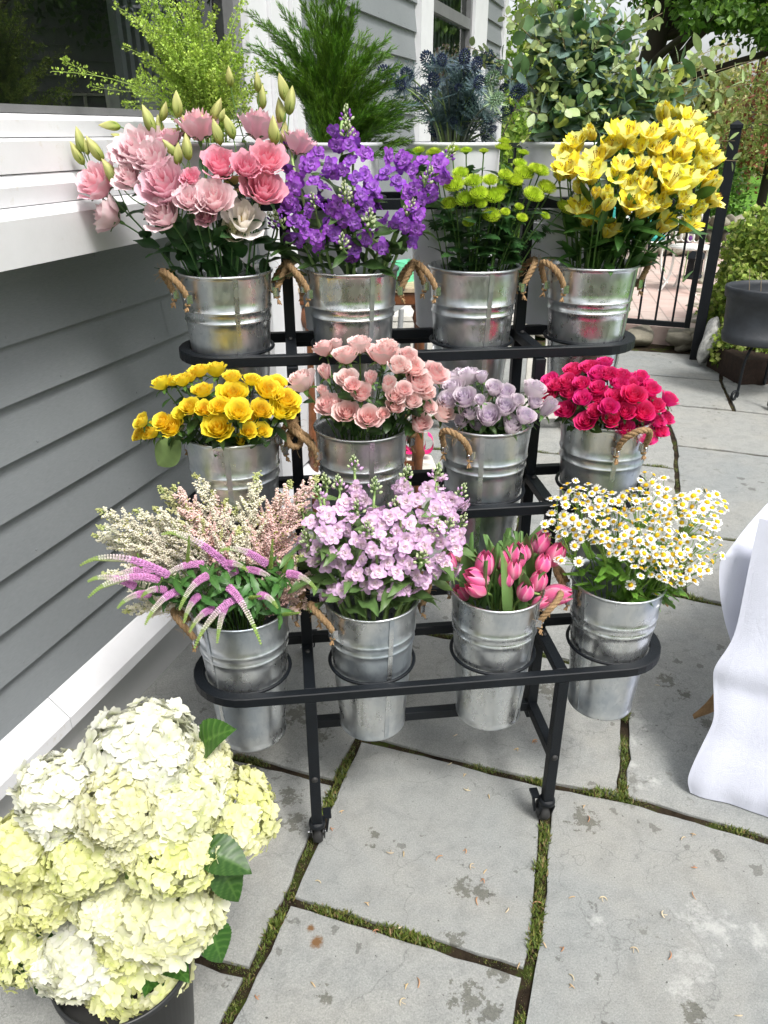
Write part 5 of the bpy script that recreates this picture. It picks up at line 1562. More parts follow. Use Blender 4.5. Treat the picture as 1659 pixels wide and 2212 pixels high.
# ---------------- astilbe and veronica
def astilbe_veronica():
    c = BUCKETS[(0, 0)]
    A = [(205,265,'c'),(210,355,'c'),(180,400,'c'),(230,610,'c'),(535,150,'g'),(610,140,'k'),(505,260,'c'),(725,80,'c'),(890,215,'c'),(940,265,'c'),(1060,75,'c'),(1235,120,'k'),(1380,90,'k'),(1300,240,'k'),(400,270,'c'),(1330,790,'k'),(1390,640,'k'),(960,370,'c'),(1180,190,'k'),(820,170,'k'),(1210,430,'k'),(350,810,'c'),(690,260,'k'),(1080,420,'k'),(430,430,'c'),(600,330,'c'),(1140,300,'k'),(760,380,'k'),(1290,520,'k'),(860,480,'c'),(1000,520,'k')]
    base = np.array(px('e1', 760, 700))
    pa = [px('e1', x, y) for x, y, _ in A]
    W = [aty(x, y, c[1] + 0.05 - 0.05 * (y > px('e1', 0, 500)[1]) + rr(-0.04, 0.05)) for x, y in pa]
    labs = zone_labels(pa, 'feathery astilbe plume', '')
    g = np.random.default_rng(11)
    oct_ = (np.array([[1, 0, 0], [-1, 0, 0], [0, 1, 0], [0, -1, 0], [0, 0, 1], [0, 0, -1]], float), np.array([[0, 2, 4], [2, 1, 4], [1, 3, 4], [3, 0, 4], [2, 0, 5], [1, 2, 5], [3, 1, 5], [0, 3, 5]]))
    for i, (x, y, kc) in enumerate(A):
        tip = W[i]
        cc = {'c': ((0.96, 0.88, 0.76), (0.94, 0.92, 0.76)), 'k': ((0.97, 0.68, 0.64), (0.96, 0.78, 0.72)), 'g': ((0.62, 0.62, 0.30), (0.72, 0.70, 0.42))}[kc]
        off = tip - c
        ln = 0.5
        root = c - np.array([0, 0, 0.10]) + np.array([off[0], off[1], 0]) * 0.2
        ctl = c + np.array([off[0] * 0.35, off[1] * 0.35, max(0.06, off[2] * 0.6)])
        outd = nrm(np.array([off[0], off[1] * 0.3, max(-0.02, off[2] * 0.7)]))
        path = bez(root, root * 0.3 + ctl * 0.7, ctl * 0.4 + (tip - outd * 0.08) * 0.6, tip, 16)
        s = Stem('astilbe_plume', {'c': 'cream ', 'k': 'blush pink ', 'g': 'greenish '}[kc] + labs[i], 'astilbe', 'astilbe plumes on the lowest shelf', path, 0.0018, (0.16, 0.26, 0.06), taper=0.4)
        b = MB()
        L = np.linalg.norm(np.diff(path, axis=0), axis=1); Lc = np.concatenate([[0], np.cumsum(L)]); tot = Lc[-1]
        PL = min(0.20, tot * 0.68)
        pos, cols, szs = [], [], []
        nb = 22
        for k in range(nb):
            f = k / (nb - 1)                       # 0 bottom of plume, 1 tip
            d0 = tot - PL * (1 - f)
            p = np.array([np.interp(d0, Lc, path[:, j]) for j in range(3)])
            T = nrm(path[min(15, np.searchsorted(Lc, d0))] - path[max(0, np.searchsorted(Lc, d0) - 2)])
            blen = 0.075 * (1 - f) ** 0.9 + 0.004
            F = frame(T, k * 2.4)
            dd = nrm(F[:, 0] * 0.8 + T * 0.75)
            e = p + dd * blen
            b.tube([p, (p + e) / 2 + T * blen * 0.08, e], [0.0008, 0.0004], 3, (0.55, 0.52, 0.32))
            m = int(14 + 95 * blen / 0.05)
            t = g.uniform(0.05, 1.0, m)
            wdt = (0.0046 * (1 - t) + 0.0014)[:, None]
            q = p + (e - p) * t[:, None] + g.normal(size=(m, 3)) * wdt * 0.8 + T * (t * t * blen * 0.25)[:, None]
            pos.append(q)
            c0 = np.array(cc[0]) * (1 - f) + np.array(cc[1]) * f
            cm = np.tile(c0, (m, 1)) * g.uniform(0.82, 1.12, (m, 1))
            tipm = f > 0.93
            if tipm: cm = np.tile((0.62, 0.66, 0.30), (m, 1)) * g.uniform(0.85, 1.15, (m, 1))
            gr = g.uniform(size=m) < 0.06
            cm[gr] = (0.50, 0.50, 0.16)
            cols.append(cm); szs.append(np.full(m, 0.0021) * g.uniform(0.8, 1.4, m))
        pos, cols, szs = np.concatenate(pos), np.concatenate(cols), np.concatenate(szs)
        V = (pos[:, None, :] + oct_[0][None] * szs[:, None, None]).reshape(-1, 3)
        Fc = (np.arange(len(pos))[:, None, None] * 6 + oct_[1][None]).reshape(-1, 3)
        b.add(V, Fc, np.repeat(cols, 6, 0))
        b.V = [v - s.o for v in b.V]
        b.build('plume', M['tiny'], s.root, smooth=False)
    VS = [(95,570,580,620,1),(140,745,530,640,1),(140,655,400,680,.9),(215,690,520,600,1),(535,400,920,590,1),(450,890,640,700,1),(510,680,770,560,1),(635,810,790,620,1),(850,490,1110,560,1),(1185,690,1000,590,1),(880,670,950,590,1),(690,930,820,800,1),(715,1020,960,740,1),(840,990,900,760,1),(1080,1000,900,680,1),(1170,800,1070,730,1),(1380,700,1220,610,1),(300,800,480,720,.7),(1290,820,1200,830,.6),(690,400,680,580,.5),(1140,420,1130,580,.5),(1250,510,1200,600,.6),(410,500,440,600,.5),(660,880,740,730,1),(1080,730,1020,740,.6),(430,740,560,700,.7),(1010,600,880,560,.9)]
    def spike(seed, young):
        g = np.random.default_rng(seed); b = MB()
        n = 30
        b.lathe([(0.045, 0.0), (0.05, 0.3), (0.035, 0.8), (0.004, 1.0)], 8, np.array([(0.35, 0.2, 0.35), (0.5, 0.45, 0.4), (0.35, 0.5, 0.15), (0.30, 0.45, 0.08)]))
        for k in range(n):
            z = k / n
            rad = 0.080 * (1 - z) ** 0.5 + 0.012
            m = 11
            if young: col = np.array((0.34, 0.50, 0.12)) * (0.9 + 0.2 * z)
            elif z < 0.34: col = np.array((0.74, 0.36, 0.66))
            elif z < 0.72: col = cmix((0.84, 0.62, 0.78), (0.80, 0.84, 0.66), (z - 0.34) / 0.38)
            else: col = np.array((0.42, 0.56, 0.18))
            for j in range(m):
                a = 2 * pi * (j + 0.5 * (k % 2)) / m
                sz = (0.026 if z < 0.4 else 0.019) * (1.05 - 0.6 * z)
                d = np.array([cos(a), sin(a), 0.45])
                p = np.array([cos(a) * rad * 0.8, sin(a) * rad * 0.8, z])
                V = np.array([[1, 0, 0], [-1, 0, 0], [0, 1, 0], [0, -1, 0], [0, 0, 2.0], [0, 0, -1.0]]) * sz
                b.add(V @ frame(d).T + p, oct_[1], col * g.uniform(0.82, 1.15))
        return b
    for i, (x0, y0, x1, y1, sz) in enumerate(VS):
        young = sz <= 0.6
        P1, P0 = px('e1', x0, y0), px('e1', x1, y1)
        front = y1 > 600
        Yb = c[1] - 0.04 - 0.06 * front
        tipp = aty(*P1, Yb - (0.05 if y0 > 700 else 0.02)); bp = aty(*P0, Yb)
        bend = np.array([0, 0, 0.25]) * np.linalg.norm(tipp - bp) * (1 if not young else 0)
        sp = bez(bp, bp * 0.6 + tipp * 0.4 + bend, bp * 0.25 + tipp * 0.75 + bend * 0.9, tipp, 16)
        off = bp - c
        root = c - np.array([0, 0, 0.10]) + np.array([off[0], off[1], 0]) * 0.2
        ctl = c + np.array([off[0] * 0.5, off[1] * 0.5, 0.05])
        st = bez(root, ctl, bp - (sp[1] - sp[0]) * 2, bp, 8)
        if i == 0: vl = zone_labels([px('e1', v[0], v[1]) for v in VS], 'purple veronica spike', '')
        s = Stem('veronica_spike', vl[i], 'veronica', 'veronica spikes on the lowest shelf', st, 0.0022, (0.10, 0.20, 0.05))
        b = spike(i, young)
        L = np.linalg.norm(np.diff(sp, axis=0), axis=1).sum()
        V = np.concatenate(b.V)
        t = np.clip(V[:, 2], 0, 1)
        cen = np.stack([np.interp(t, np.linspace(0, 1, 16), sp[:, k]) for k in range(3)], 1)
        Tg = np.gradient(sp, axis=0); Tg = np.stack([np.interp(t, np.linspace(0, 1, 16), Tg[:, k]) for k in range(3)], 1)
        Tg /= np.linalg.norm(Tg, axis=1)[:, None]
        X = np.cross(np.array([0, 0, 1.0]), Tg); X /= np.linalg.norm(X, axis=1)[:, None] + 1e-9
        Yv = np.cross(Tg, X)
        wsc = 0.078 * (0.55 if young else 1.0)
        NV = cen + X * V[:, :1] * wsc + Yv * V[:, 1:2] * wsc - s.o
        k0 = 0
        for q in range(len(b.V)):
            m = len(b.V[q]); b.V[q] = NV[k0:k0 + m]; k0 += m
        b.build('flower_spike', M['tiny'], s.root, smooth=False)
        if i == 0: lfm = [T_mesh(leaf_T(1, 0.15, 9, 0.2, 0.7, (0.05, 0.14, 0.03), lobes=1, lobamp=0.12, seed=k), 'leaf', M['leaf']) for k in range(2)]
        for k in range(9): s.leaf(lfm[k % 2], rr(0.45, 1.0), rr(0.028, 0.055), tilt=rr(-0.2, 0.8))
astilbe_veronica()

# ------------------------------------------------------------------ HYDRANGEAS in a black bucket
def hydrangeas():
    bc = atz(280, 2135, 0.14) * np.array([1, 1, 0])
    t = thing('black_bucket', 'black plastic bucket on the paving full of white and lime hydrangeas', 'bucket', tuple(bc))
    b = MB(); b.lathe([(0, 0.0), (0.102, 0.0), (0.106, 0.004), (0.123, 0.215), (0.127, 0.218), (0.128, 0.232), (0.124, 0.235), (0.119, 0.225), (0.102, 0.02), (0, 0.02)], 64)
    b.build('bucket_body', M['blackbucket'], t)
    b = MB(); b.lathe([(0.0, 0.19), (0.116, 0.19)], 32); b.build('water', M['rubber'], t)
    c = np.array([bc[0], bc[1], 0.24])
    H = [(790,320,300,'w'),(310,560,235,'w'),(640,640,215,'c'),(1010,620,215,'c'),(1320,660,225,'y'),(90,850,215,'y'),(430,890,225,'y'),(960,890,235,'y'),(700,880,120,'c'),(330,1440,240,'w'),(960,1200,270,'c'),(780,1560,265,'y'),(520,1600,190,'w'),(60,1400,215,'y'),(200,1130,190,'y'),(570,1160,190,'c'),(-90,1180,200,'y'),(700,1360,170,'y'),(1120,420,150,'c')]
    pal = dict(w=((0.76, 0.76, 0.56), (0.87, 0.87, 0.82)), c=((0.72, 0.73, 0.36), (0.90, 0.89, 0.74)), y=((0.70, 0.71, 0.26), (0.88, 0.86, 0.62)))
    g = np.random.default_rng(21)
    def floret(seed):
        g = np.random.default_rng(seed); b = MB()
        for k in range(4):
            a = k * pi / 2 + g.uniform(-0.15, 0.15)
            v = np.linspace(0, 1, 5)[:, None]; u = np.linspace(-1, 1, 5)[None, :]
            w = 0.50 * np.sin(np.clip(v * 0.72 + 0.10, 0, 1) * pi) ** 0.7
            L = g.uniform(0.85, 1.1)
            cup = g.uniform(-0.1, 0.9)
            rad = v * L * (1 + 0.07 * np.sin(u * 11)) ; zz = cup * v ** 2 * 0.6 - 0.25 * v ** 3 + 0.10 * np.abs(u) * v + 0.05 * np.sin(u * 5 + g.uniform(0, 6)) * v
            x = rad * cos(a) - u * w * sin(a); y = rad * sin(a) + u * w * cos(a)
            b.grid(np.stack([x, y, zz + 0 * u], -1), cmix((0.86, 0.90, 0.72), (1, 1, 1), np.clip(v * 2 + 0 * u, 0, 1)))
        b.lathe([(0.06, 0.0), (0.07, 0.05), (0.0, 0.09)], 6, (0.85, 0.9, 0.5))
        return b.tmpl()
    fl = [floret(k) for k in range(5)]
    def headmesh(seed, kc):
        g = np.random.default_rng(seed); b = MB()
        inner, outer = pal[kc]
        N = 230
        for i in range(N):
            z = 1 - 1.45 * (i + 0.5) / N
            a = i * 2.39996
            s_ = sqrt(max(0, 1 - z * z))
            d = np.array([s_ * cos(a), s_ * sin(a), z])
            lump = 1 + 0.06 * sin(3 * a + seed) * s_ + 0.05 * sin(5 * z * 3 + seed)
            p = d * (0.86 * lump + g.uniform(-0.11, 0.08)) * np.array([1, 1, 0.80])
            young = g.uniform() < (0.42 if kc == 'y' else 0.15)
            sz = g.uniform(0.11, 0.15) * (0.75 if young else 1.5)
            patch = 0.5 + 0.5 * sin(2.3 * d[0] * 2 + seed) * cos(2.1 * d[1] * 2 + seed * 2) if g.uniform() < 0.6 else g.uniform(0, 1)
            t = np.clip(g.uniform(0.2, 1.0) * (0.45 if young else 1.0) * (0.6 + 0.5 * patch), 0, 1)
            col = np.array(inner) * (1 - t) + np.array(outer) * t
            nn = nrm(d + g.normal(size=3) * 0.30)
            b.addT(fl[int(g.integers(0, 5))], frame(nn, g.uniform(0, 6)), sz, p, col)
        # green pedicels inside
        for i in range(16):
            d = nrm(np.array([g.uniform(-1, 1), g.uniform(-1, 1), g.uniform(-0.2, 1)]))
            b.tube([(0, 0, -0.7), d * 0.7 * np.array([1, 1, 0.8])], [0.03, 0.015], 4, (0.25, 0.35, 0.08))
        return b.mesh('flower_head', M['petal'])
    ms = {k: [headmesh(j * 7 + ord(k), k) for j in range(3)] for k in pal}
    lf = [T_mesh(vein_leaf(k), 'leaf', M['leaf']) for k in range(2)]
    pp = [px('e4', h[0], h[1]) for h in H]
    W = spread(pp, bc[1] + 0.03, 0.17, k=0.8)
    nm = dict(w='white', c='cream', y='lime tinted white')
    labs = zone_labels(pp, 'hydrangea', '')
    for i, (x, y, r0, kc) in enumerate(H):
        q = W[i]; r = r0 / 2.5 * fw(q) / FPX * 1.13
        nv = nrm(nrm(q - (c - np.array([0, 0, 0.05]))) + nrm(CAM - q) * 0.6)
        path = stem_path(c, 0.12, q - nv * r * 0.5, nv, 12, low=0.25)
        s = Stem('hydrangea', nm[kc] + ' ' + labs[i], 'hydrangea', 'hydrangeas in the black bucket', path, 0.004, (0.12, 0.22, 0.05))
        s.part('flower_head', ms[kc][i % 3], q - nv * r * 0.6, frame(nv, rr(0, 6)), r)
    # leaves poke out between the heads: each belongs to the nearest stem
        for k in range(3): s.leaf(lf[k % 2], rr(0.35, 0.7), rr(0.05, 0.08), tilt=rr(0.0, 0.8))
    LV = [(1150,320,1.0,60),(1230,870,-0.4,0),(1240,990,-0.5,-10),(1250,1130,-1.2,-60),(1180,1470,-1.3,-70),(500,1010,0.6,205),(650,1320,0.9,230),(280,1680,-1.3,-80),(420,1690,-1.0,200),(1230,830,0.2,30),(60,1610,-1,220)]
    for k, (x, y, el, az) in enumerate(LV):
        p = px('e4', x, y)
        i = min(range(len(pp)), key=lambda j: (pp[j][0] - p[0]) ** 2 + (pp[j][1] - p[1]) ** 2)
        par = [o for o in bpy.data.objects if o.name.startswith('hydrangea') and o.get('label', '').endswith(labs[i])][0]
        q = aty(p[0], p[1], W[i][1] + 0.0)
        a = radians(az)
        d = nrm([cos(a), -0.35, 0.8 * sin(a)])
        up = nrm(nrm(CAM - q) * 0.8 + np.array([0.2, 0, 0.5])); up = nrm(up - np.dot(up, d) * d)
        mob('leaf', lf[k % 2], par, None, mat4(np.stack([d, np.cross(up, d), up], 1), rr(0.085, 0.105), q - d * 0.05 - np.array(par.location)))
hydrangeas()

# ------------------------------------------------------------------ TOP TIER GREENS
def fan_path(c, tip, low=0.12, n=14, lift=0.5):
    off = tip - c
    root = c - np.array([0, 0, low]) + np.array([off[0], off[1], 0]) * 0.12
    ctl = c + np.array([off[0] * 0.22, off[1] * 0.22, off[2] * lift])
    return bez(root, root * 0.4 + ctl * 0.6, ctl, tip, n)
QUAD = np.array([[0, 1, 2, 3]])
def many(b, P, D, U, L, Wd, C, fold=0.0):
    """many small leaf diamonds: base P, direction D, side U, length L, width Wd"""
    m = len(P)
    L = np.broadcast_to(L, m)[:, None]; Wd = np.broadcast_to(Wd, m)[:, None]
    Nn = np.cross(D, U)
    V = np.stack([P, P + D * L * 0.5 + U * Wd + Nn * Wd * fold, P + D * L, P + D * L * 0.5 - U * Wd + Nn * Wd * fold], 1).reshape(-1, 3)
    F = np.arange(m)[:, None] * 4 + np.array([[0, 1, 2, 3]])
    b.add(V, F, np.repeat(C, 4, 0))
def unit(a): return a / (np.linalg.norm(a, axis=-1, keepdims=True) + 1e-9)
def pepper():
    c = BUCKETS[(3, 0)] + np.array([0.02, 0, 0])
    T = [(280,385),(620,30),(660,250),(750,0),(850,60),(920,0),(980,20),(1060,70),(1130,150),(1180,250),(1330,0),(1350,130),(1300,300),(1400,330),(690,100),(800,-60),(1000,-80),(1090,300),(1000,200),(900,220),(820,200),(760,330),(950,400),(1060,430),(860,400),(1150,420),(1240,480),(1280,560),(1380,470),(780,130),(880,120),(1010,110),(700,450),(980,300),(1120,250)]
    pp = [px('c1', *t) for t in T]
    labs = zone_labels(pp, 'green pepper grass stem', '')
    g = np.random.default_rng(31)
    for i, p in enumerate(pp):
        tip = aty(p[0], p[1], c[1] + g.uniform(-0.09, 0.10))
        if i == 0: tip = aty(p[0], p[1], c[1] - 0.05)
        path = fan_path(c, tip, n=22, lift=0.75 if i else 0.95)
        s = Stem('pepper_grass', labs[i], 'pepper grass', 'pepper grass stems in the first white bucket', path, 0.0018, (0.24, 0.36, 0.06), taper=0.35, n=5)
        b = MB()
        L = np.linalg.norm(np.diff(path, axis=0), axis=1); Lc = np.concatenate([[0], np.cumsum(L)]); tot = Lc[-1]
        sub = [(path, 0.30, 170)]
        for k in range(4):                          # side racemes
            f = g.uniform(0.45, 0.8)
            p0 = np.array([np.interp(f * tot, Lc, path[:, j]) for j in range(3)])
            tg = nrm(path[-1] - path[8])
            d = nrm(tg + g.normal(size=3) * 0.38)
            e = p0 + d * g.uniform(0.07, 0.13)
            q = bez(p0, p0 + d * 0.03, e - np.array([0, 0, 0.01]), e, 8)
            b.tube(q, [0.0009, 0.0004], 3, (0.30, 0.42, 0.08)); sub.append((q, 0.15, 75))
        for q, f0, m in sub:
            t = g.uniform(f0, 1.0, m) ** 0.9
            k = t * (len(q) - 1); i0 = np.minimum(k.astype(int), len(q) - 2); fr_ = (k - i0)[:, None]
            P = q[i0] * (1 - fr_) + q[i0 + 1] * fr_
            Tg = unit(q[i0 + 1] - q[i0])
            R = unit(np.cross(Tg, g.normal(size=(m, 3))))
            ped = (0.008 * (1 - 0.5 * t))[:, None]
            D = unit(R + Tg * 0.5)
            e = P + D * ped
            U = unit(np.cross(D, g.normal(size=(m, 3))))
            cl = np.tile((0.40, 0.56, 0.09), (m, 1)) * g.uniform(0.65, 1.25, (m, 1))
            many(b, P, D, U, ped[:, 0], 0.00025, cl * 0.8)
            many(b, e, D, U, 0.0068, 0.0026, cl, 0.4)
        b.V = [v - s.o for v in b.V]
        b.build('seed_pods', M['leaf'], s.root, smooth=False)
pepper()
def fern():
    c = BUCKETS[(3, 1)]
    g = np.random.default_rng(41)
    T = [(0,60),(60,120),(130,150),(190,60),(260,120),(310,30),(380,10),(440,-30),(520,0),(600,60),(480,90),(560,150),(640,200),(700,260),(740,310),(660,330),(780,390),(820,440),(860,520),(880,600),(870,690),(880,760),(820,640),(740,560),(680,480),(600,400),(520,300),(450,220),(380,160),(320,200),(250,260),(180,240),(110,300),(60,240),(420,350),(500,450),(340,330),(260,420),(600,560),(700,640),(780,700),(160,380),(440,120),(550,240),(400,60), (300,480),(850,780)]
    T = T + [(x_ + g.uniform(-60, 60), y_ + g.uniform(-50, 60)) for x_, y_ in T[5:40]]
    pp = [px('c2', *t) for t in T]
    labs = zone_labels(pp, 'dark green tree fern sprig', '')
    for i, p in enumerate(pp):
        tip = aty(p[0], p[1], c[1] + g.uniform(-0.11, 0.10))
        path = fan_path(c, tip, n=20, lift=0.7)
        s = Stem('fern_sprig', labs[i], 'fern', 'tree fern sprigs in the second white bucket', path, 0.0014, (0.05, 0.11, 0.02), taper=0.3, n=5)
        b = MB()
        for k in range(42):
            f = 0.22 + 0.78 * k / 42
            x = f * 19; i0 = min(int(x), 18); P0 = path[i0] * (1 - (x - i0)) + path[i0 + 1] * (x - i0)
            Tg = nrm(path[i0 + 1] - path[i0])
            sd_ = nrm(np.cross(Tg, g.normal(size=3)))
            d = nrm(sd_ * 0.40 + Tg * 0.95)
            L = 0.058 * (1.15 - f * 0.8) * g.uniform(0.7, 1.2)
            e = P0 + d * L
            b.tube([P0, P0 * 0.5 + e * 0.5 + Tg * 0.004, e], [0.0006, 0.0003], 3, (0.05, 0.12, 0.02))
            m = 36
            t = g.uniform(0.1, 1.05, m)[:, None]
            q = P0 + (e - P0) * t
            D = unit(d * 1.0 + Tg * 0.5 + g.normal(size=(m, 3)) * 0.42)
            U = unit(np.cross(D, g.normal(size=(m, 3))))
            cl = np.tile((0.11, 0.245, 0.018), (m, 1)) * g.uniform(0.4, 1.5, (m, 1))
            many(b, q, D, U, g.uniform(0.008, 0.017, m), 0.00048, cl)
        b.V = [v - s.o for v in b.V]
        b.build('needles', M['leaf'], s.root, smooth=False)
fern()
def eryngium():
    c = BUCKETS[(3, 2)]
    g = np.random.default_rng(51)
    def head(seed, green=False):
        g = np.random.default_rng(seed); b = MB()
        col0 = (0.035, 0.05, 0.10) if not green else (0.22, 0.33, 0.20)
        for i in range(90):
            z = 1 - 2 * (i + 0.5) / 90; a = i * 2.4; s_ = sqrt(1 - z * z)
            p = np.array([s_ * cos(a) * 0.36, s_ * sin(a) * 0.36, 0.15 + 0.52 * z])
            d = nrm([s_ * cos(a), s_ * sin(a), z + 0.4])
            b.lathe([(0.055, -0.04), (0.035, 0.06), (0, 0.13)], 5, np.array(col0) * g.uniform(0.7, 1.6), R=frame(d), o=p)
        bc_ = np.array((0.12, 0.17, 0.21)) if not green else np.array((0.34, 0.45, 0.26))
        for k in range(13):
            a = 2 * pi * k / 13 + g.uniform(-0.15, 0.15); el = g.uniform(-0.1, 0.5); L = g.uniform(0.9, 1.35)
            d = np.array([cos(a) * cos(el), sin(a) * cos(el), sin(el)]); U = nrm(np.cross(d, (0, 0, 1)))
            o = np.array([0, 0, -0.30])
            cl = np.tile(bc_ * g.uniform(0.7, 1.5), (1, 1))
            many(b, o[None], d[None], U[None], L, 0.05, cl, 0.3)
            for j in range(5):
                for sg in (-1, 1):
                    p = o + d * L * (0.3 + 0.14 * j); dd = nrm(d * 0.7 + U * sg * 0.8)
                    many(b, p[None], dd[None], nrm(np.cross(dd, (0, 0.1, 1)))[None], L * 0.22 * (1 - 0.1 * j), 0.012, cl)
        return b.tmpl()
    ms = [T_mesh(head(k, k == 3), 'thistle_head', M['petal'], False) for k in range(4)]
    leafT = MB()
    for k in range(7):
        a = (k - 3) * 0.42
        d = np.array([cos(a), sin(a), 0.15]); U = nrm(np.cross(d, (0, 0, 1)))
        many(leafT, np.zeros((1, 3)), d[None], U[None], 1.0 - 0.08 * abs(k - 3), 0.05, np.array([[0.09, 0.15, 0.15]]), 0.3)
        for j in range(4):
            for sg in (-1, 1):
                dd = nrm(d + U * sg); many(leafT, (d * (0.35 + 0.15 * j))[None], dd[None], nrm(np.cross(dd, (0, 0, 1)))[None], 0.16, 0.02, np.array([[0.11, 0.18, 0.19]]))
    lfm = T_mesh(leafT.tmpl(), 'leaf', M['leaf'], False)
    H = [(990,340,1.0),(880,410,.8),(765,400,.9),(945,520,.9),(1090,490,.9),(1095,590,1.0),(1035,710,.9),(1180,320,.8),(1180,380,.8),(1300,320,.8),(1460,500,.9),(1255,450,.7),(1320,440,1.0,'g'),(1210,570,.8),(1350,540,.8,'g'),(1290,720,.7),(1440,440,.7),(1380,380,.8),(1160,450,.9,'g'),(1020,440,.8),(1240,360,.8),(840,460,.7),(1130,400,.8),(1400,600,.7),(1060,330,.7)]
    pp = [px('c2', h[0], h[1]) for h in H]
    labs = zone_labels(pp, 'blue sea holly stem', '')
    for i, h in enumerate(H):
        q = aty(pp[i][0], pp[i][1], c[1] + g.uniform(-0.10, 0.07))
        path = fan_path(c, q, n=12, lift=0.6)
        nv = nrm(path[-1] - path[-3])
        s = Stem('sea_holly', labs[i], 'sea holly', 'sea holly stems in the third white bucket', path, 0.0030, (0.20, 0.28, 0.10) if i % 2 else (0.16, 0.19, 0.15), taper=0.6)
        nv = nrm(nv + nrm(CAM - q) * (0.7 if i % 3 == 0 else 0.1))
        s.part('thistle_head', ms[3 if len(h) > 3 else i % 3], q, frame(nv, rr(0, 6)), 0.040 * h[2])
        for k in range(5): s.leaf(lfm, rr(0.5, 0.95), rr(0.035, 0.06), tilt=rr(0.3, 0.9))
        if i % 2:                                   # a second smaller head on a side branch
            p0 = path[-4]; d = nrm(nv + g.normal(size=3) * 0.6); e = p0 + d * 0.07
            b = MB(); b.tube(np.array([p0, e]) - s.o, 0.0016, 5, (0.20, 0.28, 0.12)); b.build('side_shoot', M['stem'], s.root)
            s.part('thistle_head', ms[i % 3], e, frame(d, 0), 0.020)
eryngium()
def eucalyptus():
    c = BUCKETS[(3, 3)]
    g = np.random.default_rng(61)
    T = [(30,250,-.06),(230,80,0),(330,0,.05),(450,-50,0),(560,-80,.05),(700,-60,-.03),(860,-60,.05),(1000,10,0),(1090,70,.05),(1010,230,-.05),(1460,230,0),(1600,320,-.05),(1560,450,-.04),(1410,600,-.08),(1480,760,-.10),(1500,870,-.12),(1300,460,-.05),(1130,540,-.05),(350,590,-.10),(900,620,-.12),(640,60,0),(520,120,-.05),(400,200,-.08),(760,200,-.06),(880,330,-.08),(620,330,-.10),(480,400,-.10),(720,480,-.12),(1000,420,-.05),(560,560,-.12),(1200,330,0),(1380,330,.05),(820,80,0),(950,120,.05),(700,600,-.1),(420,480,-.05),(1150,420,-.03),(300,330,0)]
    pp = [px('c3', t[0], t[1]) for t in T]
    labs = zone_labels(pp, 'silvery eucalyptus branch', '')
    RL_ = [leaf_T(1, 0.42, 7, 0.06, 0.15, (1, 1, 1), seed=k, vein=0.05, base=0.04) for k in range(2)]
    LL_ = [leaf_T(1, 0.24, 8, 0.08, 0.2, (1, 1, 1), seed=k, vein=0.05, base=0.05) for k in range(2)]
    for i, t in enumerate(T):
        tip = aty(pp[i][0], pp[i][1], c[1] + t[2] + g.uniform(-0.03, 0.03))
        far = t[0] > 1100
        path = fan_path(c, tip, n=24, lift=0.75 if not far else 0.55)
        s = Stem('eucalyptus_branch', labs[i], 'eucalyptus', 'eucalyptus branches in the fourth white bucket', path, 0.0026, (0.20, 0.15, 0.08), taper=0.25, n=5)
        b = MB()
        n = 24
        LT = LL_ if far or i % 5 == 3 else RL_
        for k in range(n):
            f = 0.15 + 0.85 * (k + 0.5) / n
            x = f * 23; i0 = min(int(x), 22); P0 = path[i0] * (1 - (x - i0)) + path[i0 + 1] * (x - i0)
            Tg = nrm(path[i0 + 1] - path[i0]); F = frame(Tg, k * 1.57 + g.uniform(-0.4, 0.4))
            size = (0.078 if LT is LL_ else 0.050) * (1.15 - 0.75 * f ** 2.5) * g.uniform(0.65, 1.15)
            young = f > 0.86
            for sg in (-1, 1):
                d = nrm(F[:, 0] * sg + Tg * g.uniform(0.1, 0.7) + g.normal(size=3) * 0.2)
                up = nrm(g.normal(size=3) * 0.7 + np.array([0, -0.2, 0.7])); up = nrm(up - np.dot(up, d) * d)
                r = g.uniform()
                col = (0.24, 0.31, 0.13) if young else ((0.17, 0.26, 0.22) if r < 0.46 else (0.32, 0.41, 0.37) if r < 0.58 else (0.075, 0.15, 0.055) if r < 0.94 else (0.26, 0.31, 0.05))
                col = np.array(col) * g.uniform(0.95, 1.45)
                b.addT(LT[k % 2], np.stack([d, np.cross(up, d), up], 1), size, P0 + d * 0.004, col)
        for k in range(3):
            p0 = path[-6 - 3 * k]; d = nrm(path[-1] - path[-8] + g.normal(size=3) * 0.05); e = p0 + d * 0.08 + g.normal(size=3) * 0.02
            b.tube([p0, (p0 + e) / 2, e], [0.001, 0.0005], 4, (0.34, 0.38, 0.10))
            for j in range(9):
                q = p0 + (e - p0) * (0.25 + 0.75 * j / 9); dd = nrm(g.normal(size=3) + d); up = nrm(np.cross(dd, g.normal(size=3)))
                b.addT(LL_[0], np.stack([dd, np.cross(up, dd), up], 1), g.uniform(0.010, 0.022), q, np.array((0.40, 0.46, 0.16)) * g.uniform(0.8, 1.2))
        b.V = [v - s.o for v in b.V]
        b.build('foliage', M['leaf'], s.root)
eucalyptus()

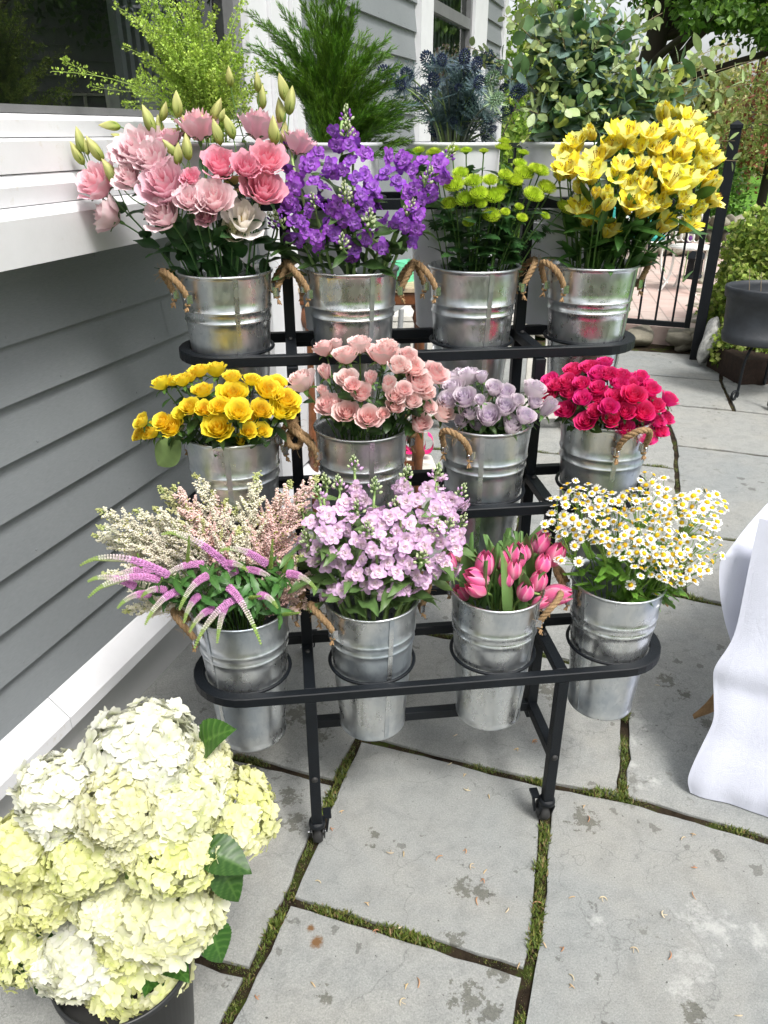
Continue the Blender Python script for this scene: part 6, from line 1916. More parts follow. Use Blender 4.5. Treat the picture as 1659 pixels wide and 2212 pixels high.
# ------------------------------------------------------------------ TABLE CLOTH at the right
def cloth():
    L = [(1690,1062,.753),(1659,1085,.752),(1610,1140,.69),(1568,1196,.635),(1554,1214,.61),(1553,1260,.55),(1557,1300,.50),(1566,1345,.44),(1581,1394,.385)]
    Lo = [(1640,1120,.752),(1612,1250,.60),(1588,1380,.44),(1540,1441,.36),(1541,1475,.31),(1542,1511,.27),(1543,1554,.22),(1526,1590,.17),(1503,1636,.11),(1483,1683,.045),(1491,1712,0.004)]
    t = thing('tablecloth', 'white linen cloth with stitched hems draped over a table to the ground', 'tablecloth', tuple(atz(1483, 1700, 0)))
    o0 = np.array(t.location)
    def panel(L, name, dirv, W, amp, fr, ph, hem):
        P = np.array([atz(*p) for p in L])
        n = 60
        k = np.linspace(0, len(P) - 1, n)
        E = np.stack([np.interp(k, range(len(P)), P[:, j]) for j in range(3)], 1)
        for _ in range(6): E[1:-1] = (E[:-2] + 2 * E[1:-1] + E[2:]) / 4
        m = 80
        s = np.linspace(0, 1, m) ** 1.1
        G = np.zeros((n, m, 3))
        d = nrm(dirv); nn = nrm(np.cross(d, (0, 0, 1)))
        for j in range(m):
            z = E[:, 2]
            dep = np.clip((0.75 - z) / 0.75, 0, 1)
            fold = amp * (0.25 + 0.75 * dep) * np.sin(fr * s[j] * 2 * pi + ph + 0.9 * dep) + amp * 0.35 * dep * np.sin(fr * 2.3 * s[j] * 2 * pi + 1.7)
            G[:, j] = E + d * W * s[j] + nn * (fold * min(1, s[j] * 6))[:, None]
        G += 0
        G = np.array(G)
        G[:, :, 2] = np.maximum(G[:, :, 2], 0.003)
        b = MB(); b.grid(G - o0)
        b.build(name, M['cloth'], t)
        b = MB()                                    # stitched hem down the edge
        H = G[:, 0] ; H2 = G[:, 0] + d * 0.012 
        off = nrm(CAM - H[n // 2]) * 0.0016
        b.grid(np.stack([H + off, H2 + off], 1) - o0)
        if hem: b.build('hem', M['cloth'], t)
    panel(L, 'cloth_panel', (0.93, -0.10, 0), 0.9, 0.010, 2.0, 0.3, True)
    panel(Lo, 'cloth_panel', (0.86, -0.50, 0), 0.8, 0.020, 2.4, 1.2, True)
    b = MB()
    tp = atz(1659, 1085, .752)
    G = np.zeros((2, 2, 3))
    G[0, 0] = tp; G[0, 1] = tp + np.array([0.95, -0.10, 0]); G[1, 0] = tp + np.array([0.55, 0.42, 0]); G[1, 1] = tp + np.array([1.45, 0.35, 0])
    b.grid(G - o0); b.build('cloth_top', M['cloth'], t)
    # burlap corner sticking out below
    P = np.array([atz(1496, 1545, .035), atz(1530, 1520, .07), atz(1552, 1490, .12), atz(1562, 1450, .20)])
    Q = np.array([atz(1497, 1550, .030), atz(1545, 1545, .05), atz(1575, 1520, .09), atz(1590, 1480, .17)])
    b = MB()
    g1 = bez(*P, 12); g2 = bez(*Q, 12)
    G = np.stack([g1, g1 * 0.5 + g2 * 0.5 + np.array([0, -0.012, 0.0]), g2], 1)
    b.grid(G); b.grid(G + np.array([0.003, 0.006, -0.002]))
    o = b.build('burlap_runner', M['burlap'])
    tag(o, 'brown burlap corner sticking out under the white tablecloth', 'burlap')
cloth()

# ------------------------------------------------------------------ BEHIND THE RACK
def bevelled(o, w=0.003): bevel_obj(o, w); return o
# brick terrace one step up, with a rubble edging
TZ = 0.14
p1, p2 = atz(1300, 748, 0), atz(1512, 768, 0)
ed = nrm(p2 - p1); en = np.array([-ed[1], ed[0], 0])
b = MB()
A_, B_ = p1 - ed * 1.6 + en * 0.28, p2 + ed * 0.05 + en * 0.28
V = [A_ + [0, 0, TZ], B_ + [0, 0, TZ], B_ + en * 6.0 + ed * 0.9 + [0, 0, TZ], A_ + en * 6.0 + [0, 0, TZ]]
V += [v - np.array([0, 0, 0.2]) for v in V]
b.add(V, [[0, 1, 2, 3], [0, 4, 5, 1], [1, 5, 6, 2], [0, 3, 7, 4]])
tag(b.build('brick_terrace', M['brick'], smooth=False), kind='structure')
def rock_T(seed):
    g = np.random.default_rng(seed)
    bm = bmesh.new()
    bmesh.ops.create_icosphere(bm, subdivisions=3, radius=1)
    V = np.array([v.co[:] for v in bm.verts]); F = np.array([[v.index for v in f.verts] for f in bm.faces]); bm.free()
    for _ in range(14):
        d = nrm(g.normal(size=3)); k = V @ d; lim = g.uniform(0.45, 0.85)
        V -= np.outer(np.clip(k - lim, 0, None), d) * 0.9
    V += 0.03 * np.sin(V[:, ::-1] * 7 + seed)
    return V, [F], np.ones((len(V), 3))
ROCKS = [rock_T(k) for k in range(6)]
def rubble(name, label, a, e, n, dep, h, z0=0.0, seed=0, mat='rubble'):
    g = np.random.default_rng(seed)
    b = MB()
    L = np.linalg.norm(e - a); d = nrm(e - a); nn = np.array([-d[1], d[0], 0])
    x = 0
    while x < L:
        w = g.uniform(0.10, 0.30)
        for row in range(n):
            hh = h / n * g.uniform(0.85, 1.25)
            b.addT(ROCKS[int(g.integers(0, 6))], frame((0, 0, 1), atan2(d[1], d[0]) + g.uniform(-0.15, 0.15)), np.array([w * 0.62, dep * g.uniform(0.45, 0.6), hh * 0.62]), a + d * (x + w / 2 + g.uniform(-0.04, 0.04)) + nn * dep * 0.5 + np.array([0, 0, z0 + h / n * (row + 0.45)]))
        x += w * 0.9
    o = b.build(name, M[mat])
    return tag(o, label, 'stone edging')
rubble('stone_step', 'low rubble stone step along the front of the brick terrace', p1 - ed * 1.6, p2 + ed * 0.1, 1, 0.34, 0.155, seed=3)
q1, q2 = aty(1180, 600, 11.0), aty(1560, 600, 10.2)
rubble('stone_wall', 'low rough stone wall at the back of the brick terrace', np.array([q1[0], 10.6, 0]), np.array([q2[0] + 0.5, 10.2, 0]), 3, 0.5, 0.52, TZ, seed=5)
rubble('stone_wall', 'short mossy stone wall running beside the gate post', atz(1515, 742, 0.1) * [1, 1, 0] + np.array([0.02, 0.1, 0]), atz(1545, 560, 0.1) * [1, 1, 0] + np.array([0.05, 0, 0]), 1, 0.20, 0.16, 0.0, seed=8)

# metal gate and posts
GP = atz(1505, 748, 0.10)
gl = atz(1334, 691, 0.2); gr_ = atz(1490, 703, 0.2)
gd = nrm((gr_ - gl) * [1, 1, 0])
gate = thing('garden_gate', 'black metal garden gate with upright bars standing before the brick terrace', 'gate', tuple(gr_))
go = np.array(gate.location)
def gpart(bb, name):
    bb.V = [v - go for v in bb.V]
    return bb.build(name, M['black'], gate, smooth=False)
GW = 1.25
b = MB()
for d0 in (0.0, -GW):
    pz = gr_ + gd * (d0 - 0.02); b.bar([pz[0], pz[1], 0.18], [pz[0], pz[1], 1.52], 0.045, 0.045, up=gd)
for z in (0.20, 1.38, 1.50):
    a = gr_ + gd * -0.04; e = gr_ - gd * (GW); b.bar([a[0], a[1], z], [e[0], e[1], z], 0.035, 0.04)
bevelled(gpart(b, 'gate_frame'))
for k in range(9):
    p = gr_ - gd * (0.137 + 0.132 * k)
    b = MB(); b.bar([p[0], p[1], 0.218], [p[0], p[1], 1.362], 0.017, 0.017, up=gd); gpart(b, 'bar')
def fence_post(p, label, h=1.62, w=0.075):
    t = thing('fence_post', label, 'fence post', (p[0], p[1], 0))
    b = MB(); b.bar((0, 0, 0.0), (0, 0, h), w, w, up=gd); bevelled(b.build('post', M['black'], t, False))
    b = MB(); b.lathe([(w * 0.80, h), (w * 0.80, h + 0.025), (0.0, h + 0.055)], 4, R=frame((0, 0, 1), atan2(gd[1], gd[0]) + pi / 4)); b.build('cap', M['black'], t, False)
fence_post(GP, 'thick black fence post with flat cap beside the boxwood')
gl2 = gr_ - gd * (GW + 0.09)
fence_post(gl2, 'black gate post on the house side, behind the white eucalyptus bucket', 1.60)
# fence panel between the gate and the house
ft = thing('metal_fence', 'black metal fence panel between the gate and the house', 'fence', tuple(gl2))
fo = np.array(ft.location)
b = MB()
he = hw(5.6, 0.1, 0)
fd = nrm((he - gl2) * [1, 1, 0]); FL = np.linalg.norm((he - gl2)[:2])
for z in (0.20, 1.38, 1.50): b.bar(np.array([0, 0, z - fo[2]]), fd * FL + np.array([0, 0, z - fo[2]]), 0.03, 0.035)
b.build('rails', M['black'], ft, False)
for k in range(int(FL / 0.132)):
    b = MB(); p = fd * 0.132 * (k + 1); b.bar([p[0], p[1], 0.2 - fo[2]], [p[0], p[1], 1.48 - fo[2]], 0.017, 0.017, up=fd); b.build('bar', M['black'], ft, False)
fence_post(gl2 + fd * 1.15, 'black fence post behind the sea holly bucket', 1.60)

# white slatted side table far behind (weathered wood)
def slat_table():
    a = atz(1098, 712, .66); c_ = atz(1182, 700, .66)
    t = thing('slatted_table', 'weathered white wooden table with slatted sides behind the rack', 'table', (0.55, 4.35, 0))
    o = np.array(t.location)
    b = MB(); b.box((0.0, 0.28, 0.665), (1.25, 0.62, 0.03)); b.box((0.0, -0.015, 0.615), (1.2, 0.025, 0.06)); bevelled(b.build('tabletop', M['oldwhite'], t, False))
    for x in (-0.56, 0.56):
        for y in (0.02, 0.54):
            b = MB(); b.bar((x, y, 0.0), (x, y, 0.65), 0.05, 0.05); b.build('leg', M['oldwhite'], t, False)
        b = MB(); b.box((x, 0.28, 0.03), (0.07, 0.66, 0.055)); b.build('foot', M['oldwhite'], t, False)
    b = MB()
    for k in range(11): b.box((-0.48 + 0.096 * k, 0.0, 0.33), (0.03, 0.02, 0.52))
    b.box((0, 0.0, 0.10), (1.1, 0.025, 0.05)); b.build('side_slats', M['oldwhite'], t, False)
slat_table()
# small wooden table with turned legs, berry baskets, grey tubes
def turned_table():
    p = atz(880, 612, .78)
    Yt = 3.15
    top = aty(872, 622, Yt)
    zt = top[2]
    t = thing('turned_leg_table', 'small varnished table with turned legs behind the purple stock', 'table', (top[0], Yt, 0))
    b = MB(); b.box((-0.16, 0.20, zt - 0.008), (0.56, 0.42, 0.02)); bevelled(b.build('tabletop', M['agedtop'], t, False))
    b = MB(); b.box((-0.16, 0.20, zt - 0.045), (0.54, 0.40, 0.05)); bevelled(b.build('apron', M['wood'], t, False), 0.008)
    for (x, y) in ((0.075, 0.03), (0.075, 0.36), (-0.39, 0.03), (-0.39, 0.36)):
        b = MB()
        h = zt - 0.07
        b.lathe([(0.016, h), (0.02, h - 0.01), (0.032, h - 0.03), (0.038, h - 0.055), (0.030, h - 0.08), (0.018, h - 0.095), (0.015, h - 0.12), (0.017, h - 0.4), (0.022, h * 0.35), (0.03, h * 0.33), (0.022, h * 0.31), (0.016, h * 0.2), (0.02, 0.05), (0.014, 0.0)], 16, o=(x, y, 0))
        b.build('leg', M['wood'], t)
    b = MB()
    for k in range(8): b.bar((-0.39 + 0.058 * k, 0.03, h * 0.28), (-0.39 + 0.058 * k, 0.36, h * 0.28), 0.014, 0.010)
    b.bar((-0.39, 0.03, h * 0.28), (0.075, 0.03, h * 0.28), 0.016, 0.02); b.bar((-0.39, 0.36, h * 0.28), (0.075, 0.36, h * 0.28), 0.016, 0.02)
    b.build('slatted_shelf', M['wood'], t, False)
    for k, (x, y, lab) in enumerate(((870, 602, 'mint green card berry basket at the front of the wooden table'), (885, 594, 'mint green card berry basket behind the other one on the table'))):
        q = atz(x, y, zt)
        q = np.array([top[0] - 0.045 + 0.065 * k, Yt + 0.07 + 0.10 * k, zt + 0.003])
        b = MB()
        b.lathe([(0.0, 0.0), (0.052, 0.0), (0.066, 0.075), (0.069, 0.075), (0.055, -0.001)], 4, R=frame((0, 0, 1), 0.5 + k))
        o = b.build('berry_basket', M['mint'], None, False, tuple(q)); tag(o, lab, 'basket', 'mint green berry baskets on the wooden table')
    return top, zt
TT, TTZ = turned_table()
def grey_tubes():
    t = thing('folded_chairs', 'bundle of folded grey metal tube chairs leaning behind the rack', 'chairs', (TT[0] - 0.12, TT[1] + 0.62, 0))
    g = np.random.default_rng(9)
    for k in range(9):
        x = -0.14 + 0.045 * k
        b = MB(); a = np.array([x + g.uniform(-0.02, 0.02), g.uniform(-0.03, 0.03), 0.0]); e = np.array([x * 0.8 + 0.10 * sin(k * 1.9), 0.12 + g.uniform(-0.03, 0.03), 0.80])
        b.tube(bez(a, a + [0, 0.02, 0.25], e - [0, 0, 0.2], e, 10), 0.014, 10, cap=True); b.build('tube_leg', M['greytube'], t)
grey_tubes()
def ribbon_bag():
    q = atz(895, 1020, 0.0)
    t = thing('paper_bag', 'white paper bag with a magenta ribbon lying behind the rack', 'bag', (q[0], q[1], 0))
    b = MB()
    b.add([(-0.16, -0.06, 0.0), (0.13, -0.06, 0.0), (0.11, 0.08, 0.0), (-0.14, 0.08, 0.0), (-0.15, -0.04, 0.10), (0.10, -0.03, 0.07), (0.09, 0.05, 0.08), (-0.13, 0.06, 0.12)], [[0, 1, 5, 4], [1, 2, 6, 5], [2, 3, 7, 6], [3, 0, 4, 7], [4, 5, 6, 7]])
    bevelled(b.build('bag', M['oldwhite'], t, False), 0.01)
    for k in range(3):
        b = MB(); th = np.linspace(0, 2 * pi * 0.85, 16) + k
        P = np.stack([0.055 * np.cos(th) + 0.04 * (k - 1), -0.02 + 0.02 * np.sin(th * 2), 0.16 + 0.05 * np.sin(th)], 1)
        b.grid(np.stack([P, P + np.array([0, 0.035, 0.01])], 1)); b.build('ribbon', M['pinkribbon'], t)
ribbon_bag()

# ------------------------------------------------------------------ RIGHT BACKGROUND
def planter():
    c = np.array([2.52, 5.02, 0.0])
    t = thing('oval_planter', 'charcoal oval barrel planter standing on a wrought iron scroll stand', 'planter', tuple(c))
    S = np.array([[1.0, 0, 0], [0, 0.72, 0], [0, 0, 1]])
    b = MB()
    z0, z1 = 0.37, 0.72
    pr = [(0, z0), (0.295, z0), (0.300, z0 + 0.01), (0.308, z0 + 0.055), (0.298, z0 + 0.06), (0.315, z1 - 0.07), (0.330, z1 - 0.065), (0.338, z1 - 0.01), (0.334, z1), (0.318, z1), (0.315, z1 - 0.03), (0.30, z1 - 0.2), (0, z1 - 0.2)]
    b.lathe(pr, 72, R=S); b.build('planter_body', M['planter'], t)
    b = MB(); b.lathe([(0, z1 - 0.16), (0.300, z1 - 0.155)], 32, R=S); b.build('soil', M['potsoil'], t)
    b = MB()
    for k in range(6):
        x, y = rr(-0.2, 0.05), rr(-0.12, 0.1); b.tube([(x, y, z1 - 0.1), (x + rr(-0.05, 0.05), y, z1 + rr(0.0, 0.12))], [0.003, 0.002], 4, (0.3, 0.24, 0.16))
    b.build('dry_stalks', M['stem'], t)
    tg_ = MB(); tg_.box((0.05, -0.17, z1 + 0.0), (0.07, 0.003, 0.05), frame((0.5, -0.4, 1)) ); tg_.build('plant_tag', M['brass'], t, False)
    tg_ = MB(); tg_.box((0.052, -0.172, z1 + 0.014), (0.06, 0.003, 0.018), frame((0.5, -0.4, 1))); tg_.build('tag_stripe', M['bluecard'], t, False)
    for (x, y, s) in ((-0.20, -0.12, -1), (-0.05, -0.30, -1), (0.26, -0.1, 1), (0.15, 0.22, 1)):
        b = MB()
        d = nrm([x, y, 0])
        base = np.array([x, y, 0.0])
        P = bez(base * 0.55 + [0, 0, z0 + 0.01], base * 1.15 + [0, 0, z0 - 0.10], base * 0.75 + [0, 0, 0.10], base * 1.0 + [0, 0, 0.012], 16)
        th = np.linspace(0, 1.7 * pi, 14)[1:]
        sc = np.array([base + d * 0.04 * np.sin(a) * (1 - a / 14) + np.array([0, 0, 0.012 + 0.035 * (1 - np.cos(a)) * (1 - a / 14)]) for a in th])
        b.tube(np.vstack([P, sc]), 0.009, 8); b.build('iron_leg', M['black'], t)
planter()
def leafmass(center, rad, n, size, col, seed, squash=(1, 1, 1), shell=0.35, hole=0.0):
    """points spread through the outer part of a lumpy crown, with leaves"""
    g = np.random.default_rng(seed)
    d = unit(g.normal(size=(n, 3)))
    lump = 1 + 0.13 * np.sin(d[:, 0] * 5 + seed) + 0.12 * np.sin(d[:, 1] * 7 + seed * 2) + 0.10 * np.sin(d[:, 2] * 6 + d[:, 0] * 4)
    r = (1 - shell * g.uniform(0, 1, n) ** 1.3) * lump
    P = np.array(center) + d * (r * rad)[:, None] * np.array(squash)
    if hole:
        q = np.sin(P[:, 0] * 2.2 / rad * 2 + seed) + np.sin(P[:, 1] * 2.6 / rad * 2) + np.sin(P[:, 2] * 3.1 / rad * 2 + 1)
        P = P[q > -hole * 0 - 0.9 + hole]
    m = len(P)
    D = unit(g.normal(size=(m, 3)) + np.array([0, 0, -0.3])); U = unit(np.cross(D, g.normal(size=(m, 3))))
    cl = np.array(col)[g.integers(0, len(col), m)] * g.uniform(0.65, 1.35, (m, 1))
    return P, D, U, g.uniform(0.7, 1.3, m) * size, cl
def crown(t, name, o, blobs, n, size, col, seed, ratio=0.28, shell=0.5, hole=0.0, mat='tree'):
    b = MB()
    for k, (c, r, sq) in enumerate(blobs):
        P, D, U, L, C = leafmass(c, r, int(n * r * r / sum(x[1] ** 2 for x in blobs)), size, col, seed + k, sq, shell, hole)
        many(b, P - o, D, U, L, L * ratio, C, 0.25)
    b.build(name, M[mat], t, smooth=False)
def tree(label, base, h, blobs, n, size, col, seed, tr=0.15, lean=(0, 0), cat='tree', name='tree', hole=0.0, shell=0.5, limbs=7, ratio=0.28):
    base = np.array(base, float)
    t = thing(name, label, cat, tuple(base))
    b = MB()
    top = np.array([lean[0], lean[1], h])
    P = bez(np.zeros(3), np.array([0, 0, h * 0.35]), top * 0.7, top, 10)
    b.tube(P, [tr, tr * 0.7, tr * 0.5], 10, (0.045, 0.036, 0.030))
    g = np.random.default_rng(seed)
    for k in range(limbs):
        c = np.array(blobs[k % min(5, len(blobs))][0]) - base; r = blobs[k % min(5, len(blobs))][1]
        s0 = P[int(g.integers(4, 9))]
        e = c + g.normal(size=3) * r * 0.45
        b.tube(bez(s0, s0 * 0.6 + e * 0.4 + np.array([0, 0, 0.15 * h * 0.3]), s0 * 0.2 + e * 0.8, e, 8), [tr * 0.24, tr * 0.06], 7, (0.05, 0.04, 0.032))
    b.build('trunk', M['bark'], t)
    crown(t, 'crown', base, blobs, n, size, col, seed, hole=hole, shell=shell, ratio=ratio)
    return t
# boxwood
def shrub(label, c, r, sq, n, size, col, seed, name='boxwood', lower=None):
    t = thing(name, label, 'shrub', (c[0], c[1], 0))
    o = np.array([c[0], c[1], 0.0])
    b = MB()
    for k in range(7):
        a = k * 0.9; b.tube([(0.05 * cos(a), 0.05 * sin(a), 0), (0.3 * r * cos(a), 0.3 * r * sin(a), c[2] * 0.6), (0.6 * r * cos(a), 0.6 * r * sin(a), c[2] + 0.3 * r)], [0.02, 0.008], 6, (0.08, 0.06, 0.04))
    b.build('stems', M['bark'], t)
    b = MB()
    for (c_, r_, s_) in [(c, r, sq)] + (lower or []):
        b.addT(ROCKS[1], np.eye(3), np.array(s_) * r_ * 0.80, np.array(c_) - o, (0.03, 0.045, 0.015))
    b.build('dark_core', M['bark'], t)  # solid dark lump added inside so the leaf shell isn't see-through
    crown(t, 'leaves', o, [(c, r, sq)] + (lower or []), n, size, col, seed, shell=0.22, ratio=0.5)
BX = [(0.24, 0.36, 0.05), (0.34, 0.46, 0.08), (0.13, 0.22, 0.04), (0.42, 0.48, 0.14)]
shrub('rounded boxwood bush behind the charcoal planter', (3.25, 6.05, 0.42), 0.72, (1, 0.9, 0.90), 46000, 0.040, BX, 4, lower=[((3.0, 5.75, 0.25), 0.5, (1, 0.7, 0.9)), ((2.72, 5.85, 0.42), 0.22, (0.8, 0.8, 1.8))])
pb_ = atz(1525, 800, 0)
b = MB(); b.box((2.95, 5.55, 0.08), (0.95, 0.5, 0.20), frame((0, 0, 1), 0.1))
tag(bevelled(b.build('low_planter_box', M['rustbox'], smooth=False), 0.01), 'low rusty brown planter box under the boxwood bush', 'planter')
b = MB(); b.addT(ROCKS[2], frame((0.2, 0, 1), 0.4), np.array([0.10, 0.12, 0.22]), aty(1537, 735, 5.75))
tag(b.build('standing_stone', M['mottled']), 'mottled black and white stone standing beside the gate post', 'stone')

# white cast chairs and teal cushion on the terrace
def chair(pos, rot, label, cush=False):
    t = thing('garden_chair', label, 'chair', (pos[0], pos[1], TZ), 'white cast iron chairs on the brick terrace')
    t.rotation_euler = (0, 0, rot)
    b = MB(); b.lathe([(0, 0.445), (0.20, 0.44), (0.215, 0.425), (0.20, 0.415), (0, 0.42)], 28); b.build('seat', M['castwhite'], t)
    for k in range(4):
        a = pi / 4 + k * pi / 2
        d = np.array([cos(a), sin(a), 0])
        b = MB(); b.tube(bez(d * 0.17 + [0, 0, 0.42], d * 0.16 + [0, 0, 0.25], d * 0.16 + [0, 0, 0.12], d * 0.26, 8), 0.013, 7, cap=True)
        b.lathe([(0.0, 0.02), (0.016, 0.015), (0.016, 0.0)], 8, o=d * 0.26); b.build('leg', M['castwhite'], t)
    b = MB()
    th = np.linspace(0, pi, 18)
    b.tube(np.stack([0.19 * np.cos(th), 0.19 + 0 * th + 0.04 * np.sin(th), 0.44 + 0.44 * np.sin(th)], 1), 0.012, 7)
    for k in range(5):
        cx = -0.12 + 0.06 * k
        for z in (0.55, 0.68, 0.78):
            if abs(cx) > 0.17 * sqrt(max(0, 1 - ((z - 0.44) / 0.44) ** 2)): continue
            tt = np.linspace(0, 2 * pi, 13)
            b.tube(np.stack([cx + 0.035 * np.cos(tt), 0.215 + 0 * tt, z + 0.05 * np.sin(tt)], 1), 0.008, 6)
    b.build('backrest', M['castwhite'], t)
    if cush:
        b = MB(); b.lathe([(0, 0.50), (0.16, 0.495), (0.20, 0.475), (0.18, 0.45), (0, 0.448)], 24); b.build('cushion', M['teal'], t)
ch1 = atz(1420, 640, TZ); ch2 = atz(1500, 600, TZ)
chair(atz(1478, 628, TZ), 2.4, 'white cast iron chair seen between the gate bars, ornate back to the right')
chair(atz(1385, 610, TZ), 0.6, 'white cast iron chair with teal cushion, left of the other chairs', True)
chair(atz(1310, 605, TZ), 3.6, 'white cast iron chair behind the alstroemeria bucket', True)
def small_table():
    q = atz(1345, 598, TZ) + np.array([0.0, 0.9, 0])
    t = thing('terrace_table', 'round terrace table under a teal cloth behind the gate', 'table', (q[0], q[1], TZ))
    b = MB(); n = 60
    th = np.linspace(0, 2 * pi, n + 1)[:-1]
    P = np.zeros((8, n, 3))
    for k, (r, z) in enumerate(((0.02, 0.74), (0.40, 0.74), (0.47, 0.735), (0.49, 0.70), (0.50, 0.60), (0.51, 0.50), (0.52, 0.42), (0.53, 0.34))):
        rr_ = r + 0.025 * np.sin(th * 9) * max(0, (0.74 - z) / 0.4); P[k, :, 0] = rr_ * np.cos(th); P[k, :, 1] = rr_ * np.sin(th); P[k, :, 2] = z
    b.grid(P, closeu=True); b.build('teal_cloth', M['teal'], t)
    b = MB(); b.tube([(0, 0, 0), (0, 0, 0.72)], 0.03, 10); b.build('pedestal', M['castwhite'], t)
small_table()
# purple tulip by the wall
def far_tulip():
    q = aty(1490, 513, 8.6)
    t = thing('purple_tulip', 'single dark purple tulip growing beyond the gate bars', 'tulip', (q[0], q[1], 0.1))
    b = MB(); b.tube([(0, 0, 0), (0.01, 0, q[2] - 0.15)], 0.006, 5, (0.14, 0.25, 0.08)); b.build('stem', M['stem'], t)
    b = MB()
    for k in range(6):
        a = k * pi / 3; v = np.linspace(0, 1, 6)[:, None]; u = np.array([[-1, 0, 1]])
        r = 0.035 * np.sin(np.clip(v * 0.85 + 0.08, 0, 1) * pi) ** 0.6 + 0.002; ang = a + u * 0.7 * np.sin(np.clip(v * 0.95 + 0.03, 0, 1) * pi) ** 0.5
        b.grid(np.stack([r * np.cos(ang), r * np.sin(ang), q[2] - 0.16 + 0.08 * v + 0 * u], -1), (0.16, 0.05, 0.24))
    b.build('bloom', M['petal'], t)
    b = MB(); b.addT(leaf_T(1, 0.12, 8, 0.2, 0.3, (0.10, 0.20, 0.08)), frame((1, 0, 0.2), 0) @ np.eye(3), 0.22, (0, 0, 0.02)); b.addT(leaf_T(1, 0.12, 8, 0.2, 0.3, (0.10, 0.20, 0.08)), frame((-1, 0, 0.2), 1), 0.2, (0, 0, 0.02)); b.build('leaf', M['leaf'], t)
far_tulip()
# ornamental lantern, dark
q = aty(1506, 545, 8.8)
b = MB(); b.lathe([(0.10, 0.0), (0.11, 0.02), (0.09, 0.04), (0.085, 0.20), (0.12, 0.22), (0.03, 0.32), (0.02, 0.36), (0.0, 0.37)], 4)
o = b.build('lantern', M['black'], None, False, (q[0], q[1], TZ + 0.0)); tag(o, 'small black lantern on the terrace beyond the gate', 'lantern')

# trees
GR = [(0.09, 0.17, 0.02), (0.15, 0.26, 0.03), (0.06, 0.12, 0.015), (0.22, 0.34, 0.05)]
YG = [(0.34, 0.48, 0.06), (0.24, 0.38, 0.05), (0.42, 0.52, 0.12), (0.16, 0.28, 0.04)]
RD = [(0.38, 0.17, 0.09), (0.42, 0.38, 0.13), (0.30, 0.42, 0.10), (0.30, 0.10, 0.06), (0.40, 0.48, 0.16), (0.26, 0.36, 0.09), (0.42, 0.50, 0.18)]
DK = [(0.045, 0.11, 0.012), (0.08, 0.17, 0.02), (0.13, 0.24, 0.03), (0.06, 0.13, 0.015)]
tree('large dark maple with a heavy trunk, branches hanging over the lawn', (3.75, 13.5, 0), 3.6,
     [((4.9, 13.0, 3.62), 1.25, (1.3, 1, 0.62)), ((6.4, 12.8, 3.5), 1.35, (1.2, 1, 0.62)), ((3.5, 13.4, 4.4), 1.3, (1.2, 1, 0.7)), ((5.4, 14.5, 4.6), 1.8, (1.2, 1, 0.7)), ((4.5, 12.2, 3.02), 0.42, (1.4, 1, 0.6)), ((5.3, 12.1, 2.85), 0.42, (1.5, 1, 0.6)), ((6.1, 12.1, 2.75), 0.5, (1.4, 1, 0.6))],
     34000, 0.13, DK, 12, tr=0.28, lean=(0.45, 0), limbs=12, hole=0.2, shell=0.85)
tree('reddish green japanese maple beyond the boxwood, right edge', (7.3, 16.0, 0), 2.0, [((7.35, 16.0, 2.05), 1.15, (1.0, 1, 1.1)), ((8.7, 16.3, 1.7), 1.5, (1.0, 1, 1.0)), ((6.6, 15.8, 1.15), 0.62, (1, 1, 0.9))], 24000, 0.09, RD, 22, tr=0.10, limbs=8, hole=0.2, shell=0.7)
tree('pale yellow flowering tree far beyond the lawn', (9.6, 26, 0), 3.0, [((9.4, 26, 2.2), 1.6, (1, 1, 0.9)), ((11.8, 27, 2.2), 1.8, (1.2, 1, 0.8))], 9000, 0.20, [(0.45, 0.42, 0.14), (0.50, 0.48, 0.24), (0.32, 0.36, 0.12)], 32, tr=0.12, hole=0.2, shell=0.7)
tree('fresh green tree just past the corner of the house', (2.0, 11.0, 0), 3.2, [((2.05, 11.0, 2.6), 0.75, (0.8, 1, 1.4)), ((2.0, 10.8, 1.4), 0.7, (0.9, 1, 1.2)), ((2.2, 11.2, 0.7), 0.8, (1, 1, 1)), ((2.3, 11.2, 4.0), 1.0, (0.9, 1, 1.1))], 20000, 0.09, YG, 42, tr=0.10, hole=0.1, shell=0.8)
tree('dark green yew behind the eucalyptus bucket', (3.3, 12.0, 0), 1.8, [((3.3, 12.2, 1.15), 1.0, (1.2, 1, 0.9)), ((4.5, 12.8, 0.8), 0.8, (1.2, 1, 0.8))], 16000, 0.09, DK, 52, tr=0.10, hole=0.0, shell=0.7)
tree('tall pink blossomed tree far off between the maples', (10.2, 24.0, 0), 5.0, [((10.0, 24, 4.9), 1.5, (1.2, 1, 0.8)), ((11.6, 24.5, 4.2), 1.2, (1, 1, 0.8))], 6000, 0.15, [(0.42, 0.26, 0.24), (0.34, 0.34, 0.16), (0.28, 0.30, 0.12)], 62, tr=0.12, hole=0.6, shell=0.9)
def treeline():
    b = MB()
    g = np.random.default_rng(77)
    for k in range(16):
        x = -2 + k * 2.6; y = 36 + g.uniform(-3, 3)
        P, D, U, L, C = leafmass((x, y, 1.4 + g.uniform(-0.3, 0.8)), 2.2 + g.uniform(-0.4, 0.5), 2600, 0.36, GR + RD[:3] + YG[:2], 80 + k, (1, 1, 0.8), 0.5)
        many(b, P, D, U, L, L * 0.3, C, 0.25)
    tag(b.build('treeline', M['tree'], smooth=False), 'mixed green and russet woodland edge beyond the lawn', 'woodland', kind='stuff')
treeline()
# iron fence in the far distance and terrace path edge
sheet('path', 3.2, 9.0, 10.7, 11.4, 0.004, M['stone'])

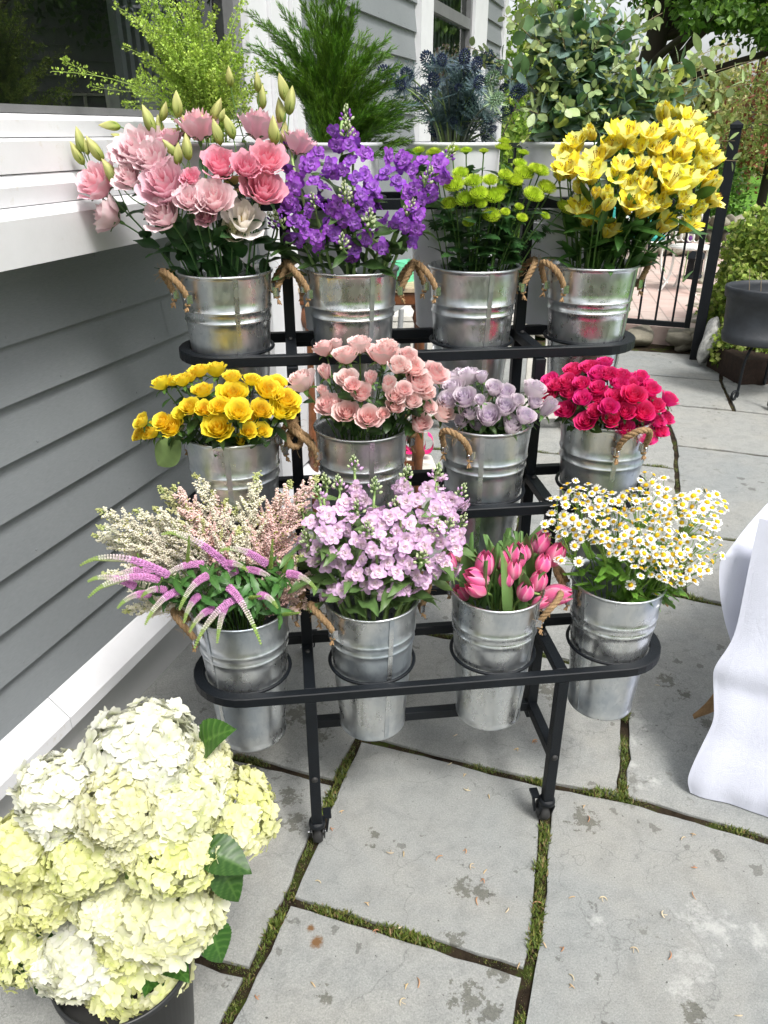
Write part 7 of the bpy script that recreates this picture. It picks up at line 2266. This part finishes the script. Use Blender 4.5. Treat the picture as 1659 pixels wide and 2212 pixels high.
# ------------------------------------------------------------------ what the big window mirrors: a barn and trees across the yard
def barn():
    o = np.array([9.4, 8.0, 0])
    t = thing('barn', 'dark clapboard gabled barn across the yard, mirrored in the big window', 'barn', tuple(o))
    D = nrm([-0.977, -0.718, 0]); S = np.array([-D[1], D[0], 0]); Zv = np.array([0, 0, 1.0])
    w, h, rg = 2.2, 2.6, 4.3
    def P(s, z, d=0): return S * s + Zv * z - D * d
    b = MB()
    b.add([P(-w, 0), P(w, 0), P(w, h), P(-w, h)], [[0, 1, 2, 3]]); b.add([P(-w, h), P(w, h), P(0, rg)], [[0, 1, 2]])
    b.add([P(-w, 0), P(-w, h), P(-w, h, 4), P(-w, 0, 4)], [[0, 1, 2, 3]]); b.add([P(w, 0), P(w, h), P(w, h, 4), P(w, 0, 4)], [[0, 1, 2, 3]])
    for k in range(18):
        z = 0.14 + 0.2 * k
        ww = w if z < h else w * (rg - z) / (rg - h)
        b.bar(P(-ww, z, -0.012), P(ww, z, -0.012), 0.03, 0.02)
    b.build('wall', M['barnwall'], t, False)
    b = MB()
    for sg in (-1, 1):
        b.bar(P(sg * (w + 0.2), h - 0.17, -0.05), P(0, rg + 0.03, -0.05), 0.06, 0.16, up=D)
    b.build('bargeboard', M['oldwhite'], t, False)
    b = MB()
    for sg in (-1, 1):
        a1, a2 = P(sg * (w + 0.2), h - 0.14, -0.1), P(0, rg + 0.10, -0.1)
        b.add([a1, a2, a2 - D * 4.2, a1 - D * 4.2], [[0, 1, 2, 3]])
    b.build('roof', M['barnwall'], t, False)
    for s_ in (-0.8, 0.8):
        b = MB()
        for ds in (-0.32, 0, 0.32): b.bar(P(s_ + ds, 1.1, -0.04), P(s_ + ds, 2.1, -0.04), 0.05, 0.04, up=D)
        for z in (1.1, 1.6, 2.1): b.bar(P(s_ - 0.34, z, -0.04), P(s_ + 0.34, z, -0.04), 0.05, 0.04)
        b.build('window_frame', M['oldwhite'], t, False)
barn()
tree('dense tree across the yard, mirrored in the big window', (4.8, 4.0, 0), 3.2, [((5.4, 3.5, 3.4), 1.2, (1, 1, 0.8)), ((8.6, 8.6, 4.2), 1.6, (1.1, 1, 0.9))], 12000, 0.12, DK, 72, tr=0.12, hole=0.2, shell=0.8)
tree('broad tree standing behind the photographer, mirrored in the metal buckets', (2.5, -5.5, 0), 4.0, [((2.5, -5.5, 4.2), 2.2, (1.2, 1, 0.8)), ((-0.5, -6.0, 3.0), 2.0, (1.2, 1, 0.8)), ((5.2, -5.0, 3.2), 2.0, (1.1, 1, 0.9))], 14000, 0.2, GR, 73, tr=0.2, hole=0.1, shell=0.8)
